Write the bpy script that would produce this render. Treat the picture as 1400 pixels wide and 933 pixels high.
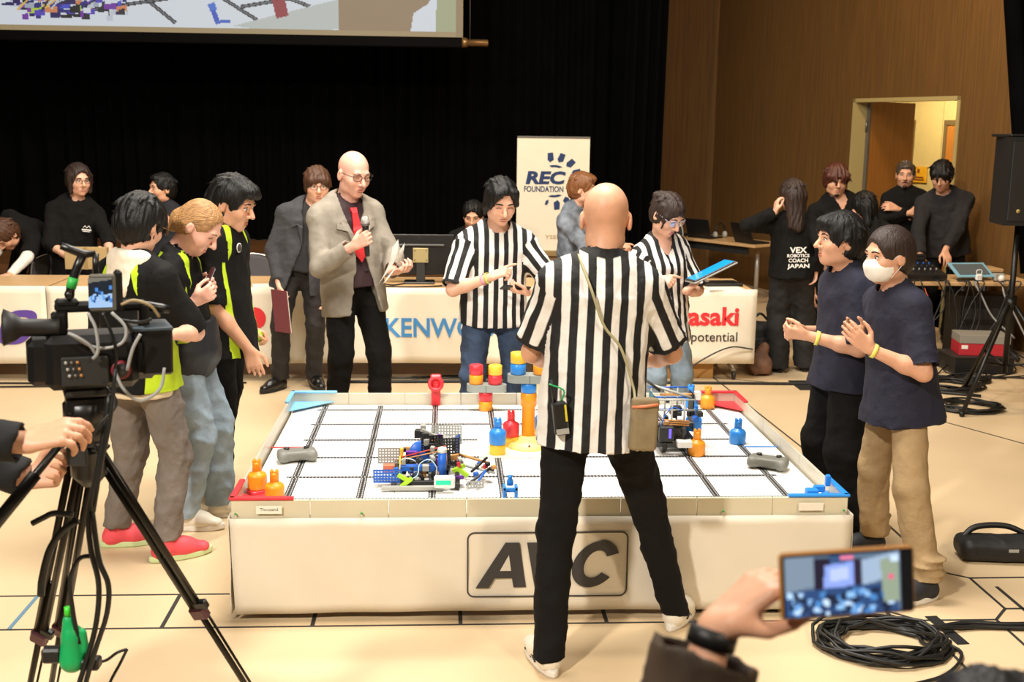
import bpy, bmesh, math, random
import numpy as np
from mathutils import Vector, Matrix

for _o in list(bpy.data.objects):
    bpy.data.objects.remove(_o)
scene = bpy.context.scene
COL = scene.collection

# ------------------------------------------------------------------ camera
PITCH, YAW, ROLL = 0.183974, 0.058146, 0.0129744
_f = Vector((math.sin(YAW)*math.cos(PITCH), math.cos(YAW)*math.cos(PITCH), -math.sin(PITCH)))
_r = Vector((math.cos(YAW), -math.sin(YAW), 0)); _u = _r.cross(_f)
_r2 = _r*math.cos(ROLL)+_u*math.sin(ROLL); _u2 = _u*math.cos(ROLL)-_r*math.sin(ROLL)
cam_data = bpy.data.cameras.new('camera'); cam = bpy.data.objects.new('camera', cam_data); COL.objects.link(cam)
cam.matrix_world = Matrix(((_r2.x, _u2.x, -_f.x, -0.39125), (_r2.y, _u2.y, -_f.y, -5.3106), (_r2.z, _u2.z, -_f.z, 1.9518), (0, 0, 0, 1)))
cam_data.sensor_width = 36; cam_data.sensor_fit = 'HORIZONTAL'; cam_data.lens = 36*1582.27/1400
cam_data.clip_start = 0.05; cam_data.clip_end = 100
cam_data.dof.use_dof = True; cam_data.dof.focus_distance = 5.0; cam_data.dof.aperture_fstop = 5.0
scene.camera = cam

# ------------------------------------------------------------------ world, lamps, exposure
world = bpy.data.worlds.new('hall_ambient'); scene.world = world; world.use_nodes = True
world.node_tree.nodes['Background'].inputs[0].default_value = (1.0, 0.86, 0.68, 1)
world.node_tree.nodes['Background'].inputs[1].default_value = 0.055
scene.view_settings.view_transform = 'Standard'; scene.view_settings.look = 'None'
scene.view_settings.gamma = 1.0; scene.view_settings.use_curve_mapping = False
scene.view_settings.exposure = 0.43

def lamp(name, kind, loc, target, power, color, **kw):
    d = bpy.data.lights.new(name, kind); d.energy = power; d.color = color
    for k, v in kw.items(): setattr(d, k, v)
    o = bpy.data.objects.new(name, d); COL.objects.link(o); o.location = loc
    o.rotation_euler = (Vector(target)-Vector(loc)).to_track_quat('-Z', 'Y').to_euler()
    return o
WARM = (1.0, 0.89, 0.74)
lamp('front_spot_lamp', 'SPOT', (-3.6, -6.2, 5.6), (-0.9, 0.4, 0.5), 1560, (1.0, 0.94, 0.85), spot_size=math.radians(86), spot_blend=0.9, shadow_soft_size=0.22)
lamp('front_spot_lamp', 'SPOT', (3.2, -6.4, 5.6), (0.2, 0.4, 0.5), 640, (1.0, 0.83, 0.62), spot_size=math.radians(84), spot_blend=0.9, shadow_soft_size=0.22)
lamp('overhead_field_lamp', 'AREA', (0.0, -0.3, 5.4), (0, 0.0, 0), 290, (1.0, 0.95, 0.88), shape='RECTANGLE', size=2.6, size_y=1.2)
lamp('overhead_table_lamp', 'AREA', (-1.5, 2.6, 5.2), (-1.4, 3.4, 0.5), 190, WARM, shape='RECTANGLE', size=3.0, size_y=0.8)
lamp('side_wall_lamp', 'AREA', (3.0, 3.6, 4.8), (4.2, 6.6, 1.2), 75, (1.0, 0.74, 0.45), shape='DISK', size=0.7)

# ------------------------------------------------------------------ colours and materials
def lin(c):
    if isinstance(c, str):
        c = c.lstrip('#'); c = [int(c[i:i+2], 16)/255 for i in (0, 2, 4)]
    return tuple((x/12.92 if x <= 0.04045 else ((x+0.055)/1.055)**2.4) for x in c)
MATS = {}
def mat(name, color, rough=0.6, metal=0.0, var=0.0, vscale=8.0, bump=0.0, bscale=60.0, stretch=(1, 1, 1), emit=None, estr=1.0,
        trans=0.0, alpha=1.0, attr=None, color2=None, sheen=0.0, coat=0.0, spec=0.5, sss=0.0):
    """Principled material; var = noise colour variation, bump = fine relief, attr = signed vertex field that swaps in color2."""
    if name in MATS: return MATS[name]
    m = bpy.data.materials.new(name); m.use_nodes = True; MATS[name] = m
    nt = m.node_tree; N = nt.nodes; L = nt.links; b = N['Principled BSDF']
    col = lin(color)+(1,)
    b.inputs['Base Color'].default_value = col; b.inputs['Roughness'].default_value = rough
    b.inputs['Metallic'].default_value = metal; b.inputs['Specular IOR Level'].default_value = spec
    if sheen: b.inputs['Sheen Weight'].default_value = sheen
    if coat: b.inputs['Coat Weight'].default_value = coat
    if trans: b.inputs['Transmission Weight'].default_value = trans
    if alpha < 1: b.inputs['Alpha'].default_value = alpha
    if sss:
        b.inputs['Subsurface Weight'].default_value = sss; b.inputs['Subsurface Radius'].default_value = (1, .35, .2); b.inputs['Subsurface Scale'].default_value = .008
    out = None
    if emit is not None:
        b.inputs['Emission Color'].default_value = lin(emit)+(1,); b.inputs['Emission Strength'].default_value = estr
    tc = mp = None
    def coords():
        nonlocal tc, mp
        if mp is None:
            tc = N.new('ShaderNodeTexCoord'); mp = N.new('ShaderNodeMapping'); mp.inputs['Scale'].default_value = stretch
            L.new(tc.outputs['Object'], mp.inputs['Vector'])
        return mp.outputs['Vector']
    src = None
    if attr:
        a = N.new('ShaderNodeAttribute'); a.attribute_name = attr
        st = N.new('ShaderNodeMapRange'); st.inputs['From Min'].default_value = -0.0015; st.inputs['From Max'].default_value = 0.0015
        L.new(a.outputs['Fac'], st.inputs['Value'])
        mx = N.new('ShaderNodeMix'); mx.data_type = 'RGBA'
        mx.inputs['A'].default_value = col; mx.inputs['B'].default_value = lin(color2)+(1,)
        L.new(st.outputs['Result'], mx.inputs['Factor']); src = mx.outputs['Result']
    if var:
        nz = N.new('ShaderNodeTexNoise'); nz.inputs['Scale'].default_value = vscale; nz.inputs['Detail'].default_value = 5
        L.new(coords(), nz.inputs['Vector'])
        mr = N.new('ShaderNodeMapRange'); mr.inputs['From Min'].default_value = .3; mr.inputs['From Max'].default_value = .7
        mr.inputs['To Min'].default_value = 1-var; mr.inputs['To Max'].default_value = 1+var
        L.new(nz.outputs['Fac'], mr.inputs['Value'])
        ml = N.new('ShaderNodeVectorMath'); ml.operation = 'SCALE'
        if src is None: ml.inputs[0].default_value = col[:3]
        else: L.new(src, ml.inputs[0])
        L.new(mr.outputs['Result'], ml.inputs['Scale']); src = ml.outputs[0]
    if src is not None: L.new(src, b.inputs['Base Color'])
    if bump:
        n2 = N.new('ShaderNodeTexNoise'); n2.inputs['Scale'].default_value = bscale; n2.inputs['Detail'].default_value = 4
        L.new(coords(), n2.inputs['Vector'])
        bp = N.new('ShaderNodeBump'); bp.inputs['Strength'].default_value = bump; bp.inputs['Distance'].default_value = 0.015
        L.new(n2.outputs['Fac'], bp.inputs['Height']); L.new(bp.outputs['Normal'], b.inputs['Normal'])
    return m

def vmat(name, rough=0.4, emit=0.0, attr='Col', var=0.0):
    """Material coloured by a per-face colour attribute (prints, screens)."""
    if name in MATS: return MATS[name]
    m = bpy.data.materials.new(name); m.use_nodes = True; MATS[name] = m
    nt = m.node_tree; b = nt.nodes['Principled BSDF']; b.inputs['Roughness'].default_value = rough
    a = nt.nodes.new('ShaderNodeAttribute'); a.attribute_name = attr
    if emit:
        b.inputs['Base Color'].default_value = (0.01, 0.01, 0.01, 1)
        nt.links.new(a.outputs['Color'], b.inputs['Emission Color']); b.inputs['Emission Strength'].default_value = emit
    else: nt.links.new(a.outputs['Color'], b.inputs['Base Color'])
    return m

# ------------------------------------------------------------------ objects
def V(*a): return np.array(a[0] if len(a) == 1 else a, float)
def nrm(v): v = np.asarray(v, float); return v/max(1e-9, np.linalg.norm(v))
def tag(o, label=None, cat=None, group=None, kind=None):
    if label: o['label'] = label
    if cat: o['category'] = cat
    if group: o['group'] = group
    if kind: o['kind'] = kind
    return o
def empty(name, loc=(0, 0, 0), label=None, cat=None, group=None, rz=0.0, parent=None):
    o = bpy.data.objects.new(name, None); COL.objects.link(o); o.location = loc; o.rotation_euler = (0, 0, rz)
    o.empty_display_size = .05
    if parent: o.parent = parent
    return tag(o, label, cat, group)
def link(name, me, parent=None, m=None, loc=None, smooth=False):
    o = bpy.data.objects.new(name, me); COL.objects.link(o)
    if m is not None and not me.materials: me.materials.append(m)
    if parent: o.parent = parent
    if loc is not None: o.location = loc
    if smooth: me.polygons.foreach_set('use_smooth', [True]*len(me.polygons))
    return o
class MB:
    """Collects boxes, tubes, lathes and prisms into ONE mesh."""
    def __init__(s): s.v = []; s.f = []; s.sm = []
    def _add(s, vs, fs, smooth=False):
        n = len(s.v); s.v += [tuple(map(float, p)) for p in vs]; s.f += [tuple(i+n for i in f) for f in fs]; s.sm += [smooth]*len(fs)
        return s
    def box(s, c, size, M=None, bev=0.0):
        c = V(c); hx, hy, hz = [x/2 for x in size]; bev = min(bev, hx*.9, hy*.9, hz*.9)
        bx, by, bz = ([1, 0, 0], [0, 1, 0], [0, 0, 1]) if M is None else M
        bx, by, bz = V(bx), V(by), V(bz)
        if bev <= 0:
            vs = [c+bx*x*hx+by*y*hy+bz*z*hz for x in (-1, 1) for y in (-1, 1) for z in (-1, 1)]
            fs = [(0, 1, 3, 2), (4, 6, 7, 5), (0, 4, 5, 1), (2, 3, 7, 6), (0, 2, 6, 4), (1, 5, 7, 3)]
            return s._add(vs, fs)
        vs = []; idx = {}
        for x in (-1, 1):
            for y in (-1, 1):
                for z in (-1, 1):
                    for a in range(3):
                        q = [x*hx, y*hy, z*hz]
                        for b in range(3):
                            if b != a: q[b] -= (x, y, z)[b]*bev
                        idx[(x, y, z, a)] = len(vs); vs.append(c+bx*q[0]+by*q[1]+bz*q[2])
        fs = []
        for a in range(3):
            b, d = [(1, 2), (2, 0), (0, 1)][a]
            for sg in (-1, 1):
                loop = []
                for (p, q) in ((-1, -1), (1, -1), (1, 1), (-1, 1)):
                    t = [0, 0, 0]; t[a] = sg; t[b] = p; t[d] = q; loop.append(idx[(t[0], t[1], t[2], a)])
                fs.append(tuple(loop if sg > 0 else loop[::-1]))
        for a in range(3):       # edges along axis a
            b, d = [(1, 2), (2, 0), (0, 1)][a]
            for p in (-1, 1):
                for q in (-1, 1):
                    t0 = [0, 0, 0]; t0[a] = -1; t0[b] = p; t0[d] = q; t1 = list(t0); t1[a] = 1
                    l = [idx[(*t0, b)], idx[(*t1, b)], idx[(*t1, d)], idx[(*t0, d)]]
                    fs.append(tuple(l if p*q < 0 else l[::-1]))
        for x in (-1, 1):
            for y in (-1, 1):
                for z in (-1, 1):
                    l = [idx[(x, y, z, 0)], idx[(x, y, z, 1)], idx[(x, y, z, 2)]]
                    fs.append(tuple(l if x*y*z > 0 else l[::-1]))
        return s._add(vs, fs)
    def tube(s, pts, r, n=8, closed=False, cap=True):
        pts = [V(p) for p in pts]; m = len(pts); rs = r if hasattr(r, '__len__') else [r]*m
        vs = []; fs = []; up = None
        for i, p in enumerate(pts):
            a = pts[(i-1) % m] if (closed or i > 0) else p; b = pts[(i+1) % m] if (closed or i < m-1) else p
            t = nrm(b-a)
            if up is None:
                up = np.cross(t, [0, 0, 1]);
                if np.linalg.norm(up) < .1: up = np.cross(t, [1, 0, 0])
            up = nrm(up-t*np.dot(up, t)); w = np.cross(t, up)
            for k in range(n):
                a_ = 2*math.pi*k/n; vs.append(p+(up*math.cos(a_)+w*math.sin(a_))*rs[i])
        for i in range(m if closed else m-1):
            j = (i+1) % m
            for k in range(n): fs.append((i*n+k, i*n+(k+1) % n, j*n+(k+1) % n, j*n+k))
        if cap and not closed: fs.append(tuple(range(n))[::-1]); fs.append(tuple((m-1)*n+k for k in range(n)))
        return s._add(vs, fs, True)
    def lathe(s, prof, c=(0, 0, 0), n=20, axis=(0, 0, 1), cap=True):
        """prof: list of (radius, height) along the axis."""
        c = V(c); az = nrm(axis); ax = np.cross(az, [0, 1, 0])
        if np.linalg.norm(ax) < .1: ax = np.cross(az, [1, 0, 0])
        ax = nrm(ax); ay = np.cross(az, ax); vs = []; fs = []
        for (r, h) in prof:
            for k in range(n):
                a = 2*math.pi*k/n; vs.append(c+az*h+(ax*math.cos(a)+ay*math.sin(a))*r)
        for i in range(len(prof)-1):
            for k in range(n): fs.append((i*n+k, i*n+(k+1) % n, (i+1)*n+(k+1) % n, (i+1)*n+k))
        if cap: fs.append(tuple(range(n))[::-1]); fs.append(tuple((len(prof)-1)*n+k for k in range(n)))
        return s._add(vs, fs, True)
    def prism(s, poly, o, ex, ey, thick):
        """polygon (2-D list) in the plane o + ex, ey, extruded by thick along ex x ey."""
        o, ex, ey = V(o), V(ex), V(ey); ez = nrm(np.cross(ex, ey)); n = len(poly)
        a = [o+ex*p[0]+ey*p[1] for p in poly]; b = [p+ez*thick for p in a]
        fs = [tuple(range(n))[::-1], tuple(range(n, 2*n))]+[(i, (i+1) % n, n+(i+1) % n, n+i) for i in range(n)]
        return s._add(a+b, fs)
    def quad(s, a, b, c, d): return s._add([a, b, c, d], [(0, 1, 2, 3)])
    def ball(s, c, r, n=10, m=7):
        r = V(r) if hasattr(r, '__len__') else V(r, r, r); c = V(c); vs = []; fs = []
        for i in range(1, m):
            ph = math.pi*i/m
            for k in range(n):
                a = 2*math.pi*k/n; vs.append(c+r*V(math.sin(ph)*math.cos(a), math.sin(ph)*math.sin(a), math.cos(ph)))
        vs += [c+r*V(0, 0, 1), c-r*V(0, 0, 1)]; T = len(vs)-2
        for i in range(m-2):
            for k in range(n): fs.append((i*n+k, (i+1)*n+k, (i+1)*n+(k+1) % n, i*n+(k+1) % n))
        for k in range(n): fs.append((T, k, (k+1) % n)); fs.append((T+1, (m-2)*n+(k+1) % n, (m-2)*n+k))
        return s._add(vs, fs, True)
    def mesh(s, name='mesh'):
        me = bpy.data.meshes.new(name); me.from_pydata(s.v, [], s.f); me.polygons.foreach_set('use_smooth', s.sm); me.update(); return me
    def build(s, name, m, parent=None, loc=None):
        me = s.mesh(name); me.materials.append(m); return link(name, me, parent, None, loc)
def spline(pts, n=8):
    """Catmull-Rom through points."""
    P = [V(p) for p in pts]; P = [2*P[0]-P[1]]+P+[2*P[-1]-P[-2]]; out = []
    for i in range(1, len(P)-2):
        for k in range(n):
            t = k/n; a, b, c, d = P[i-1:i+3]
            out.append(.5*((2*b)+(-a+c)*t+(2*a-5*b+4*c-d)*t*t+(-a+3*b-3*c+d)*t**3))
    out.append(P[-2]); return out
def text_mesh(body, size, extrude=.001, bold=0.0, shear=0.0, align='LEFT', space=1.0):
    cu = bpy.data.curves.new('lettering', 'FONT'); cu.body = body; cu.size = size; cu.extrude = extrude; cu.offset = bold; cu.shear = shear
    cu.align_x = align; cu.space_character = space; cu.resolution_u = 3
    o = bpy.data.objects.new('lettering', cu); COL.objects.link(o)
    dg = bpy.context.evaluated_depsgraph_get(); me = bpy.data.meshes.new_from_object(o.evaluated_get(dg))
    bpy.data.objects.remove(o); bpy.data.curves.remove(cu); return me
def text_fit(body, o, ex, ey, width, height, m, name='lettering', parent=None, bold=0.0, shear=0.0, thick=.0015):
    """Lettering stretched to width x height with its lower left corner at o, running along ex, upright along ey."""
    me = text_mesh(body, 1.0, .5, bold, shear); n = len(me.vertices); co = np.empty(n*3); me.vertices.foreach_get('co', co); co = co.reshape(-1, 3)
    lo = co.min(0); hi = co.max(0); q = (co-lo)/np.maximum(hi-lo, 1e-9)
    o, ex, ey = V(o), nrm(ex), nrm(ey); ez = np.cross(ex, ey)
    w = o+q[:, :1]*ex*width+q[:, 1:2]*ey*height+q[:, 2:]*ez*thick
    me.vertices.foreach_set('co', w.ravel()); me.update(); me.materials.clear(); me.materials.append(m)
    return link(name, me, parent)
def raster_panel(name, img, o, ex, ey, w, h, m, parent=None):
    """Flat picture: one small quad per picture element, coloured by a face attribute. img rows run from the top."""
    H, W, _ = img.shape; o, ex, ey = V(o), nrm(ex), nrm(ey)
    gx, gy = np.meshgrid(np.arange(W+1), np.arange(H+1)); vs = o+(gx.ravel()[:, None]/W*w)*ex+((1-gy.ravel()[:, None]/H)*h)*ey
    i = (np.arange(H)[:, None]*(W+1)+np.arange(W)[None]).ravel(); fs = np.stack([i+W+1, i+W+2, i+1, i], 1)
    me = np_mesh(name, vs, fs, smooth=False)
    at = me.color_attributes.new('Col', 'FLOAT_COLOR', 'CORNER'); c = np.concatenate([img.reshape(-1, 3), np.ones((H*W, 1))], 1)
    at.data.foreach_set('color', np.repeat(c, 4, 0).astype(np.float32).ravel()); me.materials.append(m)
    return link(name, me, parent)
def np_mesh(name, vs, fs, smooth=True):
    me = bpy.data.meshes.new(name); nv, nf = len(vs), len(fs)
    me.vertices.add(nv); me.vertices.foreach_set('co', np.asarray(vs, np.float32).ravel())
    me.loops.add(nf*4); me.loops.foreach_set('vertex_index', np.asarray(fs, np.int32).ravel())
    me.polygons.add(nf); me.polygons.foreach_set('loop_start', np.arange(0, nf*4, 4, dtype=np.int32))
    me.polygons.foreach_set('use_smooth', np.full(nf, smooth)); me.update(calc_edges=True); return me

# ------------------------------------------------------------------ signed distance volumes -> smooth meshes
class Vol:
    def __init__(s, lo, hi, res, fine=None, fres=None):
        s.ax = []
        for a in range(3):
            if not fine: ax = np.arange(lo[a], hi[a]+res, res)
            else:
                iv = sorted((max(lo[a], f[0][a]), min(hi[a], f[1][a])) for f in fine); p = lo[a]; ax = [p]
                for (l, h) in iv:
                    while p < l-res*.5: p += res; ax.append(p)
                    while p < h: p += fres; ax.append(p)
                while p < hi[a]: p += res; ax.append(p)
            s.ax.append(np.array(ax, np.float32))
        s.d = np.full([len(a) for a in s.ax], .25, np.float32)
    def loc(s, lo, hi):
        sl = []
        for a in range(3):
            i0 = max(0, np.searchsorted(s.ax[a], lo[a])-1); i1 = min(len(s.ax[a]), np.searchsorted(s.ax[a], hi[a])+1)
            if i1 <= i0: return None, None
            sl.append(slice(i0, i1))
        P = (s.ax[0][sl[0]][:, None, None], s.ax[1][sl[1]][None, :, None], s.ax[2][sl[2]][None, None, :])
        return tuple(sl), P
    def comb(s, sl, e, k, carve=False):
        d = s.d[sl]
        if carve: d = -d
        if k > 0:
            h = np.maximum(k-np.abs(d-e), 0)/k; r = np.minimum(d, e)-h*h*(k*.25)
        else: r = np.minimum(d, e)
        s.d[sl] = -r if carve else r
    def cone(s, a, b, ra, rb, k=.01, flat=None, q=1.0, carve=False):
        """tapered capsule a->b; flat/q: squeeze the section along direction flat to q times its width."""
        a = V(a); b = V(b); m = max(ra, rb)+max(k, .015)+.02
        sl, P = s.loc(np.minimum(a, b)-m, np.maximum(a, b)+m)
        if sl is None: return
        ab = b-a; L2 = max(1e-9, ab@ab); x, y, z = P[0]-a[0], P[1]-a[1], P[2]-a[2]
        t = np.clip((x*ab[0]+y*ab[1]+z*ab[2])/L2, 0, 1).astype(np.float32)
        x = x-t*ab[0]; y = y-t*ab[1]; z = z-t*ab[2]; l2 = x*x+y*y+z*z
        if flat is not None:
            f = x*flat[0]+y*flat[1]+z*flat[2]; l2 = l2+f*f*(1/q/q-1)
        e = np.sqrt(np.maximum(l2, 1e-12))-(ra+(rb-ra)*t)
        if flat is not None: e = e*(.5+.5*q)
        s.comb(sl, e.astype(np.float32), k, carve)
    def ell(s, c, r, A=None, k=.01, carve=False):
        """ellipsoid: radii r along the rows of A."""
        c = V(c); m = max(r)+max(k, .015)+.02; sl, P = s.loc(c-m, c+m)
        if sl is None: return
        x, y, z = P[0]-c[0], P[1]-c[1], P[2]-c[2]; A = np.eye(3) if A is None else A
        u = [(x*A[i][0]+y*A[i][1]+z*A[i][2]) for i in range(3)]
        k0 = np.sqrt((u[0]/r[0])**2+(u[1]/r[1])**2+(u[2]/r[2])**2); k1 = np.sqrt((u[0]/r[0]**2)**2+(u[1]/r[1]**2)**2+(u[2]/r[2]**2)**2)
        e = k0*(k0-1)/np.maximum(k1, 1e-6)
        s.comb(sl, e.astype(np.float32), k, carve)
    def box(s, c, h, A=None, rnd=.005, k=.005, carve=False):
        c = V(c); m = np.linalg.norm(h)+rnd+.03; sl, P = s.loc(c-m, c+m)
        if sl is None: return
        x, y, z = P[0]-c[0], P[1]-c[1], P[2]-c[2]; A = np.eye(3) if A is None else A
        u = [np.abs(x*A[i][0]+y*A[i][1]+z*A[i][2])-h[i]+rnd for i in range(3)]
        e = np.sqrt(np.maximum(u[0], 0)**2+np.maximum(u[1], 0)**2+np.maximum(u[2], 0)**2)+np.minimum(np.maximum(u[0], np.maximum(u[1], u[2])), 0)-rnd
        s.comb(sl, e.astype(np.float32), k, carve)
    def half(s, p, n, k=.006):
        """keep only the side of the plane against n."""
        p = V(p); n = nrm(n); e = (s.ax[0][:, None, None]-p[0])*n[0]+(s.ax[1][None, :, None]-p[1])*n[1]+(s.ax[2][None, None, :]-p[2])*n[2]
        d = s.d; h = np.maximum(k-np.abs(d-e), 0)/k; s.d = np.maximum(d, e)+h*h*(k*.25)
    def carve_fn(s, fn, k=.004):
        e = fn(s.ax[0][:, None, None], s.ax[1][None, :, None], s.ax[2][None, None, :]); d = s.d
        h = np.maximum(k-np.abs(d+e), 0)/k; s.d = (np.maximum(d, -e)+h*h*(k*.25)).astype(np.float32)
    def polys(s):
        d = s.d.copy()
        d[0] = d[-1] = .05; d[:, 0] = d[:, -1] = .05; d[:, :, 0] = d[:, :, -1] = .05
        S = d < 0; n = [q-1 for q in d.shape]
        cnt = np.zeros(n, np.int8)
        C = [(i, j, k) for i in (0, 1) for j in (0, 1) for k in (0, 1)]
        for (i, j, k) in C: cnt += S[i:i+n[0], j:j+n[1], k:k+n[2]]
        act = (cnt > 0) & (cnt < 8); ijk = np.argwhere(act)
        if len(ijk) == 0: return np.zeros((0, 3)), np.zeros((0, 4), int)
        idx = np.full(n, -1, np.int32); idx[act] = np.arange(len(ijk))
        acc = np.zeros((len(ijk), 3)); num = np.zeros(len(ijk))
        dv = {c: d[ijk[:, 0]+c[0], ijk[:, 1]+c[1], ijk[:, 2]+c[2]] for c in C}
        pv = {c: np.stack([s.ax[a][ijk[:, a]+c[a]] for a in range(3)], 1) for c in C}
        for c in C:
            for a in range(3):
                if c[a] == 0:
                    e = list(c); e[a] = 1; e = tuple(e); da, db = dv[c], dv[e]; m = (da < 0) != (db < 0)
                    t = da[m]/(da[m]-db[m]); acc[m] += pv[c][m]+(pv[e][m]-pv[c][m])*t[:, None]; num[m] += 1
        vs = acc/np.maximum(num, 1)[:, None]; Q = []
        for a in range(3):
            b, c = (a+1) % 3, (a+2) % 3
            s0 = [slice(None)]*3; s1 = [slice(None)]*3; s0[a] = slice(0, -1); s1[a] = slice(1, None)
            x = S[tuple(s0)] != S[tuple(s1)]; e = np.argwhere(x); e = e[(e[:, b] > 0) & (e[:, c] > 0) & (e[:, b] < n[b]) & (e[:, c] < n[c])]
            if len(e) == 0: continue
            ins = S[e[:, 0], e[:, 1], e[:, 2]]
            def g(db, dc):
                q = e.copy(); q[:, b] -= db; q[:, c] -= dc; return idx[q[:, 0], q[:, 1], q[:, 2]]
            q = np.stack([g(1, 1), g(0, 1), g(0, 0), g(1, 0)], 1); q[~ins] = q[~ins][:, ::-1]; Q.append(q)
        fs = np.concatenate(Q); return vs, fs[(fs >= 0).all(1)]
def vnormals(vs, fs):
    n = np.cross(vs[fs[:, 2]]-vs[fs[:, 0]], vs[fs[:, 3]]-vs[fs[:, 1]]); o = np.zeros_like(vs)
    for k in range(4): np.add.at(o, fs[:, k], n)
    return o/np.maximum(np.linalg.norm(o, axis=1, keepdims=True), 1e-9)
def relax(vs, fs, it=1, lam=.5):
    for _ in range(it):
        acc = np.zeros_like(vs); num = np.zeros(len(vs))
        for k in range(4):
            np.add.at(acc, fs[:, k], vs[fs[:, (k+1) % 4]]+vs[fs[:, (k+3) % 4]]); np.add.at(num, fs[:, k], 2)
        vs = vs+lam*(acc/np.maximum(num, 1)[:, None]-vs)
    return vs
def folds(vs, seed, amp, freq, axis=None, stretch=3.0):
    """cloth folds: ridged sines, elongated along axis."""
    r = np.random.RandomState(seed); h = np.zeros(len(vs))
    for i in range(4):
        d = r.normal(size=3)
        if axis is not None: ax = nrm(axis); d = d-ax*(d@ax)*(1-1/stretch)
        d = nrm(d)*freq*(.6+.8*r.rand()); w = r.normal(size=3)*freq*.5
        h += 1-2*np.abs(np.sin(.5*(vs@d+1.6*np.sin(vs@w+r.rand()*6))+r.rand()*6))**.8
    return amp*(h/4)
def vol_obj(vol, name, m, parent, base, amp=0, seed=0, freq=40, axis=None, stretch=3.0, fields=None, smooth=1, keep=None):
    vs, fs = vol.polys()
    if len(vs) == 0: return None
    if smooth: vs = relax(vs, fs, smooth)
    at = fields(vs) if fields else {}
    if amp:
        nn = vnormals(vs, fs); a = folds(vs, seed, amp, freq, axis, stretch)+folds(vs, seed+9, amp*.5, freq*2.1, axis, stretch)
        vs = vs+nn*a[:, None]
    me = np_mesh(name, vs-V(base), fs)
    for k, v in at.items():
        t = me.attributes.new(k, 'FLOAT', 'POINT'); t.data.foreach_set('value', np.asarray(v, np.float32))
    me.materials.append(m); return link(name, me, parent)

# ------------------------------------------------------------------ room shell
FLOORM = mat('tan_vinyl', '#d3ba94', .42, var=.05, vscale=1.4, bump=.02, bscale=30)
floor = MB(); floor.box((-0.5, 2.5, -.05), (17, 20, .1)); floor = floor.build('floor', FLOORM); tag(floor, kind='structure')
LINEM = mat('dark_joint', '#2b2a27', .6); LINEB = mat('blue_grey_tape', '#5e7f94', .6)
def floor_line(a, b, w=.010, m=None):
    a, b = V(*a, 0), V(*b, 0); d = nrm(b-a); n = np.cross(d, UPZ); q = MB(); L = np.linalg.norm(b-a)
    q.box((a+b)/2+V(0, 0, .0005), (L, w, .003), (d, n, UPZ)); q.build('floor_line', m or LINEM, floor)
UPZ = V(0, 0, 1)
for y in (-.995, -.665): floor_line((-6, y), (1.43, y-.0), .010)
for i in range(-8, 6):
    x = -.33+.585*i
    floor_line((x, -.99), (x, -.67), .016, LINEB if i == -3 else LINEM)
for a, b in (((1.836, 1.39), (1.831, -.49)), ((1.70, 4.4), (1.836, 1.39)), ((1.764, -.488), (1.831, -.49)), ((1.831, -.49), (1.936, -.57)), ((1.936, -.57), (3.6, -.56)), ((1.936, -.57), (1.935, -.902)), ((1.935, -.902), (3.5, -.91)),
             ((1.935, -.902), (1.847, -1.008)), ((1.847, -1.008), (1.531, -1.007)), ((1.847, -1.008), (1.847, -2.6)), ((1.43, -.995), (1.531, -1.007)), ((1.428, -.91), (1.531, -1.007)), ((1.531, -1.007), (1.532, -2.6)),
             ((.574, -.88), (1.428, -.91)), ((1.738, 3.578), (2.451, 3.29)), ((2.451, 3.29), (3.3, 1.6)), ((3.3, 1.6), (5.0, 1.5))): floor_line(a, b, .012)
TAPE = mat('black_tape', '#141414', .6)
def floor_tape(c, L, w, ang, z=.002):
    d = V(math.cos(ang), math.sin(ang), 0); q = MB(); q.box(V(*c, z), (L, w, .003), (d, np.cross(UPZ, d), UPZ)); q.build('floor_tape', TAPE, floor)
floor_tape((1.60, -1.10), .26, .05, 1.65); floor_tape((1.63, -1.08), .16, .045, .0, .004); floor_tape((2.13, -.76), .18, .05, 1.1)

# stage with a black front and a worn wooden top
STAGEW = mat('stage_boards', '#6a4526', .32, var=.3, vscale=2.5, stretch=(1, 9, 1))
stage = MB(); stage.box((-3.2, 7.7, .61), (10.3, 4.6, .08)); stage = stage.build('floor_stage', STAGEW); tag(stage, kind='structure')
q = MB(); q.box((-3.2, 5.48, .285), (10.28, .06, .57)); q.build('riser', mat('black_riser', '#0c0a09', .8), stage)
for i in range(14):
    q = MB(); q.box((-3.2, 5.50+.16*i, .652), (10.28, .154, .008)); q.build('plank', STAGEW, stage)
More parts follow.
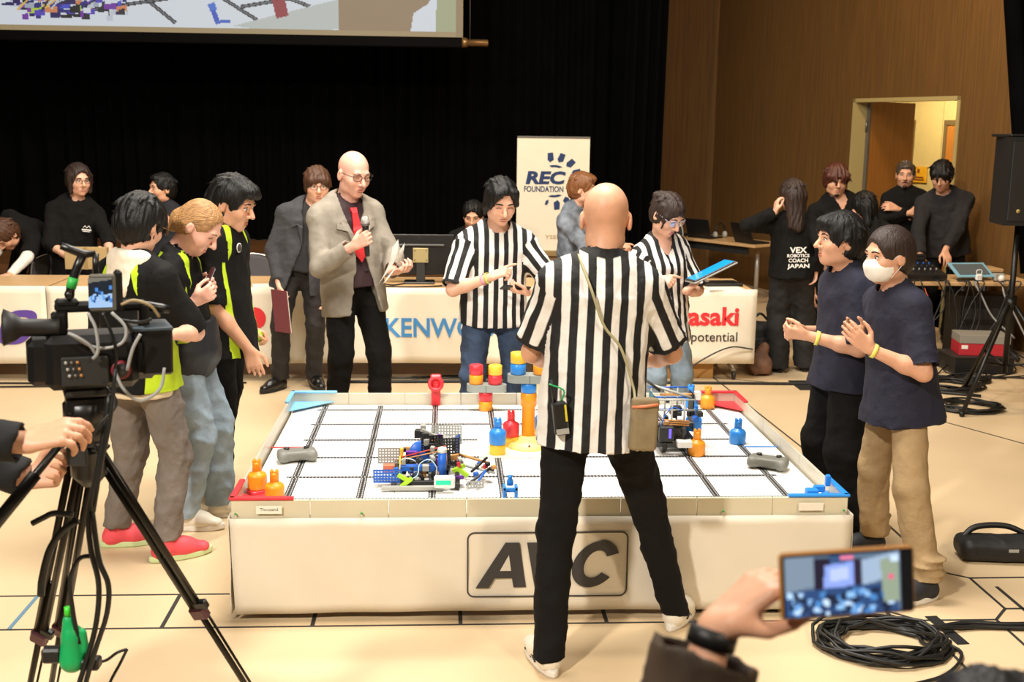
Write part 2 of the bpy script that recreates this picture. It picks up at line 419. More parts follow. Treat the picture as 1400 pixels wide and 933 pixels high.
# curtain
def curtain(name, x0, x1, y, z0, z1, m, label, amp=.05, wl=.19, seed=1, slant=0.0):
    r = np.random.RandomState(seed); n = int(abs(x1-x0)/wl*9); t = np.linspace(0, 1, n); xs = x0+(x1-x0)*t
    ph = np.cumsum(np.full(n, 2*math.pi*abs(x1-x0)/n/wl)*(1+.35*np.sin(np.linspace(0, 40, n)+r.rand()*6))); ys = y+amp*np.sin(ph)+amp*.4*np.sin(ph*.31+1)
    zs = np.linspace(z0, z1, 5); vs = []
    for k, z in enumerate(zs):
        for i in range(n): vs.append((xs[i]+slant*(z1-z)/(z1-z0), y+(ys[i]-y)*(1-.25*k/4), z))
    for k, z in enumerate(zs):
        for i in range(n): vs.append((xs[i]+slant*(z1-z)/(z1-z0), y+(ys[i]-y)*(1-.25*k/4)+.012, z))
    o = 5*n; fs = [(k*n+i, k*n+i+1, (k+1)*n+i+1, (k+1)*n+i) for k in range(4) for i in range(n-1)]
    fs += [(o+(k+1)*n+i, o+(k+1)*n+i+1, o+k*n+i+1, o+k*n+i) for k in range(4) for i in range(n-1)]
    fs += [(k*n, (k+1)*n, o+(k+1)*n, o+k*n) for k in range(4)]+[((k+1)*n+n-1, k*n+n-1, o+k*n+n-1, o+(k+1)*n+n-1) for k in range(4)]
    me = np_mesh(name, np.array(vs), np.array(fs)); return tag(link(name, me, None, m), label, 'curtain')
VELVET = mat('black_velvet', '#050505', 1.0, var=.3, vscale=4, spec=.05)
curtain('stage_curtain', -9.0, 1.92, 7.85, .655, 5.6, VELVET, 'wide black pleated curtain hanging across the back of the stage')
curtain('side_curtain', 1.55, 1.98, 7.2, .655, 5.6, VELVET, 'narrow black pleated curtain at the right end of the stage', .07, .12, 3, -.06)
curtain('wing_curtain', 3.2, 4.5, 3.1, .9, 5.6, VELVET, 'black pleated curtain hanging above the loudspeaker at the right edge', .05, .13, 5, .75)

# brown panelled walls
WOODW = mat('brown_veneer', '#66461a', .75, var=.22, vscale=2.2, stretch=(26, 26, .8), bump=.05, bscale=8)
wb = empty('wall_back'); tag(wb, kind='structure')
q = MB(); q.box((2.4, 10.06, 2.8), (1.5, .1, 5.6)); q.build('panel', WOODW, wb)
q = MB(); q.box((.9, 10.07, 2.8), (1.48, .1, 5.6)); q.build('panel', WOODW, wb)
C0 = V(3.14, 10.0, 0); WD = nrm(V(.30, -.954, 0)); WN = V(.954, .30, 0)          # side wall runs from the corner along WD, WN points out of the room
def wall_box(m, s0, s1, z0, z1, off=.0, th=.14):
    m.box(C0+WD*(s0+s1)/2+WN*(off+th/2)+V(0, 0, (z0+z1)/2), (s1-s0, th, z1-z0), (WD, WN, UPZ)); return m
sD0 = float((V(4.01, 7.24, 0)-C0)@WD); sD1 = float((V(4.50, 5.68, 0)-C0)@WD); ZD = 2.287
wr = empty('wall_right'); tag(wr, kind='structure')
sm = sD0-.62
for a, b_, z0, z1 in ((-.1, sm, 0, 5.6), (sm+.008, sD0, 0, 5.6), (sD0, sD1, ZD, 5.6), (sD1, sD1+1.2, 0, 5.6), (sD1+1.208, sD1+2.5, 0, 5.6), (sD1+2.508, sD1+5, 0, 5.6)):
    wall_box(MB(), a, b_, z0, z1).build('panel', WOODW, wr)
wall_box(MB(), sm, sm+.008, 0, 5.6, .006, .12).build('joint', mat('dark_veneer_joint', '#3a2410', .6), wr)
# doorway: metal lining, open leaf, corridor beyond
DORANGE = mat('orange_veneer', '#b0702c', .45, var=.12, vscale=3, stretch=(12, 12, 1)); CREAMW = mat('cream_paint', '#c9b478', .7, var=.04)
STEEL = mat('grey_steel', '#77716a', .4, metal=.6)
d1 = empty('door_1'); tag(d1, kind='structure')
for s in (sD0+.02, sD1-.02):
    q = MB(); q.box(C0+WD*s+WN*.07+V(0, 0, ZD/2), (.04, .16, ZD), (WD, WN, UPZ)); q.build('door_frame', mat('pale_frame', '#b3a06a', .5), d1)
q = MB(); q.box(C0+WD*(sD0+sD1)/2+WN*.07+V(0, 0, ZD-.02), (sD1-sD0, .16, .04), (WD, WN, UPZ)); q.build('door_frame', mat('pale_frame', '#b3a06a', .5), d1)
LD = nrm(WN*.90-WD*.30); LT = np.cross(LD, UPZ); hinge = C0+WD*(sD0+.05)+WN*.16
leaf = MB(); leaf.box(hinge+LD*.44+V(0, 0, ZD/2), (.86, .04, ZD-.06), (LD, LT, UPZ)); leaf = leaf.build('door_leaf', DORANGE, d1)
q = MB(); q.box(hinge+LD*.01+V(0, 0, ZD/2), (.03, .05, ZD-.05), (LD, LT, UPZ)); q.build('edge_strip', STEEL, leaf)
for z in (.3, 1.15, 2.0): q = MB(); q.tube([hinge-LD*.02+V(0, 0, z-.06), hinge-LD*.02+V(0, 0, z+.06)], .012, 8); q.build('hinge', STEEL, leaf)
sC = lambda s: float(sD0+s)
cw = empty('wall_corridor'); tag(cw, kind='structure')
for a, b_ in ((-4.2, -2.9), (-2.9, -1.68), (-1.68, -1.14), (-1.14, 1.4)): wall_box(MB(), sC(a), sC(b_)-.006, 0, 3.0, 2.2).build('panel', CREAMW, cw)
q = MB(); q.box(C0+WD*sC(-1.4)+WN*1.25+V(0, 0, -.02), (5.6, 2.2, .04), (WD, WN, UPZ)); q = q.build('floor_corridor', FLOORM); tag(q, kind='structure')
q = MB(); q.box(C0+WD*sC(-1.4)+WN*1.25+V(0, 0, 3.02), (5.6, 2.2, .04), (WD, WN, UPZ)); q = q.build('ceiling_corridor', CREAMW); tag(q, kind='structure')
for i, (a, b_) in enumerate(((-2.55, -1.70), (-1.02, -.15))):
    d = empty('door_%d' % (i+2)); tag(d, kind='structure')
    q = MB()
    for s in (a-.03, b_+.03): q.box(C0+WD*sC(s)+WN*2.19+V(0, 0, 1.02), (.06, .05, 2.04), (WD, WN, UPZ))
    q.box(C0+WD*sC((a+b_)/2)+WN*2.19+V(0, 0, 2.06), (b_-a+.12, .05, .06), (WD, WN, UPZ)); q.build('door_frame', mat('brown_steel', '#6e5a38', .5), d)
    q = MB(); q.box(C0+WD*sC((a+b_)/2)+WN*2.185+V(0, 0, 1.01), (b_-a, .03, 2.02), (WD, WN, UPZ)); q = q.build('door_leaf', DORANGE, d)
    if i == 0:
        e = MB(); e.box(C0+WD*sC(a+.33)+WN*2.165+V(0, 0, 1.6), (.09, .01, .36), (WD, WN, UPZ)); e.build('door_notice', mat('paper_white', '#ece6d8', .8), q)
sg = MB(); sg.box(C0+WD*sC(-1.50)+WN*2.19+V(0, 0, 1.405), (.30, .012, .20), (WD, WN, UPZ)); sg = sg.build('wall_sign', mat('yellow_sign', '#e0a51e', .5)); tag(sg, 'yellow notice with brown marks on the corridor wall', 'sign')
for k, (z, w) in enumerate(((1.37, .2), (1.34, .22))): q = MB(); q.box(C0+WD*sC(-1.50)+WN*2.182+V(0, 0, z), (w, .004, .016), (WD, WN, UPZ)); q.build('sign_text_line', mat('brown_print', '#7a3a12', .6), sg)
q = MB(); q.box(C0+WD*sC(-1.50)+WN*2.182+V(0, 0, 1.45), (.04, .004, .05), (WD, WN, UPZ)); q.build('sign_symbol', mat('brown_print', '#7a3a12', .6), sg)
cp = C0+WD*sC(-2.04)+WN*2.13; q = MB(); q.tube([cp+V(0, 0, 3.0), cp+V(0, 0, 2.2)], .022, 8); q = q.build('wall_pipe', mat('cream_pipe', '#d8cba0', .5)); tag(q, 'short cream pipe running down the corridor wall', 'pipe')
lp = C0+WD*sC(-.9)+WN*1.1; lamp('corridor_ceiling_lamp', 'AREA', tuple(lp+V(0, 0, 2.95)), tuple(lp), 62, (1.0, .84, .55), shape='DISK', size=.8)

# ------------------------------------------------------------------ projection screen
def paint(W, H, bg): return np.tile(np.array(lin(bg), np.float32), (H, W, 1))
def fill(img, poly, col):
    H, W, _ = img.shape; yy, xx = np.mgrid[0:H, 0:W]; x, y = xx+.5, yy+.5; ins = np.zeros((H, W), bool); n = len(poly)
    for i in range(n):
        (x0, y0), (x1, y1) = poly[i], poly[(i+1) % n]
        if y0 == y1: continue
        c = ((y0 > y) != (y1 > y)) & (x < (x1-x0)*(y-y0)/(y1-y0)+x0); ins ^= c
    img[ins] = lin(col)
def stroke(img, a, b, w, col):
    a, b = V(a), V(b); d = nrm(b-a); n = V(-d[1], d[0])*w/2; fill(img, [tuple(a+n), tuple(b+n), tuple(b-n), tuple(a-n)], col)
SC0 = V(-4.82, 6.45, 2.80); SCW, SCH = 4.58, .80
img = paint(465, 81, '#dfe6ee'); K = .75
X = lambda u, v: (u*K, 81-(54-v)*.75)              # picture laid out in a 620-wide frame, v = 0..55
for a, b_ in (((180, -10), (245, 42)), ((275, -10), (360, 42)), ((120, 30), (350, -8)), ((330, 20), (470, -6)), ((370, 0), (420, 18))):
    stroke(img, X(*a), X(*b_), 3.6, '#2b2b30'); stroke(img, X(*a), X(*b_), .9, '#7a828b')
fill(img, [X(320, 44), X(458, 8), X(458, 46), X(380, 52)], '#c2c8c4')
rs = random.Random(7)
for k in range(330):
    u, v = 14+rs.random()*165, 36-rs.random()**.7*60; c = rs.choice(['#3a2c8a', '#2c2f7a', '#7a3aa8', '#22232a', '#1c1c22', '#4a55c8', '#b9d640', '#aab2c0', '#dfe6ee', '#d98a5a', '#2a2a35', '#5a4ac0', '#2a2060', '#c9d0dc'])
    w, h_ = 3+rs.random()*14, 2+rs.random()*6; fill(img, [X(u, v), X(u+w, v-2), X(u+w, v+h_), X(u, v+h_)], c)
for k in range(10): u = 40+rs.random()*110; stroke(img, X(u, 30-rs.random()*20), X(u+20+rs.random()*20, 5-rs.random()*10), 1.6, rs.choice(['#e8c05a', '#c8ccd8', '#2a2a35']))
stroke(img, X(292, 20), X(300, 42), 5, '#3a5ac8'); fill(img, [X(287, 18), X(296, 14), X(299, 24), X(290, 26)], '#4a78d8'); stroke(img, X(296, 40), X(316, 38), 3, '#4468c8')
fill(img, [X(370, 8), X(388, 10), X(392, 30), X(376, 34)], '#9a3440'); stroke(img, X(370, 0), X(378, 12), 2, '#7a2c38')
fill(img, [X(458, -10), X(588, -10), X(575, 12), X(556, 24), X(552, 48), X(458, 48)], '#9a8264'); fill(img, [X(588, -10), X(612, -10), X(612, 48), X(585, 48), X(586, 20)], '#aab08a')
fill(img, [(0, 76), (465, 76), (465, 81), (0, 81)], '#a8926a'); fill(img, [X(612, -20), X(620, -20), X(620, 60), X(612, 60)], '#9a8260')
scr = empty('projection_screen', (0, 0, 0), 'large projection screen showing a robot on a white field, hanging above the stage', 'screen')
raster_panel('picture', img, SC0, (1, -.004, 0), (0, 0, 1), SCW, SCH, vmat('projected_picture', .6, .55), scr)
q = MB(); q.box(SC0+V(SCW/2, .03, SCH/2+.4), (SCW+.02, .03, SCH+.8)); q.build('fabric', mat('screen_fabric', '#a8997c', .9), scr)
q = MB(); q.box(SC0+V(SCW/2, .0, -.055), (SCW, .06, .09), bev=.01); q.build('bottom_bar', mat('bar_black', '#060505', .9, spec=.1), scr)
q = MB(); q.lathe([(.05, 0), (.05, .05), (.034, .055), (.034, .25), (.03, .26)], SC0+V(SCW, .0, -.05), 16, (1, 0, 0)); q.build('bar_end', mat('brass_cap', '#8a6a44', .35, metal=.7), scr)
q = MB(); q.tube([SC0+V(SCW+.08, .02, -.02), SC0+V(SCW+.08, .02, 2.4)], .004, 5); q.build('wire', STEEL, scr)

# roll-up banner on the stage
BX0, BX1, BY, BZ0, BZ1 = .312, 1.035, 6.3, .665, 1.845
ban = empty('roll_up_banner', ((BX0+BX1)/2, BY, .66), 'white roll-up banner with navy gear logo standing on the stage', 'banner')
bl = V((BX0+BX1)/2, BY, .66)
q = MB(); q.box((0, 0, (BZ1-.66)/2+.03), (BX1-BX0, .006, BZ1-BZ0-.05)); q.build('sheet', mat('banner_cream', '#e6dcc4', .6, var=.02), ban)
q = MB(); q.box((0, 0, .03), (BX1-BX0+.02, .12, .06), bev=.01); q.build('base', mat('banner_base', '#8c7448', .5), ban)
q = MB(); q.box((0, 0, BZ1-.66), (BX1-BX0, .02, .018)); q.build('top_rail', STEEL, ban)
q = MB(); q.tube([(0, .04, .05), (0, .03, BZ1-.68)], .01, 8); q.build('pole', STEEL, ban)
NAVY = mat('navy_ink', '#16305e', .6)
bp = lambda u, v: (((u-706)/99.)*(BX1-BX0)-(BX1-BX0)/2, -.006, BZ1-.66-(v-188)/164.*(BZ1-BZ0))
gc = V(bp(757, 248)); gu = (BX1-BX0)/99.
for k in range(13):                                            # ring of gear teeth, thinning out towards the left
    a = math.radians(100-k*26)
    if 128 < (math.degrees(a) % 360) < 232: continue
    big = 1.25 if math.cos(a) > -.2 else .62
    r0, r1 = 29*gu, (39 if big > 1 else 34)*gu; w = .115*big
    pts = [gc+V(math.cos(t), 0, math.sin(t))*r for r, t in ((r0, a-w), (r1, a-w*.8), (r1, a+w*.5), (r0*1.04, a+w), (r0*.9, a+w*.4))]
    q = MB(); q.prism([(p[0], p[2]) for p in pts], (0, -.004, 0), (1, 0, 0), (0, 0, 1), .003); q.build('gear_tooth', NAVY, ban)
for a0, a1 in ((60, 110), (250, 300)):
    pts = [gc+V(math.cos(math.radians(t)), 0, math.sin(math.radians(t)))*22*gu for t in range(a0, a1+1, 10)]+[gc+V(math.cos(math.radians(t)), 0, math.sin(math.radians(t)))*19*gu for t in range(a1-10, a0+9, -10)]
    q = MB(); q.prism([(p[0], p[2]) for p in pts], (0, -.004, 0), (1, 0, 0), (0, 0, 1), .003); q.build('gear_arc', NAVY, ban)
text_fit('REC', bp(718, 252.5), (1, 0, 0), (0, 0, 1), 55*gu, 18*gu, NAVY, 'lettering', ban, .045, .15)
text_fit('FOUNDATION', bp(716, 263), (1, 0, 0), (0, 0, 1), 54*gu, 8*gu, NAVY, 'lettering', ban, .02)
text_fit('YSEF', bp(746, 328), (1, 0, 0), (0, 0, 1), 20*gu, 5*gu, mat('tan_ink', '#b8995a', .6), 'lettering', ban)

# ------------------------------------------------------------------ robot field on its table
ZF = .434; ZW = .5
fld = empty('robot_field', (0, 0, ZF-.012), 'white tiled robot field with low clear walls and black grid lines', 'game field')
fo = V(0, 0, ZF-.012)
WTILE = mat('white_tile', '#f1efe9', .35); TS = .302
tm = MB(); tm.box((0, 0, 0), (TS-.0015, TS-.0015, .012), bev=.0008); tm = tm.mesh('tile'); tm.materials.append(WTILE)
for i in range(8):
    for k in range(6): link('tile', tm, fld, None, ((i-3.5)*TS, (k-2.5)*.3025+.0, .006))
def grid_material():
    m = bpy.data.materials.new('grid_tape'); m.use_nodes = True; nt = m.node_tree; N, L = nt.nodes, nt.links; b = N['Principled BSDF']; b.inputs['Roughness'].default_value = .5
    tc = N.new('ShaderNodeTexCoord'); sx = N.new('ShaderNodeSeparateXYZ'); L.new(tc.outputs['Object'], sx.inputs[0])
    def sq(out, off):
        a = N.new('ShaderNodeMath'); a.operation = 'MULTIPLY_ADD'; a.inputs[1].default_value = 1/.0150; a.inputs[2].default_value = off; L.new(out, a.inputs[0])
        f = N.new('ShaderNodeMath'); f.operation = 'FRACT'; L.new(a.outputs[0], f.inputs[0])
        c = N.new('ShaderNodeMath'); c.operation = 'COMPARE'; c.inputs[1].default_value = .5; c.inputs[2].default_value = .17; L.new(f.outputs[0], c.inputs[0]); return c.outputs[0]
    p = N.new('ShaderNodeMath'); p.operation = 'MULTIPLY'; L.new(sq(sx.outputs['X'], 0), p.inputs[0]); L.new(sq(sx.outputs['Y'], 0), p.inputs[1])
    mx = N.new('ShaderNodeMix'); mx.data_type = 'RGBA'; mx.inputs['A'].default_value = (.012, .012, .014, 1); mx.inputs['B'].default_value = (.8, .8, .78, 1); L.new(p.outputs[0], mx.inputs['Factor']); L.new(mx.outputs['Result'], b.inputs['Base Color']); return m
GT = grid_material()
for i in range(8):
    q = MB(); q.box((0, 0, 0), (.0300, 1.78, .0012)); q.build('grid_line', GT, fld, ((i-3.5)*.298, .0, .0127))
for k in range(6):
    q = MB(); q.box((0, 0, 0), (2.16, .0240, .0012)); q.build('grid_line', GT, fld, (0, (k-2.5)*.303+.03, .0131))
CLEARW = mat('frosted_wall', '#dcd6c4', .35, trans=.35, var=.03); CLEARN = mat('cream_wall', '#d8cfb4', .5, var=.04, vscale=4)
hw, hd = 1.23, .925
def wall_run(a, b, n, m):
    a, b = V(*a, 0), V(*b, 0); d = nrm(b-a); L = np.linalg.norm(b-a)/n; nn = np.cross(UPZ, d)
    for i in range(n):
        q = MB(); q.box(a+d*L*(i+.5)+V(0, 0, (ZW-ZF)/2+.004)+nn*.006, (L-.002, .012, ZW-ZF+.012), (d, nn, UPZ), bev=.002); q.build('wall_panel', m, fld)
wall_run((-hw, -hd), (hw, -hd), 8, CLEARN); wall_run((hw, hd), (-hw, hd), 8, CLEARW); wall_run((hw, -hd), (hw, hd), 6, CLEARW); wall_run((-hw, hd), (-hw, -hd), 6, CLEARW)
REDP = mat('red_plastic', '#d8323c', .35); BLUEP = mat('blue_plastic', '#2a86dc', .35); ORANGEP = mat('orange_plastic', '#f09a20', .38); GREYP = mat('grey_plastic', '#8e948f', .45); YELP = mat('yellow_plastic', '#f3bf3a', .4)
def corner(sx, sy, m):
    q = MB(); zt = ZW-ZF+.016; c = V(sx*(hw-.005), sy*(hd-.005), zt)
    q.box(c-V(sx*.115, 0, 0), (.25, .024, .012), bev=.003); q.box(c-V(0, sy*.115, 0), (.024, .25, .012), bev=.003)
    q.prism([(0, 0), (.23, 0), (0, .23)] if sx*sy > 0 else [(0, 0), (0, .23), (.23, 0)], c-V(0, 0, .055), (-sx, 0, 0), (0, -sy, 0), .004 if sx*sy > 0 else -.004)
    q.build('corner_brace', m, fld)
corner(-1, -1, REDP); corner(1, -1, BLUEP); corner(-1, 1, mat('pale_blue_plastic', '#7fbfe8', .4)); corner(1, 1, REDP)
q = MB(); q.box((1.135, .04, .014), (.165, .014, .002)); q.build('blue_tape_line', BLUEP, fld)
q = MB(); q.box((-1.13, .05, .014), (.19, .014, .002)); q.build('red_tape_line', REDP, fld)
for x, t in ((-1.08, True), (1.075, False)):
    q = MB(); q.box((x, -hd-.0125, .04), (.10, .001, .032)); q = q.build('paper_label', mat('label_paper', '#efe9da', .7), fld)
    if t: text_fit('Thousand', (x-.035, -hd-.0132, .036), (1, 0, 0), (0, 0, 1), .07, .012, mat('pen_ink', '#4a4a4a', .6), 'handwriting', q, thick=.0005)
for x in (-1.21, -.72, .72, 1.21): q = MB(); q.ball((x, -hd-.012, .024), .005, 8, 5); q.build('green_pin', mat('green_dot', '#2f9a4a', .5), fld)
# table under the field and its printed skirt
tb = empty('field_table', (0, 0, 0), 'plain wooden table carrying the robot field behind the skirt', 'table')
q = MB(); q.box((0, 0, ZF-.032), (2.42, 1.82, .036)); q.build('tabletop', mat('plywood', '#b89868', .6), tb)
for x in (-1.12, 1.12):
    for y in (-.8, .8): q = MB(); q.box((x, y, .2), (.05, .05, .4)); q.build('leg', STEEL, tb)
CLOTH = mat('white_banner_cloth', '#e3d9c6', .75, var=.03, vscale=5, bump=.05, bscale=8)
def cloth_skirt(name, label, a, b, z0, z1, n, out, m, sag=.0, wav=.006, seed=1, top=.0, cat='banner cloth', ends=0.0):
    """hanging cloth from a to b with slight ripples; top = depth folded back onto the table."""
    a, b = V(*a, 0), V(*b, 0); d = nrm(b-a); L = np.linalg.norm(b-a); out = nrm(V(*out, 0)); r = np.random.RandomState(seed); nx = n; nz = 10; vs = []
    ph = r.rand(6)*6
    for lay in (0, 1):
        for k in range(nz+1):
            for i in range(nx+1):
                s = L*i/nx; t = k/nz; w = wav*(1-t)*(np.sin(s*5+ph[0])+.6*np.sin(s*11+ph[1]))+.0025*np.sin(s*17+t*9+ph[2])
                z = z0+(z1-z0)*t-(1-t)*(sag*math.sin(s*2.1+ph[3]))
                vs.append(a+d*(s-(1-t)*ends*(1-2*i/nx))+out*(w+.004-lay*.004+.002)+V(0, 0, z))
    N = (nx+1)*(nz+1); fs = []
    for k in range(nz):
        for i in range(nx):
            q = k*(nx+1)+i; fs.append((q, q+1, q+nx+2, q+nx+1)); fs.append((N+q+nx+1, N+q+nx+2, N+q+1, N+q))
    for i in range(nx): fs.append((i+1, i, N+i, N+i+1)); q = nz*(nx+1)+i; fs.append((q, q+1, N+q+1, N+q))
    for k in range(nz): q = k*(nx+1); fs.append((q, q+nx+1, N+q+nx+1, N+q)); q += nx; fs.append((q+nx+1, q, N+q, N+q+nx+1))
    e = empty(name, tuple((a+b)/2), label, cat); me = np_mesh(name, np.array(vs)-(a+b)/2, np.array(fs)); link('cloth', me, e, m); e['o'] = 0; del e['o']
    return e, (a+b)/2
sk, so_ = cloth_skirt('field_skirt', 'white cloth skirt with a boxed AVC logo round the field table', (-1.235, -.932), (1.25, -.932), .03, .426, 60, (0, -1), CLOTH, .004, .0012, 2, ends=-.012)
AVCM = mat('charcoal_ink', '#3b3838', .6)
yk = -.9445
def rrect(x0, z0, x1, z1, r, n=6):
    o = []
    for (cx, cz, a0) in ((x1-r, z1-r, 0), (x0+r, z1-r, 90), (x0+r, z0+r, 180), (x1-r, z0+r, 270)):
        for k in range(n+1): t = math.radians(a0+90*k/n); o.append((cx+r*math.cos(t), cz+r*math.sin(t)))
    return o
ro_, ri_ = rrect(-.305, .092, .340, .366, .03), rrect(-.2995, .0975, .3345, .3605, .025); n_ = len(ro_); q = MB(); q._add([(x, yk+.001, z) for x, z in ro_+ri_]+[(x, yk+.003, z) for x, z in ro_+ri_], [f for k in range(n_) for f in ((k, n_+k, n_+(k+1) % n_, (k+1) % n_), (2*n_+k, k, (k+1) % n_, 2*n_+(k+1) % n_), (n_+k, 3*n_+k, 3*n_+(k+1) % n_, n_+(k+1) % n_))]); q.build('logo_box', AVCM, sk, tuple(-so_))
def logo(poly, holes=()):
    q = MB(); q.prism(poly, (0, yk+.003, 0), (1, 0, 0), (0, 0, 1), .003); return q.build('logo_letter', AVCM, sk, tuple(-so_))
sc = lambda pts: [(-.305+(x-805)/495.*.645, .366-(y-100)/208.*.274) for x, y in pts]
logo(sc([(832, 278), (922, 134), (965, 134), (987, 276), (948, 276), (943, 247), (890, 247), (872, 278)]))
q = MB(); q.prism(sc([(906, 222), (940, 222), (933, 172)]), (0, yk-.0015, 0), (1, 0, 0), (0, 0, 1), .002); q.build('logo_counter', CLOTH, sk, tuple(-so_))
logo(sc([(988, 134), (1026, 134), (1040, 228), (1090, 134), (1130, 134), (1050, 276), (1013, 276)]))
Cc = []
for t in range(28, 326, 9): t_ = math.radians(t); y_ = 204-74*math.sin(t_); Cc.append((1200+70*math.cos(t_)-.28*(y_-204), y_))
for t in range(322, 30, -9): t_ = math.radians(t); y_ = 204-44*math.sin(t_); Cc.append((1200+34*math.cos(t_)-.28*(y_-204), y_))
logo(sc(Cc))
side, s2 = cloth_skirt('field_skirt', 'plain white cloth skirt on the right side of the field table', (1.25, -.93), (1.25, .93), .03, .426, 30, (1, 0), CLOTH, .003, .005, 3)
side, s2 = cloth_skirt('field_skirt', 'plain white cloth skirt on the left side of the field table', (-1.235, .93), (-1.235, -.93), .03, .426, 30, (-1, 0), CLOTH, .003, .005, 4)

# game pieces: pins
def pin_mesh(m, name, top=True, r=.040):
    q = MB(); q.lathe([(r*.94, 0), (r, .004), (r, .052), (r*.96, .058), (r*.84, .066), (r*.52, .071), (r*.48, .076)], n=20)
    if top:
        q.lathe([(r*.48, .070), (r*.46, .105), (r*.44, .112)], n=16)
        for s in (-1, 1): q.box((s*r*.25, 0, .116), (r*.36, r*.74, .022), bev=.007)
    me = q.mesh(name); me.materials.append(m); return me
PINS = {}
def pin(x, y, z, m, label, group=None, tilt=None, top=True):
    key = (m.name, top)
    if key not in PINS: PINS[key] = pin_mesh(m, 'game_pin', top)
    o = link('game_pin', PINS[key], None, None, (x, y, z)); tag(o, label, 'game pin', group)
    if tilt: o.rotation_euler = tilt
    return o
pin(*(1.037, 0.105, 0.436), BLUEP, 'blue game pin standing on the field beside the blue tape line')
pin(*(0.791, -0.097, 0.436), ORANGEP, 'orange game pin standing in front of the right-hand robot')
pin(*(1.049, 0.822, 0.436), ORANGEP, 'orange game pin beside the red far corner')
pin(*(0.962, 0.856, 0.436), BLUEP, 'blue game pin far behind the right-hand robot')
pin(*(0.820, 0.120, 0.499), BLUEP, 'blue game pin held up by the right-hand robot')
pin(-1.168, -.66, .462, ORANGEP, 'orange game pin at the back of the red near-left corner'); pin(-1.085, -.745, .442, ORANGEP, 'orange game pin at the front of the red near-left corner')
q = MB(); q.lathe([(.046, 0), (.046, .024), (.04, .026)], n=20); q = q.build('pin_ring', REDP, None, (-1.168, -.66, .436)); tag(q, 'red ring under an orange pin in the near-left corner', 'game ring')
# centre goal
gx, gy = .004, .05
goal = empty('goal_post', (gx, gy, ZF), 'orange standing goal post on a round base in the middle of the field', 'goal')
q = MB(); q.lathe([(.10, 0), (.10, .012), (.085, .03), (.05, .036), (.05, .05), (.034, .06)], n=28); q.build('base', mat('pale_yellow_plastic', '#f6d684', .4), goal)
q = MB(); q.lathe([(.0315, .05), (.0315, .20), (.038, .205), (.038, .268), (.036, .27)], n=24); q.build('post', ORANGEP, goal)
q = MB(); q.ball((0, -.086, .028), .006, 8, 5); q.build('screw', mat('brown_print', '#7a3a12', .6), goal)
pad = MB(); pad.box((gx-.02, gy-.02, .437), (.44, .34, .003), bev=.001); pad = pad.build('goal_pad', mat('pale_yellow_film', '#eef0c4', .4)); tag(pad, 'pale yellow plastic sheet under the goal post', 'mat')
def cup(x, y, z, m, label, h=.052, r=.037):
    q = MB(); q.lathe([(r*.9, 0), (r, .003), (r, h-.003), (r*.9, h), (r*.6, h)], n=22); o = q.build('cup_pin', m, None, (x, y, z)); return tag(o, label, 'game pin')
def beam(x, y, z, label, L=.20, ang=0.0):
    q = MB(); n = 14; out = []
    for sx in (1, -1):
        for k in range(n+1):
            t = math.radians(-90+180*k/n); out.append((sx*(L/2-.045+.045*math.cos(t)), sx*.045*math.sin(t)))
    q.prism(out, (0, 0, 0), (1, 0, 0), (0, 1, 0), .038); o = q.build('beam', GREYP, None, (x, y, z)); o.rotation_euler = (0, 0, ang)
    e = MB(); e.box((0, -.0452, .019), (.003, .002, .036)); e.build('beam_seam', mat('dark_seam', '#5a5e5a', .6), o); return tag(o, label, 'game beam')
cup(gx, gy, .704, BLUEP, 'blue pin at the top of the orange goal post', .05)
beam(gx+.005, gy, .755, 'grey beam balanced on the goal post', .215, -.10)
cup(gx-.052, gy, .794, BLUEP, 'blue pin on the left of the goal post beam'); cup(gx-.052, gy, .847, YELP, 'yellow pin stacked on the blue pin above the goal post'); cup(gx+.056, gy-.006, .794, ORANGEP, 'orange pin on the right of the goal post beam')
sx, sy = -.175, .78
cup(sx, sy, .436, ORANGEP, 'orange pin at the foot of the far stack'); cup(sx, sy, .489, REDP, 'red pin under the beam of the far stack')
beam(sx+.004, sy, .542, 'grey beam lying across the far stack of pins', .215, -.10)
cup(sx-.052, sy+.004, .581, ORANGEP, 'orange pin on the left of the far beam'); cup(sx-.052, sy+.004, .634, REDP, 'red pin topping the left of the far beam'); cup(sx+.05, sy-.004, .581, REDP, 'red pin on the right of the far beam'); cup(sx+.05, sy-.004, .634, YELP, 'yellow pin topping the right of the far beam')
for (x, y, m, nm, lo) in ((-.148, -.075, BLUEP, 'blue', 'front left of'), (-.078, .065, REDP, 'red', 'back left of'), (.105, .045, REDP, 'red', 'right of'), (.085, .19, BLUEP, 'blue', 'back right of')):
    cup(x, y, .4385, YELP, 'yellow socket pin %s the goal post' % lo, .048, .038); pin(x, y, .487, m, '%s pin set in a yellow socket %s the goal post' % (nm, lo))
# red catcher on the far wall
rc = empty('red_catcher', (-.445, .905, ZF), 'red plastic catcher standing in the middle of the far field wall', 'catcher')
q = MB(); q.box((0, 0, .045), (.05, .03, .09), bev=.004); q.build('stand', REDP, rc)
q = MB(); q.lathe([(.044, 0), (.044, .05), (.026, .054), (.026, .03)], (0, -.01, .12), 20, (0, -1, .25)); q.build('cup', REDP, rc)
q = MB(); q.box((0, .01, .155), (.06, .04, .03), bev=.008); q.build('cap', REDP, rc)
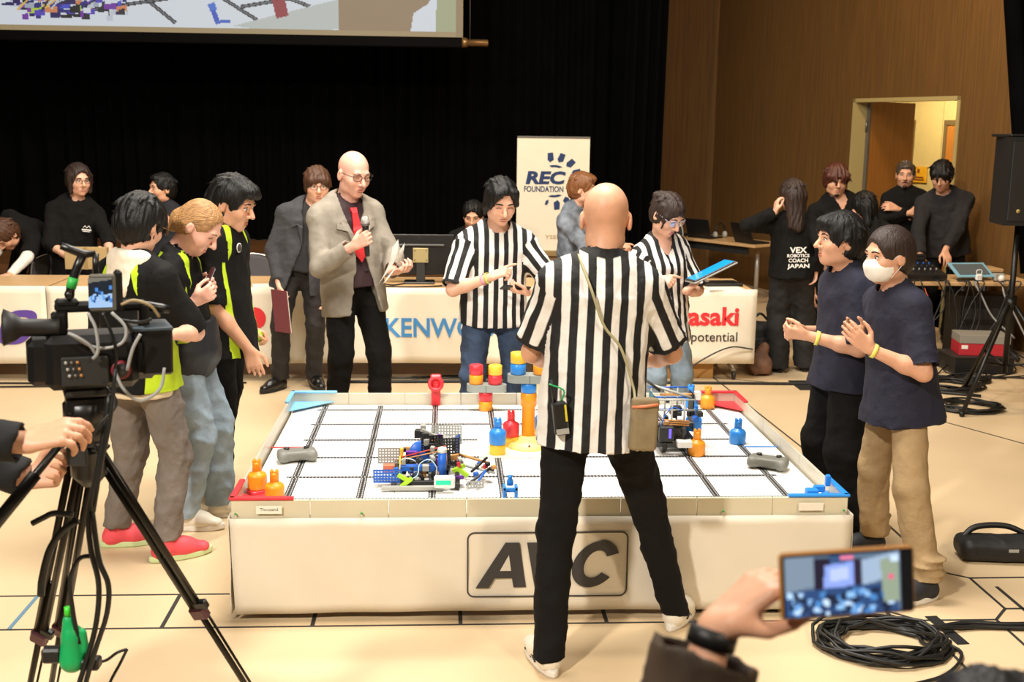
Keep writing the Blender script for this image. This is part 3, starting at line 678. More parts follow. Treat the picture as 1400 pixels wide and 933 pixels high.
# blue loading frame at the near wall
bf = empty('blue_bracket', (-.128, -.80, ZF), 'small blue plastic bracket at the near field wall', 'bracket')
for x in (-.024, .024): q = MB(); q.box((x, 0, .04), (.012, .05, .08), bev=.002); q.build('side_plate', BLUEP, bf)
for y, z in ((-.02, .02), (.02, .05), (-.02, .07)): q = MB(); q.box((0, y, z), (.06, .01, .012), bev=.002); q.build('cross_bar', BLUEP, bf)
q = MB(); q.lathe([(.014, 0), (.014, .018), (.008, .03), (.012, .04)], (0, .02, .075), 12); q.build('knob', BLUEP, bf)
# blue corner clip
bc = empty('blue_clip', (1.12, -.80, ZF), 'blue plastic clip in the near-right field corner', 'bracket')
for (x, y, z, sx_, sy_, sz) in ((0, 0, .03, .05, .04, .06), (.04, .03, .05, .05, .02, .03), (.075, .03, .085, .022, .02, .05), (-.05, -.01, .02, .06, .02, .03)): q = MB(); q.box((x, y, z), (sx_, sy_, sz), bev=.005); q.build('clip_block', BLUEP, bc)
DKG = mat('dark_grey_plastic', '#2c2c2b', .45)
# game controllers
def controller(loc, rz, label):
    e = empty('game_controller', loc, label, 'controller', 'game controllers', rz); v = Vol((-.12, -.08, -.005), (.12, .08, .06), .004)
    v.box((0, 0, .030), (.086, .044, .022), None, .014, .01); 
    for s in (-1, 1): v.cone((s*.060, .012, .028), (s*.066, -.036, .027), .023, .021, .02)
    vol_obj(v, 'shell', mat('controller_grey', '#77776f', .5), e, (0, 0, 0))
    for s in (-1, 1):
        q = MB(); q.lathe([(.012, .040), (.006, .044), (.006, .054), (.013, .056), (.013, .062)], (s*.045, .008, 0), 14); q.build('joystick', DKG, e)
        q = MB(); q.box((s*.055, .034, .03), (.03, .008, .012), bev=.003); q.build('shoulder_button', DKG, e)
    q = MB(); q.box((0, -.006, .0445), (.03, .018, .002)); q.build('button_panel', DKG, e)
controller((-1.068, -0.170, 0.436), .25, 'grey game controller lying at the left of the field'); controller((1.074, -0.314, 0.436), -.5, 'grey game controller lying at the right of the field')
# robots
VBLUE = mat('vex_blue', '#1f62c8', .4); LIMEP = mat('lime_plastic', '#a8d62a', .4); PURP = mat('purple_plastic', '#6a2c9a', .4); BLKP = mat('black_plastic', '#161616', .45); GLY = mat('light_grey_plastic', '#a3a39c', .5); TRUBBER = mat('tan_rubber', '#c48a4a', .6)
plates = {}
def plate(parent, c, w, h, m, ex=(1, 0, 0), ey=(0, 0, 1), th=.006, pitch=.0127, name='plate'):
    """perforated plate: real holes along both directions."""
    ex, ey = nrm(ex), nrm(ey); ez = np.cross(ex, ey); nx, ny = max(1, int(round(w/pitch))), max(1, int(round(h/pitch))); w, h = nx*pitch, ny*pitch; q = MB(); hs = pitch*.28
    for i in range(nx+1):
        q.box(V(c)+ex*(-w/2+i*pitch)+ez*0, (pitch*.5 if 0 < i < nx else pitch*.5, h+pitch*.5, th), (ex, ey, ez))
    for k in range(ny+1): q.box(V(c)+ey*(-h/2+k*pitch), (w+pitch*.5, pitch*.5, th*.96), (ex, ey, ez))
    return q.build(name, m, parent)
def rod(parent, a, b, r, m, name='beam_rod'): q = MB(); q.tube([a, b], r, 6); return q.build(name, m, parent)
def bx(parent, c, s, m, name='block', M=None, bev=.002): q = MB(); q.box(c, s, M, bev); return q.build(name, m, parent)
def wheel(parent, c, r, w, ax, m=None):
    q = MB(); q.lathe([(r*.5, -w/2), (r*.92, -w/2), (r, -w*.3), (r, w*.3), (r*.92, w/2), (r*.5, w/2)], c, 18, ax); o = q.build('wheel', m or BLKP, parent); q = MB(); q.lathe([(r*.48, -w*.55), (r*.48, w*.55)], c, 12, ax); q.build('hub', GLY, o); return o
def cable(parent, pts, m, r=.0025, name='cable'): q = MB(); q.tube(spline(pts, 6), r, 6); return q.build(name, m, parent)
R1 = empty('competition_robot', (-.48, -.42, ZF+.002), 'colourful competition robot with blue plate and green-lit controller box on the left of the field', 'robot')
plate(R1, (.03, .0, .15), .09, .06, BLKP, (1, .2, 0), (0, 0, 1)); plate(R1, (.1, .07, .17), .11, .07, GLY, (1, -.1, 0), (0, .3, 1)); plate(R1, (-.155, -.175, .055), .115, .055, VBLUE); plate(R1, (-.155, -.13, .028), .12, .05, GLY, (1, 0, 0), (0, 1, 0)); plate(R1, (-.15, -.02, .10), .10, .06, GLY)
bx(R1, (-.05, -.21, .014), (.26, .02, .018), GLY, 'base_beam'); bx(R1, (.0, -.19, .03), (.20, .016, .02), BLKP, 'base_beam'); bx(R1, (.02, .14, .014), (.30, .02, .02), BLKP, 'base_beam'); bx(R1, (-.13, -.03, .02), (.02, .34, .02), DKG, 'base_beam'); bx(R1, (.14, -.03, .02), (.02, .34, .02), DKG, 'base_beam')
br = bx(R1, (.085, -.225, .045), (.088, .03, .052), mat('white_plastic', '#e8e6e0', .4), 'controller_box', bev=.006); bx(br, (.08, -.2415, .046), (.062, .002, .018), mat('green_screen', '#15c48a', .3, emit='#12b880', estr=.7), 'screen', bev=0)
for x, y, r in ((-.03, -.15, .03), (.06, -.12, .034), (.10, .10, .034), (-.06, .10, .034), (.12, -.17, .026)): wheel(R1, (x, y, r+.004), r, .022, (0, 1, .0) if x < .1 else (1, 0, 0))
bx(R1, (-.06, -.12, .075), (.10, .03, .024), VBLUE, 'motor'); bx(R1, (.005, -.12, .075), (.03, .032, .026), GLY, 'motor'); bx(R1, (.03, -.11, .072), (.03, .03, .03), mat('vex_blue', '#1f62c8', .4), 'motor')
q = MB(); q.lathe([(.018, 0), (.018, .10)], (.075, -.16, .055), 16); q.build('air_tank', VBLUE, R1); q = MB(); q.lathe([(.019, 0), (.019, .018), (.012, .022)], (.075, -.16, .155), 16); q.build('tank_cap', mat('white_plastic', '#e8e6e0', .4), R1); q = MB(); q.lathe([(.014, 0), (.02, .01), (.02, .018)], (.075, -.16, .037), 16); q.build('tank_base', GLY, R1)
q = MB(); q.lathe([(.05, -.008), (.052, -.004), (.052, .004), (.05, .008)], (-.02, .03, .10), 22, (.25, -1, .1)); q.build('gear_disc', VBLUE, R1)
plate(R1, (.095, -.02, .115), .10, .11, DKG, (1, .15, 0), (0, .2, 1)); plate(R1, (.14, .03, .12), .06, .10, VBLUE, (.3, 1, 0), (0, 0, 1)); plate(R1, (.06, .05, .15), .10, .05, GLY, (1, .1, 0), (0, .7, .7)); plate(R1, (.215, -.22, .03), .06, .03, GLY, (1, .1, 0), (0, .1, 1))
bx(R1, (.0, .06, .16), (.03, .05, .05), DKG, 'block'); bx(R1, (-.01, .07, .20), (.024, .03, .03), GLY, 'block'); bx(R1, (.03, .05, .175), (.10, .02, .014), GLY, 'arm', (nrm(V(1, 0, -.5)), V(0, 1, 0), nrm(V(.5, 0, 1))))
for a, b_, m in (((-.12, -.06, .09), (.10, -.10, .15), TRUBBER), ((-.11, -.05, .10), (.09, -.08, .16), mat('red_rubber', '#c8442c', .5)), ((.09, -.11, .15), (.095, -.15, .10), TRUBBER), ((-.105, -.16, .06), (-.105, -.10, .12), YELP)): rod(R1, a, b_, .003, m, 'rubber_band')
bx(R1, (-.155, -.06, .055), (.05, .03, .035), mat('salmon_plastic', '#e27a5a', .5), 'roller'); bx(R1, (-.06, .0, .105), (.05, .02, .02), PURP, 'block'); bx(R1, (-.10, -.04, .10), (.014, .02, .08), YELP, 'post')
for c, M_ in (((-.075, -.20, .035), (nrm(V(1, 0, .8)), V(0, 1, 0), nrm(V(-.8, 0, 1)))), ((-.085, -.19, .05), (nrm(V(1, 0, -.6)), V(0, 1, 0), nrm(V(.6, 0, 1)))), ((.16, -.15, .065), (nrm(V(1, -.2, -.7)), V(.2, 1, 0), nrm(V(.7, 0, 1)))), ((.145, -.13, .075), (nrm(V(1, 0, .5)), V(0, 1, 0), nrm(V(-.5, 0, 1))))): bx(R1, c, (.06, .014, .018), LIMEP, 'lime_link', M_)
for k, (a, b_) in enumerate((((.15, -.02, .06), (.30, -.10, .045)), ((.14, .04, .09), (.28, -.04, .07)), ((.18, -.19, .02), (.28, -.08, .06)), ((.2, -.1, .05), (.27, -.02, .09)), ((.22, -.2, .03), (.26, -.12, .06)))): rod(R1, a, b_, .006, (GLY, TRUBBER, DKG, BLKP, VBLUE)[k], 'arm')
for k in range(9): bx(R1, (.22+.085*((k*37) % 10)/10, -.10+.10*((k*53) % 10)/10, .04+.04*((k*71) % 10)/10), (.02, .02, .016), (VBLUE, BLKP, TRUBBER, GLY, DKG, REDP, VBLUE, TRUBBER, BLKP)[k], 'gripper_link', (nrm(V(1, .3*k % 1, .2)), V(-.3, 1, 0), V(0, 0, 1)))
bx(R1, (.145, -.14, .085), (.016, .016, .04), REDP, 'flag')
for pts, m in ((((-.10, -.15, .06), (-.07, -.19, .045), (-.03, -.18, .06), (-.02, -.15, .10), (.02, -.15, .12), (.05, -.16, .09), (.05, -.18, .05), (.07, -.19, .045)), mat('pale_blue_cable', '#a8c8e0', .5)), (((-.11, -.11, .10), (-.08, -.13, .12), (-.04, -.12, .105), (-.03, -.11, .08)), mat('white_cable', '#dcdcd6', .5)), (((.02, -.06, .08), (.05, -.1, .13), (.10, -.1, .12), (.13, -.13, .06)), BLKP), (((-.05, -.19, .03), (-.06, -.18, .08), (-.03, -.16, .05)), mat('deep_blue_cable', '#22409a', .5))): cable(R1, pts, m)
for k in range(46): rs2 = random.Random(k+3); bx(R1, (-.12+.28*rs2.random(), -.16+.28*rs2.random(), .03+.14*rs2.random()**1.3), (.012+.03*rs2.random(), .012+.03*rs2.random(), .01+.03*rs2.random()), rs2.choice([DKG, BLKP, GLY, VBLUE, DKG, PURP, GLY, BLKP, TRUBBER]), 'block', (nrm(V(1, rs2.uniform(-.6, .6), 0)), nrm(V(-rs2.uniform(-.2, .2), 1, 0)), V(0, 0, 1)))
R2 = empty('competition_robot', (.70, .10, ZF+.002), 'dark competition robot with tan bands and a raised blue pin, right of the centre', 'robot')
for x, y, r in ((-.06, -.16, .034), (.07, -.14, .034), (-.07, .12, .034), (.07, .12, .034)): wheel(R2, (x, y, r+.004), r, .024, (1, 0, 0))
bx(R2, (0, -.18, .045), (.20, .02, .02), DKG, 'base_beam'); bx(R2, (-.09, -.02, .045), (.02, .32, .02), DKG, 'base_beam'); bx(R2, (.09, -.02, .045), (.02, .32, .02), DKG, 'base_beam'); bx(R2, (0, .14, .045), (.20, .02, .02), BLKP, 'base_beam'); plate(R2, (0, -.02, .06), .16, .26, BLKP, (1, 0, 0), (0, 1, 0))
b2 = bx(R2, (-.055, -.19, .10), (.07, .03, .075), BLKP, 'controller_box', bev=.006); bx(b2, (-.04, -.2065, .105), (.012, .002, .045), mat('violet_screen', '#5a4ae0', .3, emit='#5a4ae0', estr=1.2), 'screen', bev=0)
for x in (-.09, -.02, .04): rod(R2, (x, -.13, .06), (x, -.13, .25), .005, GLY, 'upright'); rod(R2, (x, .05, .06), (x, .05, .27), .005, GLY, 'upright')
for z in (.14, .20, .25): rod(R2, (-.10, -.13, z), (.09, -.13, z), .0045, GLY, 'crossbar'); rod(R2, (-.10, .05, z+.02), (.09, .05, z+.02), .0045, VBLUE, 'crossbar')
for z in (.135, .145, .155): rod(R2, (-.06, -.14, z), (.06, -.15, z-.005), .004, TRUBBER, 'rubber_band')
bx(R2, (.005, -.10, .19), (.05, .04, .045), BLKP, 'motor'); bx(R2, (.02, -.08, .12), (.08, .05, .03), DKG, 'motor'); plate(R2, (.09, -.04, .18), .10, .16, DKG, (0, 1, 0), (0, 0, 1)); plate(R2, (-.10, -.03, .21), .12, .09, mat('teal_plastic', '#3a7a8a', .5), (0, 1, 0), (0, 0, 1))
rod(R2, (-.12, .0, .30), (.10, -.06, .24), .007, GLY, 'arm'); rod(R2, (-.06, -.02, .25), (.12, -.06, .26), .006, TRUBBER, 'arm'); rod(R2, (-.16, .02, .34), (-.06, -.03, .27), .007, DKG, 'arm'); bx(R2, (.115, -.06, .255), (.03, .03, .04), mat('white_plastic', '#e8e6e0', .4), 'claw'); bx(R2, (.03, -.2, .055), (.07, .05, .03), mat('white_plastic', '#e8e6e0', .4), 'bumper')
for k in range(18): rs2 = random.Random(k+40); bx(R2, (-.11+.22*rs2.random(), -.18+.3*rs2.random(), .06+.18*rs2.random()), (.012+.03*rs2.random(), .012+.03*rs2.random(), .01+.03*rs2.random()), rs2.choice([DKG, BLKP, GLY, VBLUE, DKG, TRUBBER, BLKP]), 'block')
for pts, m in ((((-.08, -.17, .13), (-.06, -.2, .2), (-.02, -.16, .22), (.03, -.14, .2)), VBLUE), (((-.1, -.1, .25), (-.12, -.14, .2), (-.09, -.18, .16)), BLKP)): cable(R2, pts, m)

# ------------------------------------------------------------------ judges' tables with printed cloths
TTOP = mat('beech_top', '#cfa877', .45, var=.08, vscale=3, stretch=(2, 14, 2)); LEGM = mat('table_steel', '#b3ada3', .35, metal=.5)
TABLES = ((.23, 2.0, 'folding table behind the red and black printed cloth at the right end'), (-1.57, .20, 'folding table behind the blue lettered cloth carrying the monitor'),
          (-3.37, -1.60, 'folding table behind the white cloth left of the blue lettering'), (-5.17, -3.40, 'folding table at the left frame edge behind the purple printed cloth'))
for x0, x1, lab in TABLES:
    e = empty('folding_table', ((x0+x1)/2, 3.82, 0), lab, 'table', 'judges tables'); w = x1-x0
    q = MB(); q.box((0, 0, .705), (w, .70, .03), bev=.004); q.build('tabletop', TTOP, e)
    for s in (-1, 1):
        q = MB(); q.tube([(s*(w/2-.12), 0, .69), (s*(w/2-.12), 0, .10)], .022, 8); q.build('leg', LEGM, e)
        q = MB(); q.tube([(s*(w/2-.12), -.30, .075), (s*(w/2-.12), 0, .11), (s*(w/2-.12), .30, .075)], .018, 8); f_ = q.build('foot', LEGM, e)
        for y in (-.30, .30): q = MB(); q.lathe([(.028, -.012), (.032, -.008), (.032, .008), (.028, .012)], (s*(w/2-.12), y, .034), 14, (1, 0, 0)); q.build('caster', DKG, f_)
    q = MB(); q.box((0, .26, .62), (w-.3, .015, .10)); q.build('modesty_bar', LEGM, e)
CLOTH2 = mat('white_printed_cloth', '#e6dcc8', .7, var=.03, vscale=5, bump=.04, bscale=8)
def lettering(txt, u0, v0, u1, v1, col, e, off, bold=.02, shear=0.0): pass
def skirt_text(e, off, txt, x0, z0, w, h, m, bold=.03, shear=0.0): o = text_fit(txt, (x0, 3.449, z0), (1, 0, 0), (0, 0, 1), w, h, m, 'lettering', e, bold, shear, .002); o.location = tuple(-off)
s1, o1 = cloth_skirt('printed_cloth', 'white cloth printed in red and black at the right end of the tables', (.22, 3.46), (2.02, 3.46), .145, .728, 40, (0, -1), CLOTH2, .004, .0012, 11)
skirt_text(s1, o1, 'Kawasaki', 1.13, .443, .752, .148, mat('red_ink', '#d9272e', .6), .03); skirt_text(s1, o1, 'Powering your potential', .86, .295, 1.017, .098, mat('black_ink', '#221f1f', .6), .004)
s1, o1 = cloth_skirt('printed_cloth', 'white cloth with large blue lettering in the middle of the tables', (-1.58, 3.46), (.215, 3.46), .14, .728, 40, (0, -1), CLOTH2, .004, .0012, 12)
skirt_text(s1, o1, 'KENWOOD', -.853, .347, .985, .150, mat('blue_ink', '#3f87c4', .6), .02)
s1, o1 = cloth_skirt('printed_cloth', 'white cloth with a red dot left of the blue lettering', (-3.38, 3.46), (-1.585, 3.46), .135, .728, 40, (0, -1), CLOTH2, .004, .0012, 13)
q = MB(); q.prism([(.085*math.cos(2*math.pi*k/32), .085*math.sin(2*math.pi*k/32)) for k in range(32)], (-1.84, 3.450, .49), (1, 0, 0), (0, 0, 1), .002); q.build('red_dot', mat('red_ink', '#d9272e', .6), s1, tuple(-o1))
s1, o1 = cloth_skirt('printed_cloth', 'white cloth with a purple slanted ring at the left frame edge', (-5.18, 3.46), (-3.385, 3.46), .135, .728, 40, (0, -1), CLOTH2, .004, .0012, 14)
PUR = mat('purple_ink', '#5b3f98', .6); c = V(-3.605, 0, .415); ro = []; ri = []
for k in range(40):
    t = 2*math.pi*k/40; cs, sn = math.cos(t), math.sin(t); sg = lambda v, p: math.copysign(abs(v)**p, v)
    x, z = sg(cs, .7), sg(sn, .7); ro.append((c[0]+.125*x+.06*z, c[2]+.132*z)); ri.append((c[0]+.062*x+.045*z, c[2]+.078*z))
q = MB(); vs = [(x, 3.447, z) for x, z in ro]+[(x, 3.447, z) for x, z in ri]+[(x, 3.450, z) for x, z in ro]+[(x, 3.450, z) for x, z in ri]; fs = []
for k in range(40): m_ = (k+1) % 40; fs += [(k, m_, 40+m_, 40+k), (80+m_, 80+k, 120+k, 120+m_), (k, 80+k, 80+m_, m_), (40+m_, 120+m_, 120+k, 40+k)]
q._add(vs, fs); q.build('purple_ring', PUR, s1, tuple(-o1))

# chairs behind the tables
def stack_chair(x, y, rz, label):
    e = empty('meeting_chair', (x, y, 0), label, 'chair', 'chairs behind the judges tables', rz); ch = mat('chrome_tube', '#c9c6c0', .2, metal=.9); gr = mat('grey_upholstery', '#4f4a4c', .85)
    arch = [(-.23, .20, .45), (-.24, .22, .62), (-.20, .25, .78), (0, .27, .83), (.20, .25, .78), (.24, .22, .62), (.23, .20, .45)]
    q = MB(); q.tube(spline(arch, 6), .011, 8); q.build('back_frame', ch, e)
    q = MB(); sp = spline(arch, 6); q._add([V(p)*V(.96, 1, .99)+V(0, -.012, .0) for p in sp]+[V(p)*V(.96, 1, .99)+V(0, .012, .0) for p in sp], [tuple(range(len(sp))), tuple(range(2*len(sp)-1, len(sp)-1, -1))]+[(i, i+1, len(sp)+i+1, len(sp)+i) for i in range(len(sp)-1)]); q.build('backrest', gr, e)
    q = MB(); q.box((0, 0, .44), (.46, .44, .05), bev=.02); q.build('seat', gr, e)
    for sx_ in (-1, 1):
        for sy_ in (-1, 1): q = MB(); q.tube([(sx_*.22, sy_*.19, .43), (sx_*.24, sy_*.23, .0)], .011, 8); q.build('leg', ch, e)
stack_chair(*(-3.706, 4.550, 0.397)[:2], 0.0, 'grey chair with a chrome arched back behind the left tables')
stack_chair(*(-2.081, 4.550, 0.403)[:2], 0.0, 'grey chair with a chrome arched back beside the suited man')
stack_chair(-.15, 4.95, 0.0, 'grey chair under the person behind the monitor')

# monitor seen from behind
mo = empty('computer_monitor', (-.60, 3.80, .72), 'black computer monitor seen from behind on the judges table', 'monitor'); MB_ = mat('monitor_black', '#1b1a19', .35)
q = MB(); q.box((0, 0, .225), (.545, .03, .32), bev=.006); q.build('back_shell', MB_, mo); q = MB(); q.box((0, -.022, .30), (.40, .02, .02), bev=.008); q.build('ridge', mat('monitor_grey', '#3a3937', .3), mo)
q = MB(); q.box((.01, -.030, .222), (.12, .012, .115), bev=.003); pl_ = q.build('mount_plate', mat('brass_plate', '#b8a878', .4, metal=.4), mo)
for x in (-.035, .055):
    for z in (.185, .26): q = MB(); q.ball((x, -.037, z), .005, 6, 4); q.build('screw', DKG, pl_)
q = MB(); q.box((.01, -.02, .09), (.07, .025, .18), bev=.004); q.build('stem', DKG, mo); q = MB(); q.box((0, -.0, .008), (.24, .18, .016), bev=.005); q.build('base', MB_, mo)
text_fit('LG', (.02, -.0165, .35), (-1, 0, 0), (0, 0, 1), .03, .02, mat('monitor_grey', '#3a3937', .3), 'logo', mo)
# clutter on the judges tables
def thing_mb(name, label, cat, parts, loc, rz=0.0, group=None):
    e = empty(name, loc, label, cat, group, rz)
    for (n, fn, m) in parts: q = MB(); fn(q); q.build(n, m, e)
    return e
def wire(name, label, pts, r, m, cat='cable', n=6, group=None):
    q = MB(); q.tube(spline(pts, n), r, 6); o = q.build(name, m); return tag(o, label, cat, group)
CAB = mat('black_cable', '#121211', .5); CABG = mat('grey_cable', '#9a9a98', .5)
wire('cable', 'grey looped cables beside the monitor on the table', [(-.42, 3.58, .728), (-.30, 3.56, .75), (-.22, 3.62, .77), (-.12, 3.60, .76), (-.05, 3.66, .75), (-.18, 3.7, .76), (-.30, 3.66, .735)], .007, CABG)
wire('cable', 'black cable curling in front of the monitor base', [(-.90, 3.56, .727), (-.75, 3.52, .727), (-.55, 3.54, .727), (-.42, 3.60, .727), (-.36, 3.75, .727)], .006, CAB)
wire('cable', 'black cable beside the presenter on the table', [(-.98, 3.66, .727), (-.90, 3.60, .74), (-.80, 3.62, .727), (-.72, 3.7, .727)], .006, CAB)
wire('cable', 'black cable bundle beyond the monitor', [(-.30, 3.82, .727), (-.2, 3.76, .78), (-.1, 3.82, .76), (.0, 3.75, .727), (.12, 3.8, .74)], .008, CAB)
PAPER = mat('paper_white', '#ece6d8', .8)
for x, y, a, lab in ((1.78, 3.56, .1, 'white paper sheet on the right end of the judges table'), (-1.72, 3.60, .2, 'white paper sheet beside the suited man')):
    q = MB(); q.box((0, 0, .001), (.30, .21, .002)); o = q.build('paper_sheet', PAPER, None, (x, y, .721)); o.rotation_euler = (0, 0, a); tag(o, lab, 'paper')
thing_mb('clipboard', 'black clipboard with silver clip at the right end of the judges table', 'clipboard', [('board', lambda q: q.box((0, 0, .012), (.30, .22, .02), bev=.004), BLKP), ('clip', lambda q: q.box((-.13, 0, .03), (.04, .10, .016), bev=.004), STEEL)], (1.80, 3.76, .724), .1)
thing_mb('mouse', 'small black computer mouse on the table beside the suited man', 'mouse', [('shell', lambda q: q.ball((0, 0, .016), (.03, .05, .018)), BLKP), ('wheel', lambda q: q.lathe([(.008, -.003), (.008, .003)], (0, -.03, .03), 8, (1, 0, 0)), DKG)], (-1.93, 3.60, .721), .4)
thing_mb('remote_box', 'flat black box on the table left of the suited man', 'box', [('shell', lambda q: q.box((0, 0, .012), (.16, .08, .024), bev=.004), BLKP), ('lid', lambda q: q.box((0, 0, .026), (.15, .07, .004)), DKG)], (-1.68, 3.82, .721), .05)
thing_mb('adhesive_tape', 'roll of tape and clips at the right end of the judges table', 'tape', [('roll', lambda q: q.lathe([(.025, 0), (.045, 0), (.045, .025), (.025, .025)], n=18), DKG), ('core', lambda q: q.lathe([(.02, 0), (.025, 0), (.025, .02), (.02, .02)], n=18), GLY)], (1.55, 3.60, .721))
# under the tables
thing_mb('cardboard_box', 'brown cardboard box under the right end of the judges table', 'box', [('body', lambda q: q.box((0, 0, .14), (.62, .35, .28), bev=.003), mat('cardboard', '#b98a4c', .8)), ('flap', lambda q: q.box((0, -.1, .283), (.6, .15, .004)), mat('cardboard', '#b98a4c', .8))], (1.42, 3.75, 0))
def backpack(loc, label):
    e = empty('backpack', loc, label, 'bag'); v = Vol((-.25, -.2, 0), (.25, .2, .5), .012); v.box((0, 0, .19), (.15, .10, .19), None, .07, .02); v.box((0, -.09, .13), (.11, .05, .11), None, .04, .02)
    vol_obj(v, 'body', mat('black_nylon', '#151516', .6, var=.2), e, (0, 0, 0), .006, 3, 30); q = MB(); q.tube(spline([(-.08, .08, .36), (0, .09, .43), (.08, .08, .36)], 6), .012, 6); q.build('handle', BLKP, e)
    for s in (-1, 1): q = MB(); q.tube(spline([(s*.1, .1, .34), (s*.16, .2, .25), (s*.15, .18, .1), (s*.1, .1, .05)], 6), .014, 6); q.build('strap', BLKP, e)
    q = MB(); q.box((0, -.14, .2), (.05, .004, .04)); q.build('patch', GLY, e)
backpack((2.24, 4.05, 0), 'black backpack on the floor beside the end of the judges table')
db = thing_mb('drawstring_bag', 'brown crumpled bag beside the black backpack', 'bag', [('strap', lambda q: q.tube(spline([(-.08, 0, .18), (0, -.02, .28), (.08, 0, .18)], 6), .008, 6), BLKP)], (2.14, 3.72, 0)); v = Vol((-.18, -.18, 0), (.18, .18, .3), .012); v.ell((0, 0, .07), (.11, .12, .10), None, .03); v.cone((-.02, 0, .1), (.03, 0, .22), .08, .05, .03); v.half((0, 0, .01), (0, 0, -1)); vol_obj(v, 'body', mat('brown_bag', '#7a5844', .7, var=.4), db, (0, 0, 0), .012, 6, 40)
wire('floor_cable', 'thick black cable lying along the floor in front of the tables', [(-1.2, 3.38, .012), (.2, 3.40, .012), (1.2, 3.36, .012), (2.0, 3.33, .012), (2.8, 3.25, .012), (3.6, 2.9, .012)], .012, CAB)
wire('floor_cable', 'thin black cable hanging off the right table cloth', [(2.0, 3.44, .26), (1.8, 3.40, .28), (1.55, 3.38, .16), (1.4, 3.36, .03), (1.2, 3.36, .01), (.6, 3.35, .01)], .006, CAB)
wire('floor_cable', 'thin black cable trailing left under the tables', [(-5, 3.3, .01), (-3.6, 3.34, .01), (-2.6, 3.28, .01), (-1.9, 3.36, .01)], .007, CAB)
wire('floor_cable', 'second thin black cable trailing left under the tables', [(-5, 3.2, .01), (-3.6, 3.22, .01), (-2.7, 3.3, .01), (-2.0, 3.42, .01)], .007, CAB)
for k in range(3): wire('floor_cable', ('black cable tangle under the monitor table', 'black cable loop under the middle table', 'black cable bend behind the presenter')[k], [(-1.0+.35*k, 3.55, .012), (-.7+.3*k, 3.48, .02), (-.4+.35*k, 3.6, .012), (-.2+.3*k, 3.5, .03), (.1+.2*k, 3.62, .012)], .008, CAB)
def mat_runner(): pass
q = MB(); q.box((2.75, 3.30, .004), (.9, .32, .008), bev=.003); o = q.build('cable_mat', mat('black_rubber_mat', '#191817', .7)); tag(o, 'black rubber cable mat on the floor right of the tables', 'mat')

# table along the side wall at the right
def side_table(a, b, label, z=.70):
    a, b = V(*a, 0), V(*b, 0); d = nrm(b-a); n = np.cross(UPZ, d); L = np.linalg.norm(b-a); c = (a+b)/2; e = empty('wheeled_table', tuple(c), label, 'table'); M_ = (d, n, UPZ)
    q = MB(); q.box((0, 0, z-.015), (L, .55, .03), M_, .004); q.build('tabletop', TTOP, e); q = MB(); q.box(-n*.2+V(0, 0, z-.08), (L-.3, .02, .08), M_); q.build('rail', DKG, e)
    for s in (-1, 1):
        p = d*s*(L/2-.18); q = MB(); q.tube([p+V(0, 0, z-.03), p+V(0, 0, .14)], .026, 8); q.build('leg', LEGM, e); q = MB(); q.tube([p-n*.30+V(0, 0, .07), p+V(0, 0, .16), p+n*.30+V(0, 0, .07)], .022, 8); f_ = q.build('foot', LEGM, e)
        for t in (-.30, .30): q = MB(); q.lathe([(.03, -.014), (.036, -.008), (.036, .008), (.03, .014)], p+n*t+V(0, 0, .037), 12, d); q.build('caster', DKG, f_)
    return e
side_table((2.05, 8.95), (3.20, 7.30), 'wheeled beech table along the brown side wall')
def laptop(loc, rz, label, m=None, w=.33):
    e = empty('laptop', loc, label, 'laptop', None, rz); m = m or BLKP; q = MB(); q.box((0, 0, .01), (w, .23, .018), bev=.004); q.build('base', m, e)
    q = MB(); q.box((0, .15, .12), (w, .012, .22), (V(1, 0, 0), nrm(V(0, 1, -.35)), nrm(V(0, .35, 1))), .003); q.build('lid', m, e); q = MB(); q.box((0, -.01, .02), (w*.85, .10, .003)); q.build('keyboard', DKG, e)
laptop((2.40, 8.35, .702), 2.1, 'black laptop at the far end of the wheeled table'); laptop((2.62, 8.0, .702), 2.3, 'black laptop in the middle of the wheeled table'); laptop((3.02, 7.42, .702), 2.0, 'black laptop at the near end of the wheeled table')
thing_mb('headset', 'black headset with silver cups on the wheeled table', 'headset', [('band', lambda q: q.tube(spline([(-.08, 0, .03), (-.07, 0, .12), (0, 0, .17), (.07, 0, .12), (.08, 0, .03)], 6), .008, 6), BLKP), ('ear_cup', lambda q: q.ball((-.08, 0, .04), (.025, .035, .04)), GLY), ('ear_cup', lambda q: q.ball((.08, 0, .04), (.025, .035, .04)), GLY)], (2.78, 7.95, .702), .6)
def office_chair(loc, rz, label):
    e = empty('office_chair', loc, label, 'chair', 'black office chairs', rz); v = Vol((-.3, -.3, .35), (.3, .3, 1.0), .014); v.box((0, 0, .46), (.22, .22, .04), None, .035, .02); vol_obj(v, 'seat', BLKP, e, (0, 0, 0))
    v = Vol((-.3, .1, .5), (.3, .4, 1.05), .014); v.box((0, .24, .78), (.21, .03, .22), None, .03, .02); vol_obj(v, 'backrest', BLKP, e, (0, 0, 0)); q = MB(); q.tube(spline([(-.22, .26, .62), (-.2, .27, .9), (0, .28, 1.0), (.2, .27, .9), (.22, .26, .62)], 6), .01, 6); q.build('back_frame', LEGM, e)
    q = MB(); q.tube([(0, 0, .42), (0, 0, .1)], .025, 8); q.build('column', DKG, e)
    for k in range(5): a = 2*math.pi*k/5; q = MB(); q.tube([(0, 0, .1), (.28*math.cos(a), .28*math.sin(a), .07)], .018, 6); l_ = q.build('foot', DKG, e); q = MB(); q.ball((.28*math.cos(a), .28*math.sin(a), .03), .028, 8, 6); q.build('caster', DKG, l_)
office_chair((1.62, 6.1, 0) if False else (2.15, 7.6, 0), 2.6, 'black office chair behind the woman referee')

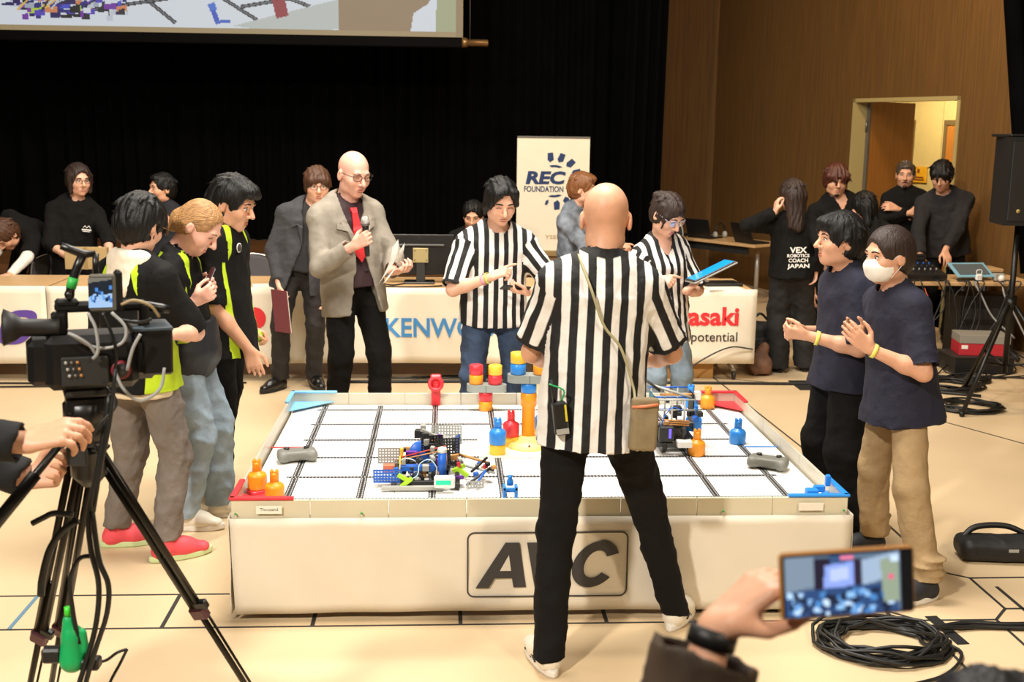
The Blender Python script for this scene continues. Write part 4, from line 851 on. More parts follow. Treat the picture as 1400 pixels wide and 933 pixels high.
# sound desk, loudspeaker and its clutter
def desk(x0, x1, y0, y1, z, label):
    e = empty('equipment_desk', ((x0+x1)/2, (y0+y1)/2, 0), label, 'table'); w, dp = x1-x0, y1-y0; q = MB(); q.box((0, 0, z-.015), (w, dp, .03), bev=.004); q.build('tabletop', TTOP, e)
    for sx_ in (-1, 1):
        q = MB(); q.tube([(sx_*(w/2-.1), 0, z-.03), (sx_*(w/2-.1), 0, .1)], .024, 8); q.build('leg', DKG, e); q = MB(); q.tube([(sx_*(w/2-.1), -dp*.45, .03), (sx_*(w/2-.1), 0, .1), (sx_*(w/2-.1), dp*.45, .03)], .02, 8); q.build('foot', DKG, e)
    return e
desk(3.40, 4.62, 4.15, 4.70, .70, 'beech equipment desk crowded with sound gear at the right')
desk(4.22, 4.62, 4.78, 5.05, .74, 'second beech desk behind the sound gear at the right edge')
mx_ = empty('mixing_desk', (3.62, 4.40, .70), 'black mixing desk on the equipment desk', 'mixer')
q = MB(); q.box((0, 0, .05), (.46, .40, .09), (V(1, 0, 0), nrm(V(0, 1, .18)), nrm(V(0, -.18, 1))), .006); q.build('console', BLKP, mx_)
for i in range(8):
    for k in range(3): q = MB(); q.lathe([(.008, 0), (.006, .018)], (-.18+.05*i, -.10+.08*k, .085+.016*k), 8); q.build('knob', (GLY, DKG, VBLUE)[k], mx_)
q = MB(); q.box((0, .22, .12), (.40, .05, .14), bev=.01); q.build('meter_bridge', BLKP, mx_)
thing_mb('flight_case', 'low black equipment case behind the mixing desk', 'case', [('shell', lambda q: q.box((0, 0, .08), (.42, .2, .16), bev=.008), BLKP), ('latch', lambda q: q.box((-.1, -.102, .08), (.05, .006, .03)), STEEL)], (3.58, 4.66, .70))
tab = empty('folded_tablet', (4.12, 4.36, .70), 'light blue tablet lying open on the equipment desk', 'tablet'); TM = (nrm(V(1, .1, 0)), nrm(V(-.1, 1, .5)), nrm(V(0, -.5, 1)))
q = MB(); q.box((0, 0, .08), (.34, .22, .012), TM, .003); q.build('case', mat('light_blue_case', '#7fb0c4', .5), tab); q = MB(); q.box((.0, -.004, .088), (.28, .16, .004), TM); q.build('screen', mat('tablet_grey', '#5a6468', .25), tab)
thing_mb('power_adapter', 'white power adapter standing on the equipment desk', 'adapter', [('shell', lambda q: q.box((0, 0, .06), (.06, .03, .12), bev=.012), mat('white_plastic', '#e8e6e0', .4)), ('loop', lambda q: q.tube(spline([(-.02, 0, .11), (-.02, 0, .15), (.02, 0, .15), (.02, 0, .11)], 6), .005, 6), mat('white_cable', '#dcdcd6', .5))], (4.121, 4.200, 0.647), 0)
thing_mb('sensor_box', 'small grey connector box on the equipment desk', 'box', [('shell', lambda q: q.box((0, 0, .03), (.09, .06, .06), bev=.006), GLY), ('port', lambda q: q.box((0, -.031, .03), (.03, .004, .02)), BLKP)], (4.34, 4.3, .70))
thing_mb('round_device', 'small white round device at the front of the equipment desk', 'device', [('ball', lambda q: q.ball((0, 0, .03), .03), mat('white_plastic', '#e8e6e0', .4)), ('stand', lambda q: q.lathe([(.025, 0), (.015, .01)], n=12), DKG)], (4.32, 4.2, .70))
thing_mb('red_box', 'red and grey carton under the equipment desk', 'box', [('body', lambda q: q.box((0, 0, .05), (.36, .25, .10), bev=.003), mat('red_card', '#b3202c', .6)), ('lid', lambda q: q.box((.02, 0, .135), (.40, .26, .07), bev=.003), mat('grey_card', '#8a8478', .7)), ('label', lambda q: q.box((-.14, -.127, .07), (.05, .003, .03)), PAPER)], (4.0, 3.86, .15), -.15)
thing_mb('equipment_rack', 'black equipment rack under the equipment desk', 'rack', [('shell', lambda q: q.box((0, 0, .28), (.5, .3, .56), bev=.006), BLKP), ('face_plate', lambda q: q.box((0, -.153, .40), (.44, .006, .10)), DKG), ('face_plate', lambda q: q.box((0, -.153, .25), (.44, .006, .10)), DKG), ('knob', lambda q: q.ball((.15, -.16, .4), .012, 8, 5), GLY)], (4.30, 4.5, 0))
thing_mb('crate', 'black crate carrying the red carton', 'crate', [('shell', lambda q: q.box((0, 0, .07), (.5, .34, .14), bev=.006), BLKP), ('rim', lambda q: q.box((0, 0, .143), (.52, .36, .012)), DKG)], (4.0, 3.88, 0))
rsx = random.Random(11)
for k in range(14):
    x0 = 3.45+rsx.random()*1.1; pts = [(x0, 4.12+.1*rsx.random(), .715), (x0+.05, 4.08, .70), (x0+.12*rsx.uniform(-1, 1), 4.05, .35+.2*rsx.random()), (x0+.25*rsx.uniform(-1, 1), 3.98, .15), (x0+.3*rsx.uniform(-1, 1), 3.75, .012), (x0+.6*rsx.uniform(-1, 1), 3.5, .012)]
    wire('hanging_cable', 'black cable hanging from the equipment desk to the floor', pts, .006, CAB, group='cables hanging from the equipment desk')
for k in range(2): wire('grey_cable', ('pale grey cable hanging over the front of the equipment desk', 'pale grey cable trailing below the light blue tablet')[k], [(4.05+.25*k, 4.14, .715), (4.1+.2*k, 4.08, .60), (4.2+.2*k, 4.05, .42), (4.38+.1*k, 4.0, .25)], .008, CABG)
def coil(name, label, c, r, n, thick, m, seed, rise=.04, squash=.8, cat='cable coil'):
    r_ = np.random.RandomState(seed); pts = []; T = n*22
    for k in range(T):
        a = 2*math.pi*k/22; w = k/T; rr = r*(1-.35*r_.rand()*.3-.28*math.sin(w*9+seed)**2+.04*math.sin(a*2+w*11)); pts.append((c[0]+rr*math.cos(a)+.05*r*math.sin(w*13), c[1]+squash*rr*math.sin(a)+.06*r*math.cos(w*17), thick+rise*w*(.6+.4*math.sin(k*.7))))
    q = MB(); q.tube(pts, thick, 6); o = q.build(name, m); return tag(o, label, cat)
coil('cable_coil', 'black cable coil on the floor under the loudspeaker tripod', (3.35, 2.55, 0), .26, 8, .008, CAB, 3); coil('cable_coil', 'black cable coil beside the equipment desk', (3.5, 3.25, 0), .28, 9, .008, CAB, 5); coil('cable_coil', 'black cable coil at the right frame edge', (4.0, 2.3, 0), .26, 8, .008, CAB, 8)
coil('cable_coil', 'small black cable coil in front of the crate', (3.75, 3.45, 0), .2, 6, .008, CAB, 9)
# loudspeaker on its tripod
st = empty('speaker_stand', (3.62, 2.62, 0), 'black tripod stand under the loudspeaker', 'stand'); sp0 = V(3.62, 2.62, 0); BM = mat('black_metal', '#14120f', .4, metal=.3)
q = MB(); q.tube([(0, 0, .25), (0, 0, 1.32)], .02, 10); q.build('pole', BM, st); q = MB(); q.lathe([(.035, 0), (.035, .07)], (0, 0, .72), 12); q.build('collar', BM, st)
for k, a in enumerate((math.radians(215), math.radians(335), math.radians(95))):
    d = V(math.cos(a), math.sin(a), 0); q = MB(); q.tube([d*.03+V(0, 0, .74), d*.52+V(0, 0, .02)], .016, 8); l_ = q.build('leg', BM, st); q = MB(); q.tube([V(0, 0, .30), d*.30+V(0, 0, .36)], .010, 6); q.build('brace', BM, l_); q = MB(); q.ball(d*.52+V(0, 0, .02), .022, 8, 6); q.build('rubber_foot', BM, l_)
lsp = empty('loudspeaker', (float(sp0[0])+.0, float(sp0[1])+.0, 1.32), 'black loudspeaker on the tripod at the right edge', 'loudspeaker')
q = MB(); q.prism([(-.19, -.17), (.19, -.17), (.13, .17), (-.13, .17)], (0, 0, 0), (1, 0, 0), (0, 1, 0), .60); q.build('cabinet', mat('speaker_black', '#100f0e', .6, bump=.2, bscale=200), lsp)
q = MB(); q.box((0, -.174, .30), (.34, .01, .54), bev=.004); q.build('grille', mat('grille_black', '#17140f', .7), lsp); q = MB(); q.box((0, 0, .61), (.36, .30, .02), bev=.008); q.build('top_cap', BLKP, lsp); q = MB(); q.lathe([(.014, 0), (.014, .004)], (-.10, -.181, .10), 12, (0, -1, 0)); q.build('badge', mat('badge_gold', '#a08a4a', .4), lsp)

# things on the near floor
coil('cable_coil', 'large loose coil of black cable on the floor at lower right', (1.29, -1.23, 0), .265, 13, .0075, CAB, 21, .06, .78)
wire('floor_cable', 'black cable running right from the large coil', [(1.5, -1.12, .012), (1.7, -1.06, .012), (1.9, -1.08, .012), (2.4, -1.05, .012), (3.2, -1.0, .012)], .010, CAB); wire('floor_cable', 'thin black cable looping off the large coil', [(1.48, -1.2, .012), (1.56, -1.32, .012), (1.42, -1.5, .012), (1.2, -1.6, .012), (.95, -1.75, .012), (.7, -2.0, .012)], .007, CAB); wire('floor_cable', 'second black cable running right from the large coil', [(1.5, -1.15, .03), (1.72, -1.1, .012), (2.0, -1.12, .012), (2.5, -1.1, .012), (3.2, -1.06, .012)], .009, CAB)
GREENP = mat('green_plastic', '#12a45a', .4)
for k, (x, y, a, lab) in enumerate(((1.14, -1.02, .3, 'green cable connector at the back of the large coil'), (1.24, -1.0, .1, 'second green cable connector beside the first on the large coil'))):
    thing_mb('cable_connector', lab, 'connector', [('body', lambda q: q.lathe([(.016, -.05), (.022, -.045), (.022, .03), (.014, .05)], (0, 0, .03), 12, (1, 0, 0)), GREENP), ('plug', lambda q: q.lathe([(.012, .05), (.012, .075)], (0, 0, .03), 10, (1, 0, 0)), BLKP)], (x, y, .05), a)
pz = empty('black_pouch', (2.18, -.34, 0), 'black zipped pouch with a strap on the floor at the right edge', 'bag', None, -.1); v = Vol((-.26, -.16, 0), (.26, .16, .2), .008); v.box((0, 0, .055), (.20, .085, .055), None, .045, .02)
vol_obj(v, 'body', mat('black_nylon', '#151516', .6, var=.2), pz, (0, 0, 0), .004, 3, 40); q = MB(); q.tube(spline([(-.17, .02, .09), (-.10, .05, .135), (.04, .06, .14), (.15, .04, .10)], 6), .014, 6); q.build('strap', BLKP, pz); q = MB(); q.box((.03, -.084, .07), (.045, .004, .014)); q.build('brand_patch', GLY, pz)

# ------------------------------------------------------------------ people
def fwd(yaw): a = math.radians(yaw); return V(math.sin(a), -math.cos(a), 0)
UP = V(0, 0, 1)
def lerp(a, b, t): return V(a)*(1-t)+V(b)*t
def ik(a, c, l1, l2, pole):
    a, c = V(a), V(c); d = c-a; L = np.linalg.norm(d)
    if L > (l1+l2)*.995: s = L/((l1+l2)*.995); l1 *= s; l2 *= s
    x = (L*L+l1*l1-l2*l2)/(2*L); hh = math.sqrt(max(0, l1*l1-x*x)); u = d/L; p = V(pole)-u*(V(pole)@u)
    return a+u*x+nrm(p)*hh
class J: pass
def pose(h, pel, neck, head, chest, face, hl, hr, fl, fr, hips=None, sw=.172, w=1.0, knee=None, lens=(.172, .15), sit=False):
    """Joints in world space. Hands: (wrist, finger direction, palm normal, curl, elbow pole). Feet: (x, y, toe yaw)."""
    j = J(); g = h/1.75; j.g = g; j.h = h; j.w = w*g*.96; j.hs = g*1.07; sw *= .92
    pel = V(pel) if sit else V(pel[0], pel[1], .545*h)
    j.pel, j.neck, j.head = V(pel), V(neck), V(head); j.U = nrm(j.neck-j.pel)
    f = fwd(chest); j.F = nrm(f-j.U*(f@j.U)); j.R = np.cross(j.F, j.U)
    hf = fwd(hips if hips is not None else chest); j.HF = hf; j.HR = np.cross(hf, UP)
    y, p, r = (list(face)+[0, 0])[:3]; p = math.radians(p); f = fwd(y)*math.cos(p)-UP*math.sin(p); u = nrm(UP-f*(UP@f)); rr = np.cross(f, u)
    a = math.radians(r); j.hR = rr*math.cos(a)+u*math.sin(a); j.hU = u*math.cos(a)-rr*math.sin(a); j.hF = f
    j.sh = {}; j.el = {}; j.wr = {}; j.hand = {}; j.hip = {}; j.kn = {}; j.an = {}; j.toe = {}
    for sd, s, hd, ft in (('r', 1, hr, fr), ('l', -1, hl, fl)):
        j.sh[sd] = j.neck+j.R*s*sw*j.w-j.U*.060*g-j.F*.005
        pole = hd[4] if len(hd) > 4 else (-UP*.8-j.F*.5+j.R*s*.3)
        j.wr[sd] = V(hd[0]); j.el[sd] = ik(j.sh[sd], hd[0], lens[0]*h, lens[1]*h, pole); j.hand[sd] = hd
        j.hip[sd] = j.pel+j.HR*s*.088*j.w-UP*.03*g
        j.an[sd] = V(ft[0], ft[1], .085*g); j.toe[sd] = fwd(ft[2])
        kp = (knee or {}).get(sd, j.HF*.6+j.toe[sd]*.6)
        j.kn[sd] = ik(j.hip[sd], j.an[sd], .245*h, .246*h, kp)
    j.base = V(pel[0], pel[1], 0); return j
def Hp(j, x, y, z):
    s = j.hs; return j.head+(j.hR*x+j.hF*y+j.hU*z)*s
def torso(vol, j, inf=0.0, belly=0.0, k=.04, waist=1.0, bust=0.0, slim=1.0):
    w, g, P, N, U, F = j.w*slim, j.g, j.pel, j.neck, j.U, j.F
    L = np.linalg.norm(N-P); at = lambda t: P+U*L*t
    vol.cone(at(-.06), at(.12), .150*w+inf, .146*w+inf, k, j.HF, .72)
    vol.cone(at(.10), at(.48), (.140*waist)*w+inf, (.150*waist)*w+inf, k, F, .72)
    vol.cone(at(.46), at(.80), .152*w+inf, .160*w+inf, k, F, .66)
    vol.cone(at(.80), at(.93), .150*w+inf, .085*w+inf, k, F, .74)
    if belly: vol.ell(at(.3)+F*.05*w, (.13*w+inf, (.09+belly)*w+inf, .16*g+inf), np.array([j.R, F, U]), k)
    if bust:
        for s in (-1, 1): vol.ell(at(.66)+F*.08*w+j.R*s*.07*w, (.06*w+inf, (.045+bust)*w+inf, .065*g+inf), np.array([j.R, F, U]), .05)
    for s in 'rl':
        vol.cone(N-U*.035*g, j.sh[s], .062*g+inf*.7, .056*g+inf, k)
        vol.cone(N+U*.01*g, lerp(N, j.sh[s], .75), .045*g+inf*.4, .045*g+inf*.6, .03)
def add_hand(vol, wr, d, n, curl, side, g, spread=.08):
    d = nrm(d); n = nrm(V(n)-d*(V(n)@d)); t = np.cross(d, n)*(1 if side == 'r' else -1); wr = V(wr)
    cu = curl if hasattr(curl, '__len__') else [curl]*4
    th = cu[4] if len(cu) > 4 else .4
    for i in range(4):
        lat = (.031, .0105, -.0105, -.031)[i]*g; kn = wr+d*(.088, .092, .088, .080)[i]*g+t*lat
        vol.cone(wr+d*.012*g+t*lat*.6, kn, .0135*g, .0105*g, .012)
        L = (.070, .078, .073, .058)[i]*g; a = math.radians(75)*cu[i]*.9; dd = nrm(d+t*lat*spread*18); p = kn
        ang = 0
        for q, (fr, r0, r1) in enumerate(((.44, .0098, .0090), (.32, .0090, .0082), (.26, .0082, .0070))):
            ang += a*(1.0, 1.15, .8)[q]; e = p+(dd*math.cos(ang)+n*math.sin(ang))*L*fr
            vol.cone(p, e, r0*g, r1*g, .003); p = e
    b = wr+d*.024*g+t*.024*g; m1 = b+nrm(d*.55+t*(.75-.45*th)+n*(.15+.55*th))*.044*g
    m2 = m1+nrm(d*.85+t*(.35-.45*th)+n*(.1+.5*th))*.034*g; m3 = m2+nrm(d*.95+t*(.12-.4*th)+n*(.1+.4*th))*.026*g
    vol.cone(b, m1, .0155*g, .0115*g, .012); vol.cone(m1, m2, .0112*g, .0100*g, .003); vol.cone(m2, m3, .0100*g, .0082*g, .003)
def head_sdf(vol, j, jaw=1.0, nose=1.0, chin=1.0, fat=0.0):
    g = j.hs; A = np.array([j.hR, j.hF, j.hU]); H = lambda x, y, z: Hp(j, x, y, z)
    E = lambda c, r, k=.02, **kw: vol.ell(H(*c), [q*g for q in r], A, k, **kw)
    E((0, -.014, .036), (.0755, .097, .087)); E((0, .015, -.028), (.0615*jaw+fat, .069, .086), .03)
    E((0, .054, -.091), (.028*jaw+fat, .027, .022*chin), .025)
    for s in (-1, 1):
        E((s*.040, .045, -.022), (.027+fat, .036, .030), .025); E((s*.046*jaw, .005, -.07), (.018+fat, .036, .022), .03)
    vol.cone(H(-.034, .078, .028), H(.034, .078, .028), .013*g, .013*g, .018)
    for s in (-1, 1): E((s*.0315, .103, .010), (.019, .019, .0125), .012, carve=True)
    vol.cone(H(0, .084, .016), H(0, .109*nose+.001, -.024), .0085*g, .0120*g, .010)
    for s in (-1, 1): E((s*.0125, .094, -.029), (.0085, .011, .0085), .006)
    E((0, .069, -.064), (.026, .014, .020), .015)
    vol.cone(H(-.018, .079, -.058), H(.018, .079, -.058), .0062*g, .0062*g, .004); vol.cone(H(-.015, .080, -.070), H(.015, .080, -.070), .0070*g, .0070*g, .004)
    E((0, .0905, -.0640), (.022, .004, .0015), .003, carve=True)
    for s in (-1, 1):                       # ears
        E((s*.0795, -.014, -.006), (.0105, .020, .032), .008); E((s*.091, -.008, -.004), (.007, .011, .019), .005, carve=True)
    vol.cone(H(0, -.022, -.045), lerp(j.neck, j.head, .08)-j.F*.01, .050*g, .057*g, .03)
def make_body(j, skin, parent, res=.018, fres=.0060, head=True, hands='rl', name='body', **hk):
    pts = [j.pel, j.neck, j.head]+[q[s] for q in (j.sh, j.el, j.wr, j.kn, j.an) for s in 'rl']
    pts = np.array(pts); lo = pts.min(0)-.22; hi = pts.max(0)+.24; lo[2] = max(0.005, lo[2])
    fine = []
    if head: fine.append((j.head-.135*j.g, j.head+.145*j.g))
    for s in hands:
        hd = j.hand[s]; c = V(hd[0])+nrm(hd[1])*.085; fine.append((c-.10, c+.10))
    v = Vol(lo, hi, res, fine, fres)
    g = j.g
    torso(v, j, -.012)
    for s in 'rl':
        v.cone(j.hip[s], j.kn[s], .078*g, .055*g, .03); v.cone(j.kn[s], j.an[s], .054*g, .036*g, .02)
        v.cone(lerp(j.kn[s], j.an[s], .12), lerp(j.kn[s], j.an[s], .5), .045*g, .050*g, .02)
        v.cone(j.an[s]-UP*.035*g, j.an[s]-UP*.045*g+j.toe[s]*.13*g, .034*g, .028*g, .02)
        v.cone(j.sh[s], j.el[s], .050*g, .039*g, .03); v.cone(j.el[s], lerp(j.el[s], j.wr[s], .35), .039*g, .040*g, .02)
        hd = j.hand[s]; d = nrm(hd[1]); n = nrm(V(hd[2])-d*(V(hd[2])@d))
        v.cone(lerp(j.el[s], j.wr[s], .35), j.wr[s], .039*g, .0265*g, .02, n, .88)
        if s in hands: add_hand(v, j.wr[s], hd[1], hd[2], hd[3], s, g)
    if head: head_sdf(v, j, **hk)
    return vol_obj(v, name, skin, parent, j.base, smooth=1)
def bounds(j, keys, m=.2):
    pts = []
    for k in keys:
        a = getattr(j, k); pts += list(a.values()) if isinstance(a, dict) else [a]
    pts = np.array(pts); return pts.min(0)-m, pts.max(0)+m
def along(j, s, t):
    """point on the arm: t in 0..1 upper arm, 1..2 forearm."""
    return lerp(j.sh[s], j.el[s], t) if t <= 1 else lerp(j.el[s], j.wr[s], t-1)
def make_top(j, m, parent, sleeve=.8, inf=.020, hem=.10, sr=(.070, .070, .058, .046), neck_r=.064, vneck=0.0, amp=.004, freq=42, res=.0105, fields=None,
             name='shirt', belly=0.0, waist=1.08, bust=0.0, flare=.012, front=None, collar=0.0, collar_r=.070, seed=1, slim=1.0, hood=False, sleeves='rl', extra=None):
    lo, hi = bounds(j, ('pel', 'neck', 'sh', 'el', 'wr') if sleeve > 1 else ('pel', 'neck', 'sh', 'el'), .2)
    lo[2] = min(lo[2], j.pel[2]-hem-.06); lo[2] = max(lo[2], .1); v = Vol(lo, hi, res); g = j.g
    torso(v, j, inf, belly, waist=waist, bust=bust, slim=slim)
    if hem > 0: v.cone(j.pel-j.U*(hem+.05), j.pel+j.U*.10, .154*j.w*slim+inf+flare+.024, .146*j.w*slim+inf, .05, j.HF, .88)
    if extra: extra(v)
    v.half(j.pel-j.U*hem, -j.U)
    for s in sleeves:
        w = Vol.__new__(Vol); w.ax = v.ax; w.d = np.full_like(v.d, .25)
        e = along(j, s, sleeve)
        if sleeve <= 1:
            ax = nrm(j.el[s]-j.sh[s]); w.cone(j.sh[s], e+ax*.03, sr[0]*g, sr[1]*g, .02); inner = .046*g
        else:
            ax = nrm(j.wr[s]-j.el[s]); w.cone(j.sh[s], j.el[s], sr[0]*g, sr[2]*g, .02); w.cone(j.el[s], e+ax*.03, sr[2]*g, sr[3]*g, .02); inner = .036*g
        w.half(e, ax, .004)
        ro = (sr[1] if sleeve <= 1 else sr[3])*g-res*1.7
        if ro > .03: w.cone(e-ax*.012, e+ax*.06, ro, ro, .006, carve=True)
        k = .025; a, b = v.d, w.d; h = np.maximum(k-np.abs(a-b), 0)/k; v.d = np.minimum(a, b)-h*h*k*.25
    hb = j.head-j.hU*.05*g
    if collar: v.cone(j.neck-(hb-j.neck)*.15, lerp(j.neck, hb, collar), (collar_r+.012)*g, collar_r*g, .02)
    nb = j.neck-j.F*.006
    v.cone(nb+j.F*.012-j.U*.01, lerp(nb, hb, 1.3), neck_r*g, neck_r*g*1.02, .006, carve=True)
    if vneck: v.cone(nb+j.U*.03+j.F*.09, nb+j.F*.13-j.U*vneck, .052*g, .010, .006, carve=True)
    if hood:
        v.cone(nb-j.F*.075-j.U*.03+j.R*.07, nb-j.F*.06+j.U*.05+j.R*.075, .05*g, .035*g, .03); v.cone(nb-j.F*.075-j.U*.03-j.R*.07, nb-j.F*.06+j.U*.05-j.R*.075, .05*g, .035*g, .03)
        v.cone(nb-j.F*.10-j.U*.05, nb-j.F*.085+j.U*.05, .06*g, .04*g, .04)
    if front: v.carve_fn(lambda X, Y, Z: front(*[(X-j.pel[0])*a[0]+(Y-j.pel[1])*a[1]+(Z-j.pel[2])*a[2] for a in (j.R, j.F, j.U)]))
    return vol_obj(v, name, m, parent, j.base, amp*1.5, seed, freq, V(j.U)+j.R*.5, 2.5, fields, 1)
def make_trousers(j, m, parent, r=(.096, .074, .062), amp=.004, freq=38, res=.0115, fields=None, waist=.07, ankle=.07, inf=.008, name='trousers', seed=3, stack=.0):
    lo, hi = bounds(j, ('pel', 'hip', 'kn', 'an'), .2); lo[2] = .02; hi[2] = j.pel[2]+waist+.08; v = Vol(lo, hi, res); g = j.g
    v.cone(j.pel-UP*.03, j.pel+j.U*(waist+.04), .150*j.w+inf, .142*j.w+inf, .04, j.HF, .74)
    for s in 'rl':
        v.cone(j.hip[s], j.kn[s], r[0]*g, r[1]*g, .03); v.cone(j.kn[s], j.an[s]-UP*.03, r[1]*g, r[2]*g, .02)
        v.cone(j.hip[s]-j.HF*.035+UP*.01, j.hip[s]-j.HF*.02-UP*.08, .085*g, .075*g, .03)
        if stack:
            for q in range(4): v.ell(j.an[s]+UP*(.02+.03*q)+j.HF*.008*(-1)**q, (r[2]*g+stack, r[2]*g+stack, .018), None, .012)
    v.half(j.pel+j.U*waist, j.U); v.half((0, 0, ankle), (0, 0, -1))
    return vol_obj(v, name, m, parent, j.base, amp*1.4, seed, freq, j.HR+UP*.35, 2.0, fields, 1)
def make_shoe(j, s, parent, upper, sole, size=.28, wide=1.0, accent=None, res=.0075):
    """shoe > sole (> nothing): rounded upper on a shaped sole, at ankle s."""
    a = j.an[s]; f = j.toe[s]; r = np.cross(f, UP); g = size; c = V(a[0], a[1], 0)+f*.07*g/.28
    lo = c-.22; hi = c+.22; lo[2] = .004; hi[2] = .16; v = Vol(lo, hi, res); W = .042*wide*g/.28
    p = lambda y, z, x=0: c+f*y*g+UP*z+r*x
    v.cone(p(-.30, .045), p(.05, .048), W*.88, W*1.02, .02); v.cone(p(.05, .045), p(.34, .036), W*1.05, W*.86, .02, UP, .72)
    v.cone(p(-.27, .05), p(-.23, .105), W*.92, W*.9, .03); v.cone(p(-.20, .08), p(.14, .052), W*.8, W*.8, .03)
    v.cone(p(-.245, .09), p(-.235, .16), W*.74, W*.72, .008, carve=True)
    v.half((0, 0, .012), (0, 0, -1))
    o = vol_obj(v, 'shoe', upper, parent, j.base)
    out = []
    for q in range(28):
        t = 2*math.pi*q/28; y = math.cos(t); x = math.sin(t)
        ww = W*(1.06 if y > 0 else .98)*(1-.16*max(0, y)**3); out.append((ww*x*(1+.0*y), (.5*y+.02)*g))
    b = MB(); o0 = c+UP*.002-j.base
    n = len(out); vs = []
    for (z, sc) in ((0, .95), (.006, 1.0), (.020, 1.0), (.026, .95)):
        vs += [o0+r*px*sc+f*(py*(1 if sc == 1 else .985))+UP*(z+max(0, py/g-.3)*.03) for px, py in out]
    fs = [tuple(range(n)), tuple(range(3*n, 4*n))[::-1]]+[(q*n+i, (q+1)*n+i, (q+1)*n+(i+1) % n, q*n+(i+1) % n) for q in range(3) for i in range(n)]
    b._add(vs, fs, False); so = b.build('sole', sole, o)
    if accent:
        for sx in (-1, 1):
            for (y0, z0, y1, z1) in ((-.16, .03, .12, .066), (-.02, .03, .20, .055), (-.30, .05, .22, .034)):
                b = MB(); pts = [p(y0+(y1-y0)*t, z0+(z1-z0)*t, sx*W*(1.0-.42*max(0, (z0+(z1-z0)*t-.045)/.03))) - j.base for t in np.linspace(0, 1, 6)]
                b.tube(pts, .0045, 6); b.build('stripe', accent, o)
    return o
def make_hair(j, m, parent, v=.012, hl=.078, zc=-.075, tilt=.55, ear=True, extra=(), fringe=False, tufts=46, carve=(), amp=.0035, res=.0065, name='hair', seed=5, face_w=.074):
    g = j.hs; A = np.array([j.hR, j.hF, j.hU]); H = lambda c: Hp(j, *c); lo = j.head-.20*g; hi = j.head+.19*g
    for e in extra:
        for q in (e[1], e[2] if e[0] == 'c' else e[1]): lo = np.minimum(lo, H(q)-.07); hi = np.maximum(hi, H(q)+.07)
    w = Vol(lo, hi, res)
    w.ell(H((0, -.014, .037)), [q*g for q in (.0755+v, .097+v, .087+v*1.25)], A, .02)
    w.ell(H((0, -.040, -.015)), [q*g for q in (.070+v*.9, .072+v, .085)], A, .03)
    w.ell(H((0, .112, hl-.112)), [face_w*g, .082*g, .118*g], A, .012, carve=True)
    if ear:
        for s in (-1, 1): w.ell(H((s*.088, .004, -.022)), [.030*g, .024*g, .036*g], A, .008, carve=True)
    w.half(H((0, 0, zc)), -(j.hU+j.hF*-tilt), .01)
    rt = np.random.RandomState(seed+7)
    for _ in range(tufts):
        d = rt.normal(size=3); d[2] = abs(d[2])*.9-.15; d = nrm(d)
        if d[1] > .35 and d[2] < .75 and not fringe: continue
        n = j.hR*d[0]+j.hF*d[1]+j.hU*d[2]; P = H((d[0]*(.0755+v*.8), -.014+d[1]*(.097+v*.8), .037+d[2]*(.087+v)))
        t = nrm(-j.hU+n*(j.hU@n)+j.hR*rt.normal()*.35+j.hF*.3*rt.normal()); w.cone(P-n*.004, P+t*(.035+.03*rt.rand())*g+n*.004*rt.rand(), .011*g, .003*g, .007)
    for e in extra:
        if e[0] == 'c': w.cone(H(e[1]), H(e[2]), e[3]*g, e[4]*g, e[5] if len(e) > 5 else .02)
        else: w.ell(H(e[1]), [q*g for q in e[2]], A, e[3] if len(e) > 3 else .02)
    for c in carve: w.ell(H(c[0]), [q*g for q in c[1]], A, .008, carve=True)
    vs, fs = w.polys(); vs = relax(vs, fs, 1)
    nn = vnormals(vs, fs); loc = (vs-j.head)@A.T; ang = np.arctan2(loc[:, 0], -loc[:, 1]); rs = np.random.RandomState(seed)
    st = sum(np.sin(ang*f+loc[:, 2]*20*q+rs.rand()*6) for f, q in ((17, .5), (29, -.4), (41, .8)))/3+.5*np.sin(loc[:, 0]*190+rs.rand()*6+4*np.sin(loc[:, 2]*18))
    vs = vs+nn*(st*amp)[:, None]
    me = np_mesh(name, vs-j.base, fs); me.materials.append(m); return link(name, me, parent)
